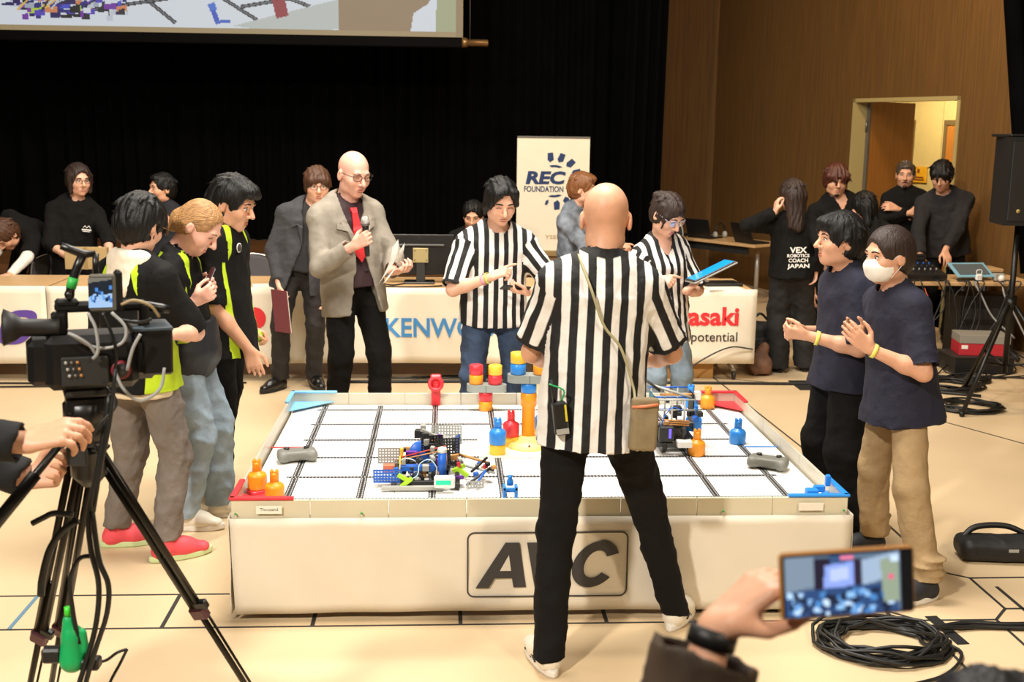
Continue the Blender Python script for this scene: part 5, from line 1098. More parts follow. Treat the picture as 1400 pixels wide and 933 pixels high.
def face_parts(j, parent, brow='#1c1410', lip='#a85a4c', iris='#20130c', shut=False, thick=1.0, brows=True):
    g = j.hs; h = lambda x, y, z: Hp(j, x, y, z)-j.base; A = (j.hR, j.hF, j.hU)
    wm = mat('eye_white', '#e8e2da', .25); im = mat('iris_'+iris, iris, .2); bm_ = mat('brow_'+brow, brow, .8); lm = mat('lip_'+lip, lip, .45)
    for s in (-1, 1):
        b = MB(); c = h(s*.0315, .0745, .0090)
        if not shut:
            b.ball(c, .0112*g, 12, 8); e = b.build('eye', wm, parent)
            b = MB(); b.ball(c+(j.hF*.0068+j.hU*-.001)*g, .0060*g, 10, 6); b.build('iris', im, e)
        b = MB(); b.tube(spline([h(s*x, y-.001, z+(-.006 if shut else 0)) for x, y, z in ((.016, .0815, .011), (.026, .0865, .0165), (.037, .0855, .0165), (.046, .078, .011))], 4), .0017*g, 5); b.build('eyelid', bm_, parent)
        if brows:
            b = MB(); b.tube(spline([h(s*x, y, z) for x, y, z in ((.013, .0905, .030), (.026, .0915, .0345), (.038, .0870, .0345), (.050, .077, .028))], 4), [.0024*g*thick]*2+[.0034*g*thick]*7+[.0028*g*thick]*3+[.0012*g], 6); b.build('eyebrow', bm_, parent)
    b = MB(); b.tube(spline([h(x, y, z) for x, y, z in ((-.023, .077, -.063), (-.012, .0838, -.0585), (0, .0848, -.0597), (.012, .0838, -.0585), (.023, .077, -.063))], 4), [.0015]+[.0034*g]*15+[.0015], 6)
    b.tube(spline([h(x, y, z) for x, y, z in ((-.021, .077, -.0655), (-.011, .0846, -.0700), (.011, .0846, -.0700), (.021, .077, -.0655))], 4), [.0015]+[.0040*g]*11+[.0015], 6); b.build('lips', lm, parent)
def glasses(j, parent, m, lens, rx=.024, rz=.018, round_=.6, y=.098, z=.010):
    g = j.hs; h = lambda x, y_, z_: Hp(j, x, y_, z_)-j.base
    fr = empty('glasses', (0, 0, 0), parent=parent)
    def loop(s):
        o = []
        for q in range(20):
            t = 2*math.pi*q/20; c, n = math.cos(t), math.sin(t); p = 2/(2+round_)
            o.append(h(s*.0335+rx*math.copysign(abs(c)**p, c), y-.010*abs((s*.0335+rx*c)/.06)**2*1.2, z+rz*math.copysign(abs(n)**p, n)))
        return o
    b = MB()
    for s in (-1, 1):
        b.tube(loop(s), .0018*g, 5, closed=True)
        b.tube([h(s*(.0335+rx), y-.012, z+.006), h(s*.074, y-.022, z+.008), h(s*.0805, .02, z+.006), h(s*.079, -.02, z)], .0017*g, 5)
    b.tube([h(-.0335+rx, y, z+.003), h(0, y+.004, z+.006), h(.0335-rx, y, z+.003)], .0017*g, 5)
    b.build('glasses_frame', m, fr)
    for s in (-1, 1):
        b = MB(); l = loop(s); b._add(l, [tuple(range(20))]); b.build('lens', lens, fr)
def band(j, s, parent, m, t=.92, r=.032, wdt=.016, name='wristband'):
    e = lerp(j.el[s], j.wr[s], t); ax = nrm(j.wr[s]-j.el[s]); b = MB(); g = j.g
    b.lathe([(r*g-.002, -wdt/2), (r*g, -wdt/2), (r*g, wdt/2), (r*g-.002, wdt/2)], e-j.base, 16, ax, cap=False); return b.build(name, m, parent)
def person(label, j, cat='person', group=None):
    return empty('person', tuple(j.base), label, cat, group)
ELL = None
def ell_arc(a, b):
    ph = np.linspace(0, math.pi/2, 60); x = a*np.sin(ph); y = b*np.cos(ph); s = np.concatenate([[0], np.cumsum(np.hypot(np.diff(x), np.diff(y)))]); return ph, s
def torso_coords(j, vs):
    q = vs-j.pel; x = q@j.R; y = q@j.F; t = q@j.U; ph, s = ell_arc(.178*j.w, .125*j.w)
    phi = np.arctan2(np.abs(x)/.178, np.abs(y)/.125); u = np.sign(x)*np.interp(phi, ph, s)
    return x, y, t, u
def arm_coords(j, s, vs):
    a = j.sh[s]; ax = j.el[s]-a; L = np.linalg.norm(ax); ax = ax/L; q = vs-a; t = q@ax; p = q-t[:, None]*ax
    e1 = nrm(j.F-ax*(j.F@ax)); e2 = np.cross(ax, e1); return t, L, np.linalg.norm(p, axis=1), p@e1, p@e2
def stripe_fields(j, sleeve=.8, w=.056, cuff=.022, coll=.018):
    L0 = np.linalg.norm(j.neck-j.pel)
    def f(vs):
        x, y, t, u = torso_coords(j, vs); tri = lambda q: (np.abs((q/w+.25) % 1-.5)-.25)*w
        xa = x/j.w; st = tri(x)
        for s in 'rl':
            ta, L, r, a, b = arm_coords(j, s, vs); on = (r < .10*j.g) & (ta > .01) & (ta < L) & (np.abs(x)-.35*np.maximum(0, .06-ta) > .14*j.w)
            st = np.where(on, tri(np.arctan2(b, np.abs(a))*.068), st)
            st = np.where(on, np.minimum(st, (L*sleeve-ta)-cuff), st)
        dn = np.linalg.norm((vs-j.neck)-np.outer((vs-j.neck)@j.U, j.U), axis=1); up = (vs-j.neck)@j.U
        st = np.where(up > -.06, np.minimum(st, dn-(.070*j.g+coll)), st)
        return {'stripe': st}
    return f
SKIN = mat('skin_light', '#e2ae92', .5, var=.05, vscale=30, sss=.15)
SKIN2 = mat('skin_tan', '#d6a080', .5, var=.05, vscale=30, sss=.15)
SKIN3 = mat('skin_pink', '#e6b09a', .48, var=.06, vscale=30, sss=.15)
HAIR = mat('hair_black', '#0a0807', .5, spec=.35, var=.35, vscale=3, stretch=(60, 60, 6), bump=.35, bscale=3)
HAIRB = mat('hair_brown', '#4a2c18', .55, var=.35, vscale=3, stretch=(60, 60, 6), bump=.35, bscale=3)
HAIRD = mat('hair_dark_brown', '#2a1a12', .55, var=.35, vscale=3, stretch=(60, 60, 6), bump=.35, bscale=3)
BLOND = mat('hair_blond', '#a67a4a', .55, var=.45, vscale=3, stretch=(7, 60, 60), bump=.5, bscale=3)
STRIPE = mat('referee_stripes', '#0d0c0c', .75, attr='stripe', color2='#e6e2dc', bump=.5, bscale=18)
BLACK = mat('black_cloth', '#0c0b0a', .9, spec=.25, var=.2, vscale=9, bump=.45, bscale=22)
BLACK2 = mat('black_twill', '#0e0c0b', .9, spec=.25, var=.2, vscale=9, bump=.45, bscale=22)
WHITES = mat('white_rubber', '#e9e4da', .6)
DSOLE = mat('dark_rubber', '#181614', .7)
GLASSM = mat('black_frame', '#120e0c', .35)
LENS = mat('spectacle_lens', '#ffffff', .02, trans=1.0, alpha=.18)
def H_(p, d, n, curl=.35, pole=None): return (p, d, n, curl) if pole is None else (p, d, n, curl, V(pole))

# ---- referee with his back to the camera
def shoes(j, p, upper, sole, size=.28, **k):
    for s in 'rl': make_shoe(j, s, p, upper, sole, size, **k)
CREAM = mat('cream_leather', '#e4dccb', .5); NAVYL = mat('navy_leather', '#1b2436', .5); BSHOE = mat('black_leather', '#0f0d0c', .3)
JEANS = mat('blue_denim', '#34455f', .85, var=.35, vscale=7, bump=.4, bscale=24); LJEANS = mat('pale_denim', '#8fa0ad', .85, var=.3, vscale=6, bump=.4, bscale=24)
j = pose(1.76, (0.151, -1.200, 1.013), (0.170, -1.170, 1.446), (0.188, -1.120, 1.619), 180, (174, 12),
    hl=H_((0.057, -0.860, 1.024), (.75, .35, .1), (0, .2, -1), .5, (-.8, -.5, -.6)), hr=H_((0.356, -0.860, 1.031), (-.75, .4, .1), (0, .2, -1), .5, (.8, -.5, -.6)),
    fl=(-.015, -1.40, 195), fr=(.52, -1.03, 150), sw=.172, w=1.04)
REFJ = j
p = person('bald referee in a striped shirt standing with his back to the camera', j)
make_body(j, SKIN2, p, fres=.0056)
make_top(j, STRIPE, p, .84, .030, .16, sr=(.078, .082, .06, .05), fields=stripe_fields(j, .84, .060), res=.0085, amp=.007, freq=30, seed=11, waist=1.05, name='striped_shirt')
make_trousers(j, BLACK2, p, (.100, .074, .060), amp=.006, res=.0095, ankle=.055)
shoes(j, p, CREAM, WHITES, .29, accent=NAVYL)

# ---- boy with the cream hood, back to the camera
TEAM = mat('team_polo', '#080807', .75, spec=.25, attr='lime', color2='#b9d62a', var=.12, vscale=8, bump=.45, bscale=20)
def lime_fields(j, side=.118, tmax=.34):
    def f(vs):
        x, y, t, u = torso_coords(j, vs); up = (vs-j.neck)@j.U; ax = np.abs(x)/j.w
        rag = .020-np.abs(ax-(.085-up*.42)); rag = np.where((up > -.17) & (up < .05) & (ax < .118), rag, -1)
        sd = np.where(t < tmax, ax-(side+.07*np.clip(t, 0, 1)), -1)
        for s in 'rl':
            ta, L, r, a, b = arm_coords(j, s, vs); on = (r < .095) & (ta > .03) & (ax > .15); sd = np.where(on, -.02, sd); rag = np.where(on, -.02, rag)
        return {'lime': np.maximum(rag, sd)}
    return f
j = pose(1.66, (-1.747, -0.200, 0.792), (-1.748, -0.200, 1.335), (-1.720, -0.170, 1.501), 150, (150, 22),
    hl=H_((-1.78, .12, .98), (.5, .6, -.2), (.5, -.5, 0), .4), hr=H_((-1.553, -0.440, 1.067), (-.8, .3, .05), (0, .2, -1), .7, (.5, .3, -1)),
    fl=(-1.93, -.08, 105), fr=(-1.66, -.27, 118), sw=.175, w=1.02)
p = person('boy in a black and lime team shirt with a cream hood and coral shoes', j)
make_body(j, SKIN, p)
make_top(j, TEAM, p, 1.0, .026, .12, sr=(.072, .076, .06, .05), fields=lime_fields(j, .150, .2), amp=.006, freq=30, seed=21, name='team_shirt')
def make_hood(j, m, parent):
    v = Vol(j.neck-.26, j.neck+.2, .009); n = j.neck; ring = []
    for q in range(13):
        a = 2*math.pi*q/12; ring.append(n+j.F*(.01+.075*math.cos(a))+j.R*.088*math.sin(a)+j.U*(.012-.028*math.cos(a)))
    for q in range(12): v.cone(ring[q], ring[q+1], .030, .030, .02)
    for q in range(-3, 4):
        s0 = ring[6+q]; v.cone(s0, n-j.F*(.105-.004*abs(q))+j.R*.012*q*-1-j.U*(.155-.022*abs(q)), .034, .030, .035)
    v.cone(n-j.U*.02, n+j.U*.2, .062, .068, .01, carve=True)
    return vol_obj(v, 'hood', m, parent, j.base, .006, 4, 50)
make_hood(j, mat('cream_fleece', '#e6d9c4', .9, var=.08, vscale=9, bump=.15, bscale=200), p)
v = Vol(j.pel-V(.3, .3, .3), j.pel+V(.3, .3, .05), .011); v.cone(j.pel-UP*.20, j.pel-UP*.02, .154*j.w+.040, .154*j.w+.030, .02, j.HF, .86); v.half(j.pel-UP*.145, -UP); v.half(j.pel-UP*.05, UP); vol_obj(v, 'undershirt_hem', mat('cream_cotton', '#e0d2b8', .9), p, j.base, .004, 5, 30)
make_trousers(j, mat('grey_cotton', '#766d66', .85, var=.15, vscale=7, bump=.5, bscale=22), p, (.104, .084, .070), amp=.009, freq=34, ankle=.09, seed=8)
shoes(j, p, mat('coral_mesh', '#e8505a', .6, var=.1, vscale=30), mat('green_white_rubber', '#c9dca4', .6), .29)
make_hair(j, HAIR, p, .019, .068, -.092, .35, extra=[('c', (0, -.085, .0), (0, -.075, -.075), .045, .028), ('c', (.05, .05, .075), (.06, .07, .03), .02, .012)])
b = MB(); h = lambda x, y, z: Hp(j, x, y, z)-j.base
b.tube([h(.078, -.02, .01), h(.080, .04, .012), h(.075, .085, .012), h(.055, .098, .010), h(.05, .1, -.006), h(.07, .092, -.01), h(.075, .085, .010)], .0018, 5); b.build('glasses_frame', mat('gold_frame', '#8a6a3a', .3, metal=.8), p)

# ---- blond girl looking at a phone
j = pose(1.64, (-1.626, 0.200, 0.866), (-1.644, 0.120, 1.331), (-1.537, 0.140, 1.463), 85, (78, 38, 6),
    hl=H_((-1.561, 0.220, 1.160), (.62, -.15, .45), (.2, -.9, .1), [.75, .8, .85, .9, .5], (-.5, -.2, -.8)), hr=H_((-1.539, 0.000, 1.144), (.8, .1, .45), (0, .9, .2), [.7, .75, .8, .85, .5], (-.5, -.4, -.8)),
    fl=(-1.53, .33, 92), fr=(-1.66, .14, 88), sw=.155, w=.90)
p = person('blond girl in a black and lime shirt bending over a phone', j); GIRLJ = j
make_body(j, SKIN3, p)
face_parts(j, p, brow='#7a5a38', lip='#c06a5e', iris='#4a5a66', shut=True)
make_top(j, TEAM, p, 1.0, .022, .07, sr=(.064, .062, .05, .04), fields=lime_fields(j), amp=.006, freq=34, seed=31, collar=.32, name='team_shirt')
make_hair(j, BLOND, p, .009, .104, -.022, .75, face_w=.080, ear=True, amp=.002, tufts=0, extra=[('e', (0, -.110, -.02), (.042, .034, .045)), ('c', (0, -.10, -.02), (.015, -.105, -.085), .028, .012), ('c', (.06, -.02, -.03), (.03, -.09, -.03), .018, .024), ('c', (-.06, -.02, -.03), (-.03, -.09, -.03), .018, .024)])
make_trousers(j, LJEANS, p, (.094, .086, .082), amp=.009, freq=34, ankle=.06, seed=9)
shoes(j, p, CREAM, WHITES, .26)
band(j, 'r', p, mat('white_paper_band', '#eee7d6', .6), .86, .034, .018)
v = Vol(j.pel-V(.32, .32, .42), j.pel+V(.32, .32, .15), .011)           # jacket tied round the waist
v.cone(j.pel+UP*.07, j.pel+UP*.0, .150*j.w+.050, .160*j.w+.056, .03, j.HF, .9)
for q in range(-3, 6):
    a = math.radians(180+q*22); d = j.HF*math.cos(a)+j.HR*math.sin(a)
    v.cone(j.pel+d*(.155*j.w+.03)+UP*.02, j.pel+d*((.185+.02*(q % 2))*j.w+.035)-UP*(.30-.03*abs(q-1)), .035, .03, .035, d, .6)
vol_obj(v, 'tied_jacket', mat('navy_black_nylon', '#1a1d22', .5, var=.15, vscale=8), p, j.base, .008, 12, 30, UP, 3)

# ---- tall boy in profile
j = pose(1.74, (-1.508, 0.500, 0.882), (-1.506, 0.500, 1.413), (-1.440, 0.500, 1.551), 72, (72, 18),
    hr=H_((-1.362, 0.360, 0.850), (.3, -.1, -.95), (-.2, .95, 0), [.3, .35, .4, .45, .3], (-.9, -.2, -.2)), hl=H_((-1.420, 0.720, 0.900), (.85, 0, -.4), (0, -.3, -.9), .7, (-.6, .3, -.6)),
    fl=(-1.70, .80, 40), fr=(-1.585, .60, 20), sw=.165, w=.98)
p = person('tall boy in a black and lime shirt and black track trousers with patterned sneakers', j)
make_body(j, SKIN2, p)
face_parts(j, p, iris='#140d09')
make_top(j, TEAM, p, .95, .028, .15, sr=(.072, .076, .06, .05), fields=lime_fields(j, .11), amp=.007, freq=28, seed=41, collar=.3, name='team_shirt')
b = MB(); c = j.pel+j.U*.40+j.F*.128+j.R*.06-j.base; b.lathe([(.024, 0), (.024, .003)], c, 18, j.F); b.build('round_badge', WHITES, p)
b = MB(); b.lathe([(.019, .003), (.019, .0045)], c, 18, j.F); b.build('badge_emblem', mat('dark_grey_print', '#3a3a3a', .6), p)
make_trousers(j, BLACK, p, (.104, .084, .068), amp=.008, freq=30, ankle=.10, seed=10, stack=.006)
shoes(j, p, mat('cream_black_suede', '#d8c8a8', .7, var=.5, vscale=22), WHITES, .29, accent=DSOLE)
make_hair(j, HAIR, p, .016, .092, -.075, .45, extra=[('e', (0, .055, .088), (.062, .05, .032)), ('c', (.03, .08, .08), (-.03, .095, .07), .018, .016)])

# ---- presenter with microphone
j = pose(1.84, (-0.974, 1.900, 0.859), (-1.013, 1.920, 1.455), (-0.953, 1.860, 1.646), 30, (36, 16),
    hr=H_((-0.937, 1.600, 1.239), (.55, -.2, .35), (.5, .7, .3), [.85, .9, .9, .9, .6], (-.75, .3, -.6)), hl=H_((-0.716, 1.660, 1.075), (.75, -.35, .15), (-.2, .3, .9), [.6, .65, .7, .75, .7], (.5, .4, -.8)),
    fl=(-.80, 1.85, 40), fr=(-1.10, 1.80, 25), sw=.180, w=1.02)
p = person('bald presenter in a grey blazer and red tie holding a microphone', j); PRESJ = j
make_body(j, SKIN3, p, fres=.0056, chin=1.1)
face_parts(j, p, brow='#8a6a58', lip='#b5685c', iris='#3a3a38', thick=.7, shut=True)
glasses(j, p, GLASSM, LENS, .024, .017)
MAROON = mat('maroon_shirt', '#2c1016', .7, var=.15)
make_top(j, MAROON, p, .6, .006, .05, res=.007, sr=(.058, .055, .05, .045), amp=.002, collar=.42, collar_r=.064, neck_r=.058, name='shirt')
L = np.linalg.norm(j.neck-j.pel)
def open_front(j, L, top=.088, low=.03, button=.16):
    def f(r, fo, t):
        w = np.where(t > button, low+(top-low)*np.clip((t-button)/(L-button), 0, 1), low+np.clip((button-t), 0, 1)*.22)
        return np.maximum(np.abs(r)-w, -fo+.03)
    return f
BLAZER = mat('light_grey_wool', '#8f877a', .85, var=.12, vscale=18, bump=.3, bscale=16)
make_top(j, BLAZER, p, 1.88, .036, .22, sr=(.074, .07, .064, .056), neck_r=.072, amp=.006, freq=24, seed=51, name='blazer', front=open_front(j, L, .070, .020), collar=.22, collar_r=.082)
def lapels(j, m, p, L, d=.165, top=.066, low=.02, button=.16):
    for s in (-1, 1):
        P = lambda r, t, f: j.pel+j.R*r*s+j.U*t+j.F*f-j.base
        pts = [P(low, button, d-.012), P(low+.055, button+.14, d-.01), P(top+.062, L-.135, d-.045), P(top+.058, L-.105, d-.05), P(top+.03, L-.11, d-.035), P(top+.045, L-.03, d-.085), P(top, L-.0, d-.11), P(top-.012, L-.12, d-.03), P(low+.02, button+.12, d-.006)]
        b = MB(); n = len(pts); b._add([q for q in pts]+[q+j.F*.007 for q in pts], [tuple(range(n)), tuple(range(n, 2*n))]+[(i, (i+1) % n, n+(i+1) % n, n+i) for i in range(n)]); b.build('lapel', m, p)
lapels(j, BLAZER, p, L)
for t, f in ((.15, .148), (.05, .15)):
    b = MB(); b.lathe([(.010, 0), (.010, .004)], j.pel+j.R*-.03+j.U*t+j.F*f-j.base, 12, j.F); b.build('button', DSOLE, p)
b = MB(); P = lambda r, t, f: j.pel+j.R*r+j.U*t+j.F*f-j.base
b._add([P(-.018, L-.05, .11), P(.018, L-.05, .11), P(.024, L-.015, .095), P(-.024, L-.015, .095), P(-.018, L-.05, .13), P(.018, L-.05, .13), P(.022, L-.015, .115), P(-.022, L-.015, .115)], [(0, 1, 2, 3), (7, 6, 5, 4), (0, 4, 5, 1), (1, 5, 6, 2), (2, 6, 7, 3), (3, 7, 4, 0)])
tie = [(.018, L-.045, .126), (.026, L-.13, .146), (.036, .30, .160), (.044, .17, .164), (.002, .105, .164)]
for (w0, t0, f0), (w1, t1, f1) in zip(tie, tie[1:]):
    q = [P(-w0, t0, f0), P(w0, t0, f0), P(w1, t1, f1), P(-w1, t1, f1)]; q += [x-j.F*.01 for x in q]
    b._add(q, [(0, 1, 2, 3), (7, 6, 5, 4), (0, 4, 5, 1), (1, 5, 6, 2), (2, 6, 7, 3), (3, 7, 4, 0)])
b.build('necktie', mat('red_silk', '#c4252b', .5, var=.1, vscale=60), p)
make_trousers(j, BLACK2, p, (.100, .078, .066), amp=.006, seed=13); shoes(j, p, BSHOE, DSOLE, .29)

# ---- man in the dark suit with a folder
j = pose(1.70, (-1.459, 3.250, 0.730), (-1.383, 3.250, 1.329), (-1.322, 3.200, 1.502), 8, (12, 6),
    hr=H_((-1.605, 3.120, 0.801), (.1, -.1, -1), (.9, .1, 0), [.6, .65, .7, .75, .5], (-.7, .5, 0)), hl=H_((-1.229, 3.100, 0.741), (-.2, -.3, -1), (-.9, 0, 0), .4, (.7, .5, 0)),
    fl=(-1.38, 3.26, 25), fr=(-1.62, 3.18, -35), sw=.178, w=1.05)
p = person('man in a dark grey blazer with brown fringe and a maroon folder', j)
make_body(j, SKIN, p, res=.02, fres=.0075, fat=.003); face_parts(j, p, brow='#2c1c12'); glasses(j, p, mat('steel_frame', '#4a3a30', .3, metal=.6), LENS, .025, .020, .2)
make_top(j, mat('dark_grey_shirt', '#1c1a1c', .8), p, .6, .006, .04, sr=(.058, .055, .05, .045), amp=.002, collar=.4, collar_r=.064, neck_r=.058, res=.012, name='shirt')
L = np.linalg.norm(j.neck-j.pel); SUIT = mat('charcoal_wool', '#3a3a3d', .85, var=.12, vscale=14, bump=.4, bscale=24)
make_top(j, SUIT, p, 1.9, .034, .20, sr=(.074, .07, .062, .052), neck_r=.068, amp=.006, freq=24, seed=61, name='blazer', front=open_front(j, L, .055, .012), res=.012, collar=.2, collar_r=.08); lapels(j, SUIT, p, L, .16, .05)
make_trousers(j, mat('dark_brown_wool', '#1f1a17', .85, var=.15), p, (.100, .080, .068), amp=.007, seed=14); shoes(j, p, BSHOE, DSOLE, .28)
make_hair(j, HAIRB, p, .017, .052, -.062, .3, ear=False, extra=[('c', (-.05, .07, .05), (.05, .07, .05), .024, .024), ('c', (-.03, .085, .06), (-.035, .092, .032), .016, .008), ('c', (.02, .085, .06), (.02, .096, .034), .016, .008)])

# ---- referee facing the camera
j = pose(1.71, (-0.112, 1.450, 0.843), (-0.101, 1.420, 1.331), (-0.078, 1.320, 1.520), 8, (12, 24),
    hr=H_((-0.134, 1.180, 1.110), (.75, -.2, .38), (.1, .5, -.8), [.1, .85, .9, .9, .6], (-.85, .3, -.5)), hl=H_((0.077, 1.220, 1.017), (-.8, -.35, .1), (0, .1, 1), [.55, .6, .6, .65, .6], (.8, .3, -.6)),
    fl=(.02, 1.45, 20), fr=(-.26, 1.42, -15), sw=.182, w=1.06)
p = person('dark-haired referee in a striped shirt and jeans facing the camera across the field', j); MREFJ = j
make_body(j, SKIN, p, fres=.0056); face_parts(j, p, shut=True, thick=1.3)
make_top(j, STRIPE, p, .95, .028, .13, sr=(.080, .080, .06, .05), fields=stripe_fields(j, .95, .058), res=.009, amp=.007, freq=30, seed=71, waist=1.05, collar=.18, collar_r=.066, name='striped_shirt')
make_trousers(j, JEANS, p, (.100, .080, .070), amp=.007, seed=15); shoes(j, p, CREAM, WHITES, .28)
make_hair(j, HAIR, p, .015, .100, -.080, .3, ear=False, extra=[('c', (-.05, .06, .085), (-.078, .045, .01), .026, .012), ('c', (.04, .06, .085), (.078, .05, .0), .026, .014), ('c', (.0, .055, .10), (.05, .075, .075), .022, .018), ('c', (.07, -.03, -.03), (.068, -.05, -.09), .022, .014), ('c', (-.07, -.03, -.03), (-.068, -.05, -.09), .022, .014)])
band(j, 'r', p, mat('pink_band', '#e79ab0', .6), .80, .036, .012); band(j, 'r', p, mat('yellow_green_band', '#c9d66a', .6), .90, .034, .012)

# ---- woman referee with the tablet
j = pose(1.63, (0.926, 1.600, 0.814), (0.891, 1.550, 1.274), (0.914, 1.470, 1.442), 22, (34, 32),
    hr=H_((0.832, 1.330, 1.070), (.7, -.3, .15), (0, .6, -.7), [.25, .8, .85, .9, .5], (-.8, .4, -.5)), hl=H_((1.013, 1.340, 1.013), (.75, -.15, .55), (-.35, .1, .8), [.25, .25, .3, .35, .2], (.6, .4, -.7)),
    fl=(1.04, 1.62, 30), fr=(.86, 1.56, 5), sw=.160, w=.92)
p = person('woman referee with tied hair and glasses reading a tablet', j); WREFJ = j
make_body(j, SKIN, p, fres=.0056, jaw=.92); face_parts(j, p, shut=True, lip='#b8606a')
glasses(j, p, mat('clear_frame', '#c9c6d6', .3), mat('blue_lens_glare', '#9fb4ff', .02, trans=1.0, alpha=.35), .024, .019, .4)
make_top(j, STRIPE, p, .98, .026, .24, sr=(.074, .078, .06, .05), fields=stripe_fields(j, .98, .054), res=.009, amp=.007, freq=30, seed=81, waist=1.0, bust=.01, vneck=.09, name='striped_shirt')
v = Vol(*bounds(j, ('el', 'wr', 'sh'), .1), .008); v.cone(along(j, 'l', .8), along(j, 'l', 1.45), .050, .042, .01); v.half(along(j, 'l', 1.42), j.wr['l']-j.el['l']); vol_obj(v, 'undersleeve', BLACK, p, j.base, .003, 3)
make_trousers(j, LJEANS, p, (.094, .078, .072), amp=.007, seed=16); shoes(j, p, CREAM, WHITES, .25)
make_hair(j, HAIRD, p, .012, .056, -.062, .4, ear=False, extra=[('e', (0, -.115, .055), (.040, .035, .038)), ('c', (0, -.11, .05), (.03, -.14, .06), .018, .012), ('c', (0, -.11, .05), (-.05, -.15, .06), .016, .005), ('c', (-.068, .045, .03), (-.068, .052, -.05), .012, .006), ('c', (.068, .045, .03), (.068, .052, -.05), .012, .006)])
band(j, 'l', p, mat('pink_band', '#e79ab0', .6), .86, .030, .014)

# ---- the two boys in navy T-shirts
NAVYT = mat('navy_jersey', '#16172a', .85, var=.12, vscale=10, bump=.5, bscale=20)
TAN = mat('tan_chino', '#a58a63', .85, var=.12, vscale=8, bump=.5, bscale=20)
YBAND = mat('yellow_band', '#e6e06a', .6)
def phoenix(j, parent):
    """orange and red bird print on the back of the shirt: a few flat feather shapes lying on the cloth."""
    om = mat('orange_print', '#e2682c', .7); rm = mat('red_print', '#b8303a', .7); bm2 = mat('blue_print', '#3a4a8a', .7)
    L = np.linalg.norm(j.neck-j.pel); rs = random.Random(4)
    def pt(r, t):
        a = (r-.10)/.17; return j.pel+j.U*t+j.R*(.16*j.w+.044)*math.sin(a)-j.F*((.66*(.16*j.w+.028)+.026)*math.cos(a)-.25*max(0, t-.75*L))-j.base
    for i in range(11):
        t0 = L*.40+.018*i; sg = -1 if i % 2 else 1; w = .03+.05*math.sin(i/10*3.1)
        b = MB(); a, c, d, e = pt(sg*.005, t0), pt(sg*w, t0+.05), pt(sg*w*.7, t0+.085), pt(sg*.004, t0+.03)
        b._add([a, c, d, e]+[q-j.F*.003 for q in (a, c, d, e)], [(0, 1, 2, 3), (7, 6, 5, 4), (0, 4, 5, 1), (1, 5, 6, 2), (2, 6, 7, 3), (3, 7, 4, 0)]); b.build('print', (om, rm, om, bm2)[i % 4], parent)
j = pose(1.62, (1.496, -0.020, 0.690), (1.484, -0.020, 1.292), (1.426, -0.040, 1.444), -82, (-84, -2),
    hl=H_((1.265, -0.160, 1.021), (-.95, .2, .12), (0, .75, .6), [.7, .75, .8, .85, .5], (.7, -.3, -.6)), hr=H_((1.317, 0.060, 1.006), (-.95, -.2, .05), (0, -.75, -.6), [.7, .75, .8, .85, .5], (.7, .4, -.6)),
    fl=(1.60, -.16, -80), fr=(1.55, .12, -85), sw=.160, w=.96)
p = person('boy in a navy T-shirt and wide black trousers with clasped hands, unmasked', j)
make_body(j, SKIN2, p); face_parts(j, p)
make_top(j, NAVYT, p, .95, .028, .13, flare=.02, sr=(.076, .080, .06, .05), amp=.008, freq=26, seed=91, name='t_shirt'); phoenix(j, p)
make_trousers(j, BLACK, p, (.102, .106, .104), amp=.007, freq=26, ankle=.03, seed=17); shoes(j, p, BSHOE, DSOLE, .27)
make_hair(j, HAIR, p, .018, .070, -.072, .45, extra=[('e', (0, .06, .085), (.06, .045, .035)), ('c', (-.03, .085, .08), (-.02, .098, .055), .016, .008), ('c', (.03, .085, .08), (.035, .094, .05), .016, .008)])
band(j, 'l', p, YBAND, .80, .036, .016)
j = pose(1.58, (1.583, -0.500, 0.739), (1.530, -0.500, 1.265), (1.479, -0.520, 1.427), -78, (-76, 6),
    hl=H_((1.370, -0.680, 1.057), (-.72, .1, .62), (.3, .9, .1), [.12, .12, .15, .2, .15], (.8, -.3, -.6)), hr=H_((1.419, -0.440, 1.062), (-.75, -.25, .5), (-.2, -.95, .1), [.15, .2, .2, .25, .2], (.7, .4, -.6)),
    fl=(1.64, -.80, -70), fr=(1.62, -.24, -80), sw=.160, w=.98)
p = person('boy in a navy T-shirt and tan trousers wearing a white face mask', j)
make_body(j, SKIN2, p); face_parts(j, p)
make_top(j, NAVYT, p, .92, .028, .15, flare=.034, sr=(.078, .082, .06, .05), amp=.008, freq=26, seed=95, name='t_shirt'); phoenix(j, p)
make_trousers(j, TAN, p, (.088, .084, .074), amp=.005, freq=28, ankle=.09, seed=18, stack=.004); shoes(j, p, mat('dark_grey_mesh', '#26272b', .7), WHITES, .28)
for s in 'rl': b = MB(); b.lathe([(.042, .0), (.040, .06)], j.an[s]-j.base-UP*.01, 14); b.build('sock', mat('grey_sock', '#b9b4aa', .9), p)
make_hair(j, HAIRD, p, .012, .080, -.068, .5, amp=.0015, tufts=0)
g = j.g*.98; A = np.array([j.hR, j.hF, j.hU]); v = Vol(j.head-.17, j.head+.17, .0055)        # face mask
v.ell(Hp(j, 0, .030, -.045), [.0775*g, .092*g, .076*g], A, .01); v.ell(Hp(j, 0, .094, -.024), [.024*g, .030*g, .026*g], A, .02); v.half(Hp(j, 0, .02, 0), -(j.hF-j.hU*.15)); v.half(Hp(j, 0, .09, .002), j.hU+j.hF*.12); v.half(Hp(j, 0, 0, -.105), -j.hU)
mk = vol_obj(v, 'face_mask', mat('white_mask', '#ece7de', .8, bump=.1, bscale=120), p, j.base, .0015, 3, 120, j.hR, 6)
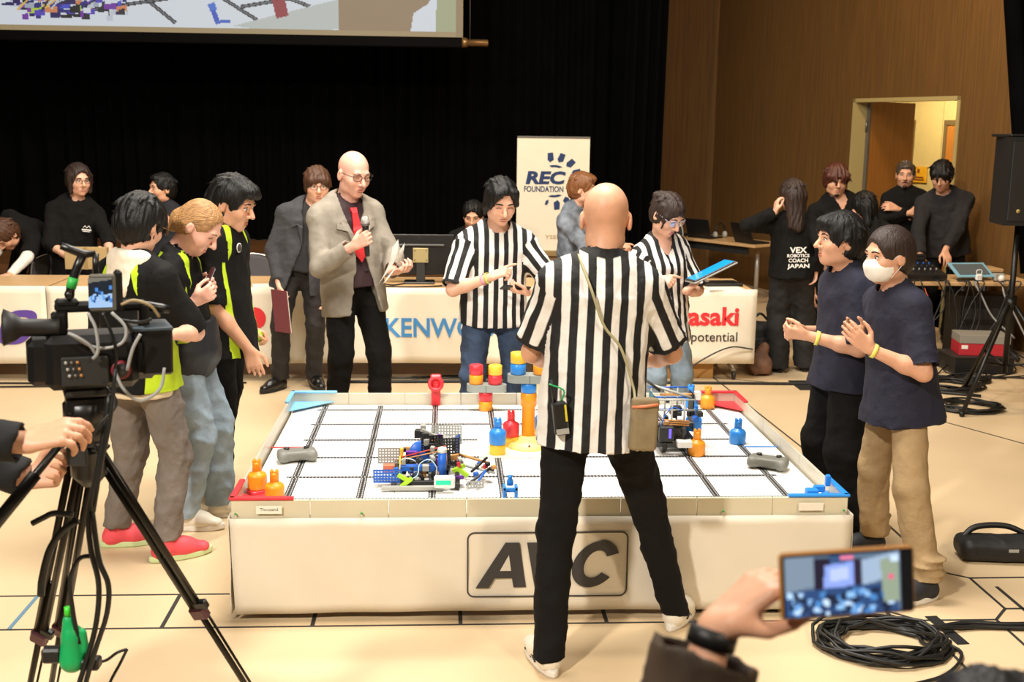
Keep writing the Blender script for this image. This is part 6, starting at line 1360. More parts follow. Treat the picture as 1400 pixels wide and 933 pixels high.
for s in (-1, 1):
    b = MB(); b.tube([Hp(j, s*.066, .035, -.015)-j.base, Hp(j, s*.082, -.005, .018)-j.base, Hp(j, s*.080, -.026, .0)-j.base], .0018, 5); b.tube([Hp(j, s*.064, .03, -.085)-j.base, Hp(j, s*.080, -.010, -.035)-j.base, Hp(j, s*.080, -.026, .0)-j.base], .0018, 5); b.build('ear_loop', WHITES, mk)
band(j, 'l', p, YBAND, .93, .034, .016)

# ---- people behind the tables on the left
LOWR = dict(res=.022, fres=.0078)
j = pose(1.70, (-3.971, 4.950, 0.463), (-3.967, 4.620, 1.055), (-4.016, 4.450, 1.009), -18, (-30, 55),
    hl=H_((-3.891, 4.150, 0.721), (-.8, -.5, -.1), (0, 0, -1), .3, (.9, .2, .3)), hr=H_((-4.143, 4.150, 0.719), (-.3, -.8, -.1), (0, 0, -1), .3), fl=(-4.0, 5.0, 0), fr=(-4.3, 5.0, 0))
p = person('person in black leaning over the table with head bowed, at the frame edge', j)
make_body(j, SKIN2, p, **LOWR); make_top(j, BLACK, p, .9, .022, .12, sr=(.07, .072, .06, .05), seed=101, res=.013, name='shirt')
for s in 'rl':
    v = Vol(*bounds(j, ('el', 'wr', 'sh'), .1), .010); v.cone(along(j, s, .8), along(j, s, 1.0), .052, .052, .01); v.cone(along(j, s, 1.0), along(j, s, 1.9), .052, .038, .01)
    vol_obj(v, 'undersleeve', mat('white_jersey', '#e3ded4', .85), p, j.base, .003, 3)
make_trousers(j, BLACK2, p, seed=1, res=.015); make_hair(j, HAIRB, p, .014, .075, -.07, .5); shoes(j, p, BSHOE, DSOLE)
face_parts(j, p, shut=True)

j = pose(1.72, (-3.569, 4.750, 0.493), (-3.527, 4.750, 1.240), (-3.477, 4.700, 1.446), 20, (38, 4),
    hr=H_((-3.519, 4.420, 0.834), (.8, -.4, .1), (.4, .4, .6), .4, (-.9, .2, -.4)), hl=H_((-3.175, 4.420, 0.837), (-.6, -.5, .2), (-.5, .4, .4), .5, (.9, .2, -.4)), fl=(-3.4, 4.75, 20), fr=(-3.7, 4.75, 0), sw=.18, w=1.05)
p = person('man with chin-length dark hair in a black sweatshirt holding a cardboard box', j)
make_body(j, SKIN, p, **LOWR); face_parts(j, p); glasses(j, p, mat('steel_frame', '#4a3a30', .3, metal=.6), LENS, .024, .019, .1)
make_top(j, BLACK, p, 1.45, .030, .14, sr=(.076, .07, .066, .058), seed=105, res=.013, collar=.6, collar_r=.07, amp=.007, name='sweatshirt')
wp = mat('white_print', '#e8e4dc', .7); L = np.linalg.norm(j.neck-j.pel); c = j.pel+j.U*(L-.18)-j.R*.09+j.F*.155-j.base
b = MB(); b.box(c, (.075, .012, .002), (-j.R, j.U, j.F)); b.box(c-j.U*.014, (.06, .006, .002), (-j.R, j.U, j.F)); b.tube([c-j.R*-.03+j.U*.015, c-j.R*-.015+j.U*.032, c+j.U*.015, c-j.R*.015+j.U*.036, c-j.R*.03+j.U*.015], .004, 5); b.build('chest_print', wp, p)
make_trousers(j, BLACK2, p, seed=2, res=.015); shoes(j, p, BSHOE, DSOLE)
make_hair(j, HAIRD, p, .020, .085, -.105, .15, ear=False, extra=[('c', (.075, .02, .04), (.078, .03, -.085), .026, .016), ('c', (-.075, .02, .04), (-.078, .03, -.085), .026, .016), ('c', (0, -.09, 0), (0, -.085, -.10), .05, .035)])

j = pose(1.70, (-2.860, 5.000, 0.461), (-2.824, 5.000, 1.165), (-2.859, 4.970, 1.370), -25, (-52, 0),
    hr=H_((-2.775, 4.830, 1.109), (-.5, -.2, .5), (.3, .8, 0), .3, (-.8, 0, -.6)), hl=H_((-2.5, 4.8, 1.0), (-.3, -.6, -.3), (-.6, 0, -.4), .4), fl=(-2.65, 5, -20), fr=(-2.95, 5, -40), w=1.0)
p = person('short-haired man in a dark turtleneck looking left with a hand on his chest', j)
make_body(j, SKIN2, p, **LOWR); face_parts(j, p)
make_top(j, mat('midnight_knit', '#14161d', .85, var=.15), p, 1.9, .020, .12, sr=(.066, .062, .056, .046), seed=111, res=.013, collar=.95, collar_r=.064, neck_r=.05, name='turtleneck')
make_trousers(j, BLACK2, p, seed=4, res=.015); shoes(j, p, BSHOE, DSOLE); make_hair(j, HAIR, p, .013, .085, -.055, .55, extra=[('e', (0, .04, .095), (.06, .05, .025))])

# ---- seated behind the monitor
j = pose(1.68, (-0.158, 5.000, 0.341), (-0.159, 4.850, 1.027), (-0.155, 4.800, 1.171), 0, (-8, 18),
    hr=H_((-.35, 4.35, .76), (.1, -1, 0), (0, 0, -1), .3), hl=H_((.05, 4.35, .76), (-.1, -1, 0), (0, 0, -1), .3), fl=(-.02, 4.5, 0), fr=(-.3, 4.5, 0), sit=True)
j.pel[2] = .52
p = person('dark-haired person seated behind the computer monitor', j)
make_body(j, SKIN2, p, **LOWR); face_parts(j, p); make_top(j, BLACK, p, 1.9, .02, .02, seed=115, res=.014, name='sweatshirt'); make_trousers(j, BLACK2, p, seed=5, res=.016); make_hair(j, HAIR, p, .012, .078, -.06, .5); shoes(j, p, BSHOE, DSOLE)

# ---- man in the patterned shirt beside the banner
j = pose(1.72, (0.734, 4.650, 0.464), (0.711, 4.650, 1.222), (0.778, 4.620, 1.424), 55, (72, 4),
    hr=H_((1.044, 4.400, 0.953), (.85, -.3, .2), (0, .3, -.9), [.2, .6, .7, .7, .4], (-.3, -.5, -.8)), hl=H_((1.101, 4.600, 0.888), (.85, -.3, .1), (0, .3, -.9), .4, (.1, .5, -.8)), fl=(.85, 4.75, 55), fr=(.7, 4.5, 50))
p = person('light-brown-haired man in a grey patterned shirt in front of the roll-up banner', j)
make_body(j, SKIN, p, **LOWR); face_parts(j, p, shut=True)
PATT = mat('grey_smoke_print', '#6d7580', .8, var=.75, vscale=9)
make_top(j, PATT, p, 1.3, .030, .16, sr=(.078, .078, .07, .064), seed=121, res=.012, amp=.007, collar=.5, collar_r=.072, name='patterned_shirt'); make_trousers(j, BLACK2, p, seed=6, res=.015); shoes(j, p, BSHOE, DSOLE)
make_hair(j, mat('hair_light_brown', '#7a4d2a', .42, var=.35, vscale=3, stretch=(60, 60, 6), bump=.35, bscale=3), p, .018, .072, -.07, .4, extra=[('e', (0, .05, .09), (.06, .055, .03))])

# ---- crew on the right
def back_print(j, parent, lines, w=.22, off=.15, side=-1, x0=0.0, top=.10):
    L = np.linalg.norm(j.neck-j.pel); m = mat('white_print', '#e8e4dc', .7); z = L-top
    for (txt, hgt, wid) in lines:
        z -= hgt; o = j.pel+j.U*z+(j.F*side)*off+j.R*(x0 if side < 0 else -x0)-j.R*(-side)*wid/2-j.base
        text_fit(txt, o, j.R*(-side), j.U, wid, hgt*.78, m, 'print', parent, .03)
j = pose(1.62, (2.388, 3.800, 0.718), (2.369, 3.800, 1.253), (2.341, 3.780, 1.433), 165, (200, 5),
    hl=H_((2.202, 3.720, 1.309), (.1, .1, .95), (.9, .1, 0), .5, (-.9, -.1, -.3)), hr=H_((2.55, 3.7, .86), (0, .1, -1), (-.9, 0, 0), .4), fl=(2.32, 3.82, 185), fr=(2.56, 3.86, 165), sw=.165, w=.98)
p = person('long-haired woman seen from behind in a black printed hoodie, hand at her ear', j)
make_body(j, SKIN, p, **LOWR); make_top(j, BLACK, p, 1.95, .030, .10, sr=(.074, .072, .066, .056), seed=131, res=.012, amp=.007, name='hoodie', hood=True)
back_print(j, p, [('VEX', .060, .13), ('ROBOTICS', .034, .17), ('COACH', .040, .15), ('JAPAN', .055, .17)], off=.148, x0=.04, top=.20)
make_trousers(j, mat('black_denim', '#1a1816', .85, var=.2), p, (.108, .104, .105), amp=.008, seed=19, ankle=.02, res=.013); shoes(j, p, BSHOE, DSOLE)
make_hair(j, HAIRD, p, .017, .075, -.2, .0, ear=False, extra=[('c', (.045, -.05, 0), (.05, -.075, -.24), .055, .030, .03), ('c', (-.045, -.05, 0), (-.05, -.075, -.24), .055, .030, .03), ('c', (0, -.07, 0), (0, -.095, -.26), .055, .035, .03)])

j = pose(1.76, (3.100, 4.750, 0.624), (3.061, 4.750, 1.324), (3.006, 4.700, 1.511), -4, (-6, 8),
    hr=H_((2.832, 4.600, 0.546), (0, -.2, -1), (.9, 0, 0), .4, (-.8, .4, 0)), hl=H_((3.264, 4.600, 0.548), (0, -.2, -1), (-.9, 0, 0), .4, (.8, .4, 0)), fl=(3.1, 4.7, 10), fr=(2.86, 4.7, -15), sw=.19, w=1.16)
p = person('heavy-set man with a brown fringe and goatee in a black cardigan', j)
make_body(j, SKIN2, p, fat=.006, **LOWR); face_parts(j, p, brows=False); make_top(j, BLACK, p, 1.9, .026, .14, sr=(.08, .078, .066, .054), seed=135, res=.013, amp=.007, vneck=.05, name='cardigan'); make_trousers(j, BLACK2, p, seed=7, res=.015); shoes(j, p, BSHOE, DSOLE)
make_hair(j, mat('hair_red_brown', '#4a2216', .42, var=.35, vscale=3, stretch=(60, 60, 6), bump=.35, bscale=3), p, .024, .045, -.05, .3, ear=False, fringe=True, amp=.006, extra=[('c', (-.06, .06, .05), (.06, .06, .05), .032, .032), ('c', (-.03, .085, .05), (-.03, .098, .02), .02, .01), ('c', (.03, .085, .05), (.03, .098, .022), .02, .01)])
make_hair_beard = MB(); make_hair_beard.ball(Hp(j, 0, .072, -.100)-j.base, (.022, .020, .016)); make_hair_beard.build('goatee', HAIR, p)

j = pose(1.60, (3.211, 4.250, 0.598), (3.160, 4.250, 1.144), (3.098, 4.250, 1.315), 150, (210, 15),
    hl=H_((2.85, 4.35, .85), (0, .2, -1), (.9, 0, 0), .4), hr=H_((3.3, 4.35, .85), (0, .2, -1), (-.9, 0, 0), .4), fl=(2.98, 4.25, 180), fr=(3.2, 4.25, 170), sw=.165, w=.98)
p = person('dark-haired woman in a black printed hoodie half hidden behind the navy T-shirt boys', j)
make_body(j, SKIN, p, **LOWR); make_top(j, BLACK, p, 1.95, .030, .10, sr=(.074, .072, .066, .056), seed=139, res=.013, name='hoodie', hood=True); make_trousers(j, BLACK2, p, seed=8, res=.015); shoes(j, p, BSHOE, DSOLE)
back_print(j, p, [('TEAM', .05, .15)], off=.14, x0=.07, top=.10)
make_hair(j, HAIR, p, .016, .075, -.12, .0, ear=False, extra=[('c', (.04, -.05, 0), (.05, -.07, -.15), .05, .03, .03), ('c', (-.04, -.05, 0), (-.05, -.07, -.15), .05, .03, .03)])

j = pose(1.70, (4.084, 5.750, 0.784), (4.039, 5.750, 1.374), (4.029, 5.720, 1.529), -8, (-22, 4),
    hr=H_((4.011, 5.500, 1.187), (.9, -.1, .15), (0, .7, -.3), .4, (-.9, .2, -.3)), hl=H_((3.892, 5.530, 1.225), (-.9, -.1, .15), (0, .7, -.3), .4, (.9, .2, -.3)), fl=(4.2, 5.75, 0), fr=(3.95, 5.75, -10), sw=.18)
p = person('goateed man in a black turtleneck with folded arms by the doorway', j)
make_body(j, SKIN2, p, **LOWR); face_parts(j, p); make_top(j, BLACK, p, 1.85, .018, .12, sr=(.066, .06, .054, .046), seed=141, res=.013, collar=.95, collar_r=.066, neck_r=.05, name='turtleneck'); make_trousers(j, BLACK2, p, seed=9, res=.016); shoes(j, p, BSHOE, DSOLE)
make_hair(j, mat('hair_grey_brown', '#4a3f36', .5, var=.35, vscale=3, stretch=(60, 60, 6)), p, .008, .100, -.02, .6, extra=[('e', (0, .04, .085), (.055, .05, .025))])
b = MB(); b.ball(Hp(j, 0, .075, -.095)-j.base, (.022, .022, .018)); b.tube([Hp(j, -.024, .080, -.06)-j.base, Hp(j, 0, .094, -.049)-j.base, Hp(j, .024, .080, -.06)-j.base], .0055, 6); b.build('goatee', HAIRD, p)

j = pose(1.73, (4.210, 5.100, 0.821), (4.157, 5.100, 1.371), (4.072, 5.000, 1.547), -15, (-32, 22),
    hr=H_((3.817, 4.720, 0.848), (0, -.7, -.5), (0, -.3, -1), .3, (-.9, .3, 0)), hl=H_((4.038, 4.720, 0.908), (0, -.6, -.6), (0, -.3, -1), .35, (.9, .4, 0)), fl=(4.28, 5.1, 0), fr=(4.02, 5.1, 0), sw=.19, w=1.08)
p = person('dark-haired man in a charcoal sweater leaning over the sound desk', j)
make_body(j, SKIN2, p, **LOWR); face_parts(j, p, shut=True); make_top(j, mat('charcoal_knit', '#1c1a1c', .9, var=.15), p, 1.9, .032, .12, sr=(.082, .078, .068, .054), seed=145, res=.013, amp=.007, name='sweater'); make_trousers(j, BLACK2, p, seed=10, res=.016); shoes(j, p, BSHOE, DSOLE)
make_hair(j, HAIR, p, .020, .056, -.06, .35, fringe=True, extra=[('c', (-.05, .075, .055), (.05, .075, .055), .026, .026)])

# ---- camera operator (only the hands reach into the frame)
SLEEVEB = mat('black_sleeve', '#0c0c0d', .85, var=.15)
j = pose(1.74, (-2.02, -2.62, 0), (-1.98, -2.58, 1.42), (-1.93, -2.56, 1.55), 90, (90, 10),
    hr=H_((-1.331, -2.740, 1.237), (.93, .05, .30), (.2, .5, -.75), [.42, .55, .6, .65, .5], (-.4, -.3, -.9)), hl=H_((-1.458, -2.400, 1.048), (.85, -.1, .2), (.1, -.5, .5), [.5, .6, .65, .7, .5], (-.4, .3, -.9)), fl=(-2.0, -2.45, 90), fr=(-2.0, -2.8, 90))
p = person('camera operator whose hands reach in from the left to the tripod handle', j)
make_body(j, SKIN2, p, res=.02, fres=.0052); make_top(j, SLEEVEB, p, 1.97, .026, .12, sr=(.074, .07, .062, .052), seed=151, name='jacket'); make_trousers(j, BLACK2, p, seed=11, res=.016); make_hair(j, HAIR, p); face_parts(j, p); shoes(j, p, BSHOE, DSOLE)

# ------------------------------------------------------------------ things people hold or wear
def frame(d, n): d = nrm(d); n = nrm(V(n)-d*(V(n)@d)); return d, n, np.cross(d, n)
def palm(j, s, a=.07, b=.028): hd = j.hand[s]; d = nrm(hd[1]); n = nrm(V(hd[2])-d*(V(hd[2])@d)); return V(hd[0])+d*a*j.g+n*b*j.g
# microphone
c = palm(PRESJ, 'r', .075, .03); ax = nrm(V(-.05, -.10, 1)); mic = empty('microphone', tuple(c), 'black handheld microphone with silver head held by the presenter', 'microphone')
q = MB(); q.lathe([(.013, -.11), (.015, -.10), (.019, .06), (.021, .075)], (0, 0, 0), 16, ax); q.build('handle', BLKP, mic); q = MB(); q.lathe([(.02, .075), (.027, .085), (.0275, .10), (.024, .118), (.014, .13), (.002, .133)], (0, 0, 0), 18, ax); q.build('grille', mat('mic_silver', '#b9b7b2', .35, metal=.7, bump=.5, bscale=300), mic); q = MB(); q.lathe([(.0275, .078), (.0285, .084), (.0275, .09)], (0, 0, 0), 18, ax, cap=False); q.build('ring', STEEL, mic)
# papers
c = palm(PRESJ, 'l', .06, .02); pp = empty('paper_sheets', tuple(c), 'curled white paper sheets in the presenter\'s left hand', 'paper')
for k in range(2):
    vs = []; n = 10
    for i in range(n+1):
        t = i/n; x = -.16*t-.02; 
        for s in (-1, 1): vs.append(V(-.03, -.05, .0)+V(-.10*t*t+.04*k, -.02*math.sin(t*3)-.004*k, 0)+V(.0, 0, 1)*(.15-.24*t if k == 0 else .13-.20*t)+V(.045*s*(.35+.6*t*(1-t) if k == 0 else .3), .03*s, .02*s))
    vs2 = [v_+V(0, .0012, 0) for v_ in vs]; m_ = len(vs); fs = [(2*i, 2*i+1, 2*i+3, 2*i+2) for i in range(n)]+[(m_+2*i+2, m_+2*i+3, m_+2*i+1, m_+2*i) for i in range(n)]
    q = MB(); q._add(vs+vs2, fs, True); q.build('sheet', mat('bright_paper', '#f2efe8', .8), pp)
# tablet phone of the male referee
c = palm(MREFJ, 'l', .085, .020); M_ = (nrm(V(-.95, -.25, .10)), nrm(V(.2, -.9, .35)), nrm(V(.1, .3, .95)))
tb_ = empty('smartphone', tuple(c), 'black phone held flat by the dark-haired referee', 'phone'); q = MB(); q.box((0, 0, 0), (.17, .085, .010), M_, .004); q.build('body', BLKP, tb_); q = MB(); q.box(M_[2]*.0055, (.155, .075, .001), M_); q.build('screen', mat('dark_screen', '#1c222c', .1), tb_)
# woman referee's tablet
c = V((1.142, 1.280, 1.133)); _x = nrm(V(.88, .1, .42)); _n = V(-.40, .02, .9); _n = nrm(_n-_x*(_n@_x)); M_ = (_x, np.cross(_n, _x), _n); tw = empty('tablet', tuple(c), 'large tablet in a folded cover with a blue screen, held by the woman referee', 'tablet')
q = MB(); q.box((0, 0, 0), (.28, .20, .010), M_, .003); q.build('cover', mat('grey_cover', '#8d8a84', .5), tw); q = MB(); q.box(M_[2]*.010, (.27, .19, .008), M_, .003); q.build('body', DKG, tw); q = MB(); q.box(M_[2]*.0145, (.25, .165, .001), M_); q.build('screen', mat('blue_screen', '#1a7fc0', .2, emit='#1a86d0', estr=.8), tw)
# folder
c = V((-1.580, 3.020, 0.613)); fo_ = empty('folder', tuple(c), 'maroon folder held at the side of the suited man', 'folder'); M_ = (nrm(V(.75, -.6, 0)), nrm(V(.6, .75, 0)), nrm(V(-.08, 0, 1)))
q = MB(); q.box((0, 0, 0), (.16, .008, .31), M_, .002); q.build('cover', mat('maroon_card', '#6e2f38', .6), fo_); q = MB(); q.box(M_[1]*.008, (.155, .006, .30), M_); q.build('papers', PAPER, fo_)
# girl's phone
c = V((-1.504, 0.120, 1.216)); M_ = (nrm(V(.35, -.9, .1)), nrm(V(-.75, -.25, .4)), nrm(V(.4, .1, .9))); ph = empty('smartphone', tuple(c), 'phone in a dark red case held up by the blond girl', 'phone'); q = MB(); q.box((0, 0, 0), (.075, .010, .15), M_, .004); q.build('case', mat('dark_red_case', '#4a1a1e', .5), ph); q = MB(); q.box(M_[1]*-.0055, (.068, .001, .14), M_); q.build('screen', mat('pale_screen', '#b8c4d0', .2, emit='#9fb2c8', estr=.3), ph)
# lime ball and red paddle by the tall boy
q = MB(); q.ball((0, 0, 0), .034, 14, 10); o = q.build('lime_ball', LIMEP, None, (-1.373, 0.700, 0.861)); tag(o, 'small lime ball in the tall boy\'s far hand', 'ball')
# cardboard parcel of the long-haired man
c = V((-3.341, 4.360, 0.836)); cb = empty('cardboard_parcel', tuple(c), 'flat brown cardboard parcel held by the man with chin-length hair', 'box'); q = MB(); q.box((0, 0, 0), (.34, .07, .18), bev=.003); q.build('body', mat('cardboard_pale', '#b59a6a', .8), cb); q = MB(); q.box((0, -.036, 0), (.03, .002, .18)); q.build('tape', mat('parcel_tape', '#a08450', .4), cb)
# referee's pouch, strap and radio
j = REFJ; KH = mat('khaki_canvas', '#8a7a5c', .85, var=.12, vscale=20, bump=.2, bscale=300); pc = V((0.308, -1.375, 0.921)); pu = empty('shoulder_pouch', tuple(pc), 'khaki canvas pouch with an orange zip hanging on the back of the bald referee', 'pouch')
M_ = (nrm(V(1, .12, -.04)), nrm(V(-.12, 1, .0)), nrm(V(.04, 0, 1))); v = Vol((-.09, -.06, -.14), (.09, .06, .14), .006); v.box((0, 0, -.0), (.052, .020, .098), np.array(M_), .016, .01); v.box((0, -.014, -.03), (.046, .016, .064), np.array(M_), .012, .008); vol_obj(v, 'body', KH, pu, (0, 0, 0), .002, 3, 60)
q = MB(); q.tube([V(-.047, -.020, .066), V(0, -.026, .070), V(.047, -.018, .074)], .0055, 6); q.build('zip', mat('orange_zip', '#d8805a', .5), pu)
L = np.linalg.norm(j.neck-j.pel); bk = lambda r, t, f: j.pel+j.R*r+j.U*t-j.F*f-pc
q = MB(); q.tube(spline([pc*0+V(-.035, -.01, .09), bk(.115, .09, .150), bk(.065, .22, .150), bk(.0, L-.19, .152), bk(-.050, L-.07, .152), bk(-.080, L+.012, .095), bk(-.090, L+.050, .03), bk(-.092, L+.048, -.03), bk(-.085, L-.03, -.125), bk(-.04, L-.2, -.16)], 8), .0050, 6); q.build('strap', mat('cream_strap', '#a8a07a', .8), pu)
rc_ = V((0.013, -1.360, 0.939)); ra = empty('walkie_talkie', tuple(rc_), 'black two-way radio with a yellow strip clipped to the bald referee\'s belt', 'radio'); M_ = (nrm(V(1, .15, .1)), nrm(V(-.15, 1, 0)), nrm(V(-.12, 0, 1)))
q = MB(); q.box((0, 0, 0), (.05, .035, .12), M_, .006); q.build('body', BLKP, ra); q = MB(); q.tube([M_[2]*.06-M_[0]*.015, M_[2]*.14-M_[0]*.02], .006, 8); q.build('antenna', BLKP, ra); q = MB(); q.box(M_[0]*.018-M_[1]*.018+M_[2]*.02, (.007, .004, .06), M_); q.build('yellow_strip', mat('yellow_strip', '#d8c832', .4), ra); q = MB(); q.box(-M_[1]*.018-M_[2]*.045, (.045, .004, .02), M_); q.build('battery_label', GLY, ra)
q = MB(); q.tube(spline([M_[2]*.06+M_[0]*.01, M_[2]*.10+M_[0]*.02-M_[1]*.01, M_[2]*.13-M_[0]*.03-M_[1]*.01], 6), .003, 6); q.build('green_lead', GREENP, ra)

# ------------------------------------------------------------------ video camera on its tripod
YC = -2.4; cc = V((-1.273, -2.400, 1.363)); cam_ = empty('video_camera', tuple(cc), 'black professional video camera with viewfinder and small monitor on a tripod', 'video camera'); CB = mat('camera_black', '#121110', .38, var=.2, vscale=12)
LX = nrm(V(.93, .36, -.02)); LY = nrm(V(-.36, .93, 0)); LZ = np.cross(LX, LY); CM = (LX, LY, LZ); S = 1/545.
def cp(u, v, d=0.0): return LX*((u-130)*S/.95)+LZ*((490-v)*S)+LY*d
def cbx(name, u, v, w, h, dp, m=CB, d=0.0, bev=.006, par=None): q = MB(); q.box(cp(u, v, d), (w*S, dp, h*S), CM, bev); return q.build(name, m, par or cam_)
body = cbx('body', 125, 490, 120, 74, .13, bev=.018); cbx('battery', 66, 490, 38, 62, .10, bev=.014); cbx('rear_panel', 88, 492, 10, 60, .125, DKG)
cbx('side_panel', 115, 500, 60, 40, .012, DKG, -.068, .004, body); cbx('handle', 140, 418, 120, 14, .035, bev=.008); cbx('handle_post', 92, 432, 14, 34, .03); cbx('handle_post', 192, 440, 14, 50, .04)
cbx('lens_barrel', 190, 488, 40, 62, .10, bev=.02); hd_ = cbx('lens_hood', 205, 478, 40, 66, .14, bev=.006); cbx('hood_top', 200, 447, 52, 4, .14, mat('hood_grey', '#3f4a52', .4), 0, .001, hd_)
q = MB(); q.lathe([(.024, 0), (.024, .004)], cp(158, 500, -.075), 18, -LY); q.build('red_ring', mat('dark_red_ring', '#7a1f2a', .4), body); q = MB(); q.lathe([(.017, .004), (.017, .010)], cp(158, 500, -.075), 16, -LY); q.build('dial', DKG, body)
for k in range(9): q = MB(); q.ball(cp(92+7*(k % 3)+2*(k // 3), 487+9*(k//3), -.075), .0045, 6, 4); q.build('button', (GLY, STEEL, mat('amber_button', '#a8743a', .4))[k % 3], body)
ev = MB(); ev.lathe([(.030, 0), (.046, .004), (.034, .03), (.022, .045), (.022, .12), (.026, .13)], cp(20, 441, -.02), 18, LX+LZ*-.04); ev = ev.build('viewfinder', mat('eyecup_black', '#181512', .6), cam_); cbx('viewfinder_block', 88, 440, 20, 30, .05)
mon = cbx('monitor_shell', 142, 396, 38, 50, .022, mat('monitor_shell', '#5a564c', .45), -.05, .004); cbx('monitor_side', 159, 394, 10, 56, .04, CB, -.045)
im = paint(24, 30, '#6d7a8a'); fill(im, [(0, 4), (24, 0), (24, 18), (0, 20)], '#16202c'); fill(im, [(0, 19), (24, 16), (24, 30), (0, 30)], '#a8c8ee')
for k in range(22): r3 = random.Random(k); u, v_ = r3.random()*22, 8+r3.random()*14; fill(im, [(u, v_), (u+2.5, v_), (u+2.5, v_+4), (u, v_+4)], r3.choice(['#4a8ad8', '#2c5aa0', '#9cc4f0', '#1a2a48', '#6aa8e8']))
fill(im, [(0, 0), (24, 0), (24, 2), (0, 5)], '#7a766a'); raster_panel('monitor_screen', im, cp(122, 415, -.0625), LX, LZ, 30*S, 40*S, vmat('small_screen', .2, .8), mon)
arm = [cp(101, 402, -.02), cp(104, 385, -.02), cp(112, 362, -.02), cp(118, 348, -.02)]; q = MB(); q.tube(arm, .011, 8); ma = q.build('monitor_arm', CB, cam_); q = MB(); q.tube([cp(103, 391, -.02), cp(107, 377, -.02)], .0125, 10); q.build('green_band', mat('green_tape', '#2fb04a', .5), ma)
q = MB(); q.tube([cp(93, 334, -.02), cp(106, 340, -.02), cp(120, 346, -.02), cp(134, 345, -.02)], [.009, .010, .011, .007], 8); q.build('knob_rod', CB, ma); q = MB(); q.ball(cp(101, 400, -.02), .013, 8, 6); q.build('joint', CB, ma); cbx('cold_shoe', 98, 412, 30, 10, .04); q = MB(); q.tube([cp(134, 345, -.02), cp(133, 372, -.03)], .008, 6); q.build('mount', CB, ma)
mc = MB(); mc.lathe([(.013, 0), (.013, .10), (.010, .12)], cp(166, 415, .02), 12, LX-LZ*.2); mc.build('shotgun_microphone', CB, cam_)
for pts, m, nm in (([(120, 420), (128, 440), (130, 470), (124, 482)], CABG, 'cable'), ([(137, 420), (146, 445), (152, 475), (150, 500)], CB, 'cable'), ([(148, 420), (164, 440), (160, 460), (140, 468), (120, 464), (98, 448)], CABG, 'cable'), ([(96, 446), (108, 452), (120, 462), (128, 476)], CABG, 'cable'), ([(160, 410), (175, 404), (195, 412), (206, 428)], mat('tan_cable', '#9a8660', .5), 'cable'), ([(150, 500), (160, 525), (180, 542), (205, 528), (212, 500)], CABG, 'cable'), ([(155, 430), (180, 434), (196, 430)], CB, 'cable'), ([(165, 500), (172, 470), (182, 450)], CABG, 'cable'), ([(140, 520), (150, 545), (130, 570), (120, 590), (126, 610)], CAB, 'cable')): q = MB(); q.tube(spline([cp(u, v, -.085-.012*math.sin(i)) for i, (u, v) in enumerate(pts)], 6), .0042, 6); q.build(nm, m, cam_)
cbx('base_plate', 118, 533, 60, 12, .10, DKG)
# tripod
tc = V((-1.303, -2.400, 1.130)); tp = empty('camera_tripod', (float(tc[0]), float(tc[1]), 0), 'black video tripod with pan handle in the left foreground', 'tripod'); to = V(tc[0], tc[1], 0); W = lambda p: V(p)-to
q = MB(); q.lathe([(.050, 0), (.054, .03), (.046, .05), (.055, .06), (.055, .10), (.04, .105)], W(tc)+V(0, 0, .02), 18); q.build('fluid_head', CB, tp); q = MB(); q.box(W((-1.300, -2.400, 1.249)), (.10, .09, .05), CM, .01); q.build('head_block', CB, tp); q = MB(); q.lathe([(.022, 0), (.022, .05)], W((-1.304, -2.480, 1.194)), 12, LX*-.6+LZ*-.3); q.build('lock_knob', mat('slate_knob', '#3a4048', .4), tp)
q = MB(); q.lathe([(.02, 0), (.045, .03), (.045, .09), (.055, .10)], W(tc)+V(0, 0, -.10), 16); q.build('bowl', CB, tp); q = MB(); q.box(W((-1.308, -2.470, 1.126)), (.05, .02, .045), None, .004); q.build('bubble_level', DKG, tp)
a = W((-1.308, -2.460, 1.208)); b_ = W((-1.459, -2.620, 1.006)); q = MB(); q.tube([a, lerp(a, b_, .45), b_], [.009, .010, .011], 8); q.build('pan_handle', BM, tp); q = MB(); q.tube([lerp(a, b_, .52), b_+nrm(b_-a)*.03], .016, 8); q.build('handle_grip', CB, tp)
zc_ = empty('zoom_remote', (-1.333, -2.500, 1.200), 'black zoom remote clamped to the pan handle', 'remote'); q = MB(); q.box((0, 0, 0), (.055, .04, .035), (nrm(V(.7, 0, .7)), V(0, 1, 0), nrm(V(-.7, 0, .7))), .012); q.build('shell', CB, zc_); q = MB(); q.box((.02, -.022, .012), (.018, .006, .012), None, .002); q.build('rocker', GLY, zc_)
GT_ = mat('tripod_tube', '#1d1812', .32, metal=.5); MCOL = mat('maroon_collar', '#5a2c3c', .4)
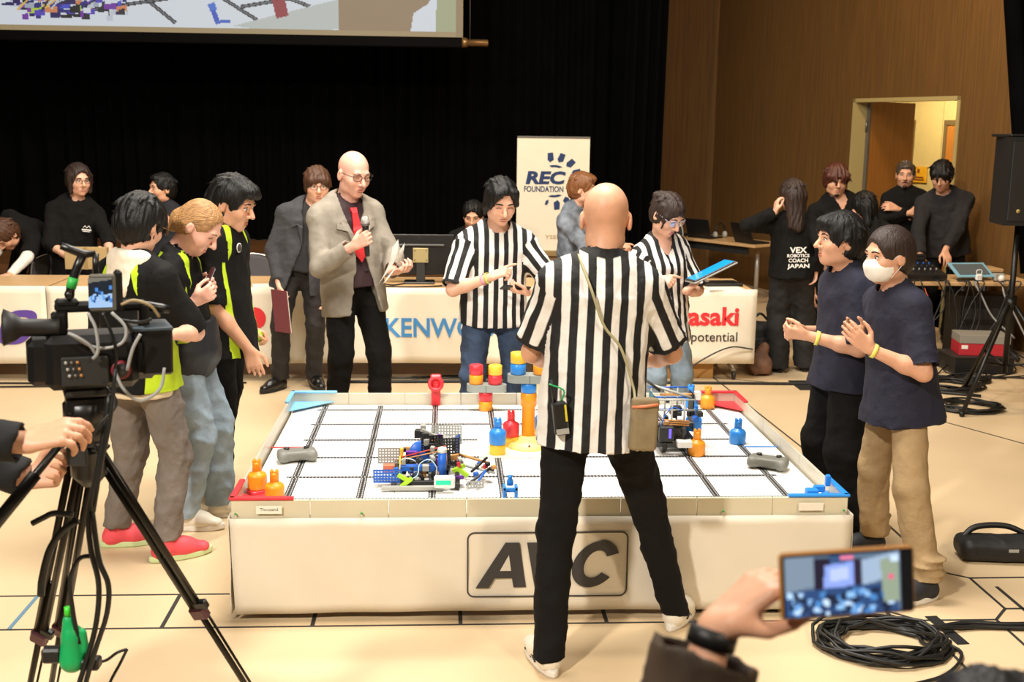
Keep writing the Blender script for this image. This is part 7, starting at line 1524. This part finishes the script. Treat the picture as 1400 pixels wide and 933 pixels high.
for (u0, v0, foot, t1) in ((136, 606, (-0.872, -1.954, -0.000), .47), (104, 615, (-1.732, -1.903, 0.000), .56), (122, 612, (-1.710, -1.700, 0.000), .60)):
    p0 = W((-1.303, -2.400, 1.130))+V((u0-120)*S, 0, -.02); p1 = W(foot); m_ = lerp(p0, p1, t1); sd = nrm(np.cross(p1-p0, V(.3, 1, .2)))
    q = MB(); q.tube([p0+sd*.012, m_+sd*.012], .010, 8); q.tube([p0-sd*.012, m_-sd*.012], .010, 8); lg = q.build('leg', GT_, tp)
    q = MB(); q.tube([lerp(p0, p1, t1-.18), p1], .0095, 8); q.tube([lerp(p0, p1, t1)+sd*.022, p1+sd*.018], .004, 6); q.build('lower_leg', GT_, lg); q = MB(); q.box(m_, (.05, .03, .045), (sd, nrm(np.cross(p1-p0, sd)), nrm(p1-p0)), .006); q.build('leg_collar', MCOL, lg); q = MB(); q.box(m_+sd*.02-nrm(p1-p0)*.03, (.04, .02, .03), (sd, nrm(np.cross(p1-p0, sd)), nrm(p1-p0)), .004); q.build('lever', CB, lg); q = MB(); q.ball(p1+V(0, 0, .012), .014, 8, 6); q.build('spike_foot', CB, lg)
# cables hanging from the camera
def pxs(pts): return pts
for k, (pts, r) in enumerate((([(-1.224, -2.460, 1.282), (-1.247, -2.480, 1.138), (-1.283, -2.480, 0.986), (-1.285, -2.480, 0.889), (-1.270, -2.480, 0.791), (-1.285, -2.480, 0.673), (-1.330, -2.480, 0.532), (-1.374, -2.480, 0.410)], .007), ([(-1.273, -2.490, 0.989), (-1.263, -2.490, 0.864), (-1.243, -2.490, 0.795), (-1.251, -2.490, 0.716), (-1.285, -2.490, 0.617), (-1.316, -2.490, 0.517), (-1.338, -2.490, 0.395)], .007), ([(-1.285, -2.470, 0.866), (-1.319, -2.470, 0.856), (-1.344, -2.470, 0.798), (-1.341, -2.470, 0.709), (-1.331, -2.470, 0.628)], .006), ([(-1.326, -2.440, 0.949), (-1.365, -2.440, 0.922), (-1.400, -2.440, 0.871), (-1.423, -2.440, 0.796), (-1.430, -2.440, 0.747)], .010), ([(-1.418, -2.500, 0.963), (-1.389, -2.500, 0.978), (-1.363, -2.500, 0.989), (-1.317, -2.500, 0.985)], .008), ([(-1.195, -2.500, 1.356), (-1.210, -2.520, 1.223), (-1.237, -2.520, 1.112), (-1.260, -2.520, 0.999)], .005))):
    wire('hanging_cable', ('long black cable hanging in a loop from the video camera', 'black cable hanging inside the long loop under the camera', 'short black cable loop beside the green connector', 'thick black sleeve cable at the left tripod leg', 'black lever cable end above the left tripod leg', 'thin black cable down the right side of the tripod head')[k], pts, r, CAB)
gp = empty('mains_connector', (-1.353, -2.460, 0.624), 'green mains plug hanging under the tripod with black plugs', 'plug'); v = Vol((-.08, -.05, -.10), (.08, .05, .10), .006); v.cone((0, 0, -.045), (0, 0, .02), .034, .024, .01); v.cone((0, 0, .02), (-.006, 0, .065), .024, .014, .01); v.cone((.03, 0, .03), (.036, 0, -.02), .009, .010, .006); v.cone((.0, 0, .05), (.03, 0, .03), .010, .009, .006); vol_obj(v, 'body', GREENP, gp, (0, 0, 0))
q = MB(); q.box((-.05, 0, -.03), (.05, .035, .04), None, .006); q.build('plug', BLKP, gp); q = MB(); q.box((.045, 0, -.055), (.05, .04, .03), None, .005); q.build('plug', BLKP, gp); q = MB(); q.lathe([(.009, 0), (.009, .025)], (-.005, 0, .075), 10); q.build('green_tip', mat('bright_green', '#3fd02f', .4), gp)
wire('floor_cable', 'thin black cable bent like a tick behind the green plug', [(-1.362, -2.400, 0.555), (-1.303, -2.380, 0.534), (-1.269, -2.360, 0.549), (-1.245, -2.350, 0.554)], .004, CAB); wire('floor_cable', 'thin black cable falling away right of the green plug', [(-1.245, -2.350, 0.554), (-1.263, -2.360, 0.517), (-1.287, -2.380, 0.470), (-1.303, -2.400, 0.407)], .004, CAB)

# ------------------------------------------------------------------ person filming with a phone, lower right
BROWNJ = mat('brown_jacket', '#3a2b1c', .85, var=.35, vscale=14)
hc = V((0.165, -4.260, 1.286)); wl = V((-0.077, -4.060, 1.379))
j = pose(1.50, (hc[0]-.02, hc[1]+.0, .8), tuple(hc-V(.0, .02, .20)), tuple(hc), 168, (172, 5),
    hl=H_(tuple(wl), (.72, .05, .66), (.66, .12, -.70), [.34, .38, .42, .46, .75], (-.8, .2, -.6)), hr=H_(tuple(hc+V(.22, .25, -.45)), (.1, .9, .2), (-1, 0, 0), .5), fl=(hc[0]-.12, hc[1], 180), fr=(hc[0]+.12, hc[1], 180))
p = person('person in a dark brown jacket filming with a phone, lower right foreground', j)
make_body(j, SKIN2, p, res=.018, fres=.0046); make_top(j, BROWNJ, p, 1.88, .03, .1, sr=(.085, .08, .085, .078), seed=171, name='jacket', res=.009, amp=.006); make_trousers(j, BLACK2, p, seed=12, res=.016); make_hair(j, HAIR, p, .016); face_parts(j, p); shoes(j, p, BSHOE, DSOLE)
band(j, 'l', p, mat('black_strap', '#121110', .5), .95, .034, .022, 'watch_strap')
PX = nrm(V((0.134, -4.100, 1.455))-V((-0.016, -4.100, 1.446))); PZ = nrm(V(0, .12, 1)-PX*PX[2]); PN = np.cross(PX, PZ); pc = V((0.061, -4.100, 1.450))
ph = empty('smartphone', tuple(pc), 'phone in a tan case filming the hall, held in the lower right foreground', 'phone'); q = MB(); q.box((0, 0, 0), (.154, .011, .077), (PX, -PN, PZ), .004); q.build('case', mat('tan_case', '#a8743a', .5), ph); q = MB(); q.box(PN*.005, (.149, .004, .072), (PX, -PN, PZ), .0015); q.build('glass', mat('phone_glass', '#0b0b0d', .1), ph)
W_, H__ = 96, 48; im = paint(W_, H__, '#5d7086'); F_ = lambda pts, c: fill(im, pts, c)
F_([(0, 0), (22, 0), (24, 24), (0, 28)], '#7d8ea0'); F_([(22, 2), (34, 2), (34, 30), (22, 28)], '#221c30'); F_([(34, 0), (52, 0), (52, 26), (34, 28)], '#33507a'); F_([(30, 8), (52, 6), (52, 25), (29, 27)], '#8fa6f0'); F_([(34, 11), (48, 10), (48, 20), (34, 21)], '#b9c8ff'); F_([(56, 6), (86, 0), (86, 18), (58, 26)], '#9fb4cc'); F_([(52, 4), (58, 4), (58, 28), (52, 28)], '#2b2236')
F_([(0, 28), (80, 24), (86, 48), (0, 48)], '#2d4a78')
for k in range(75): r3 = random.Random(k+5); u, v_ = r3.random()*80, 26+r3.random()*20; F_([(u, v_), (u+2+r3.random()*5, v_), (u+2+r3.random()*5, v_+5), (u, v_+5)], r3.choice(['#8fc0f0', '#4a86c8', '#b8dcff', '#22345a', '#1a2540', '#6aa0dc', '#c8e4ff', '#1c2236']))
F_([(72, 6), (86, 4), (86, 40), (74, 40)], '#93a08a'); F_([(78, 18), (82, 18), (82, 22), (78, 22)], '#e8608a'); F_([(42, 1), (52, 1), (52, 4), (42, 4)], '#f080a0'); F_([(80, 3), (86, 3), (86, 8), (80, 8)], '#cfe4ff'); F_([(87, 0), (96, 0), (96, 48), (87, 48)], '#08080a')
raster_panel('screen', im, PX*-.0725+PZ*-.034+PN*.0075, PX, PZ, .145, .068, vmat('phone_screen', .1, .9), ph)
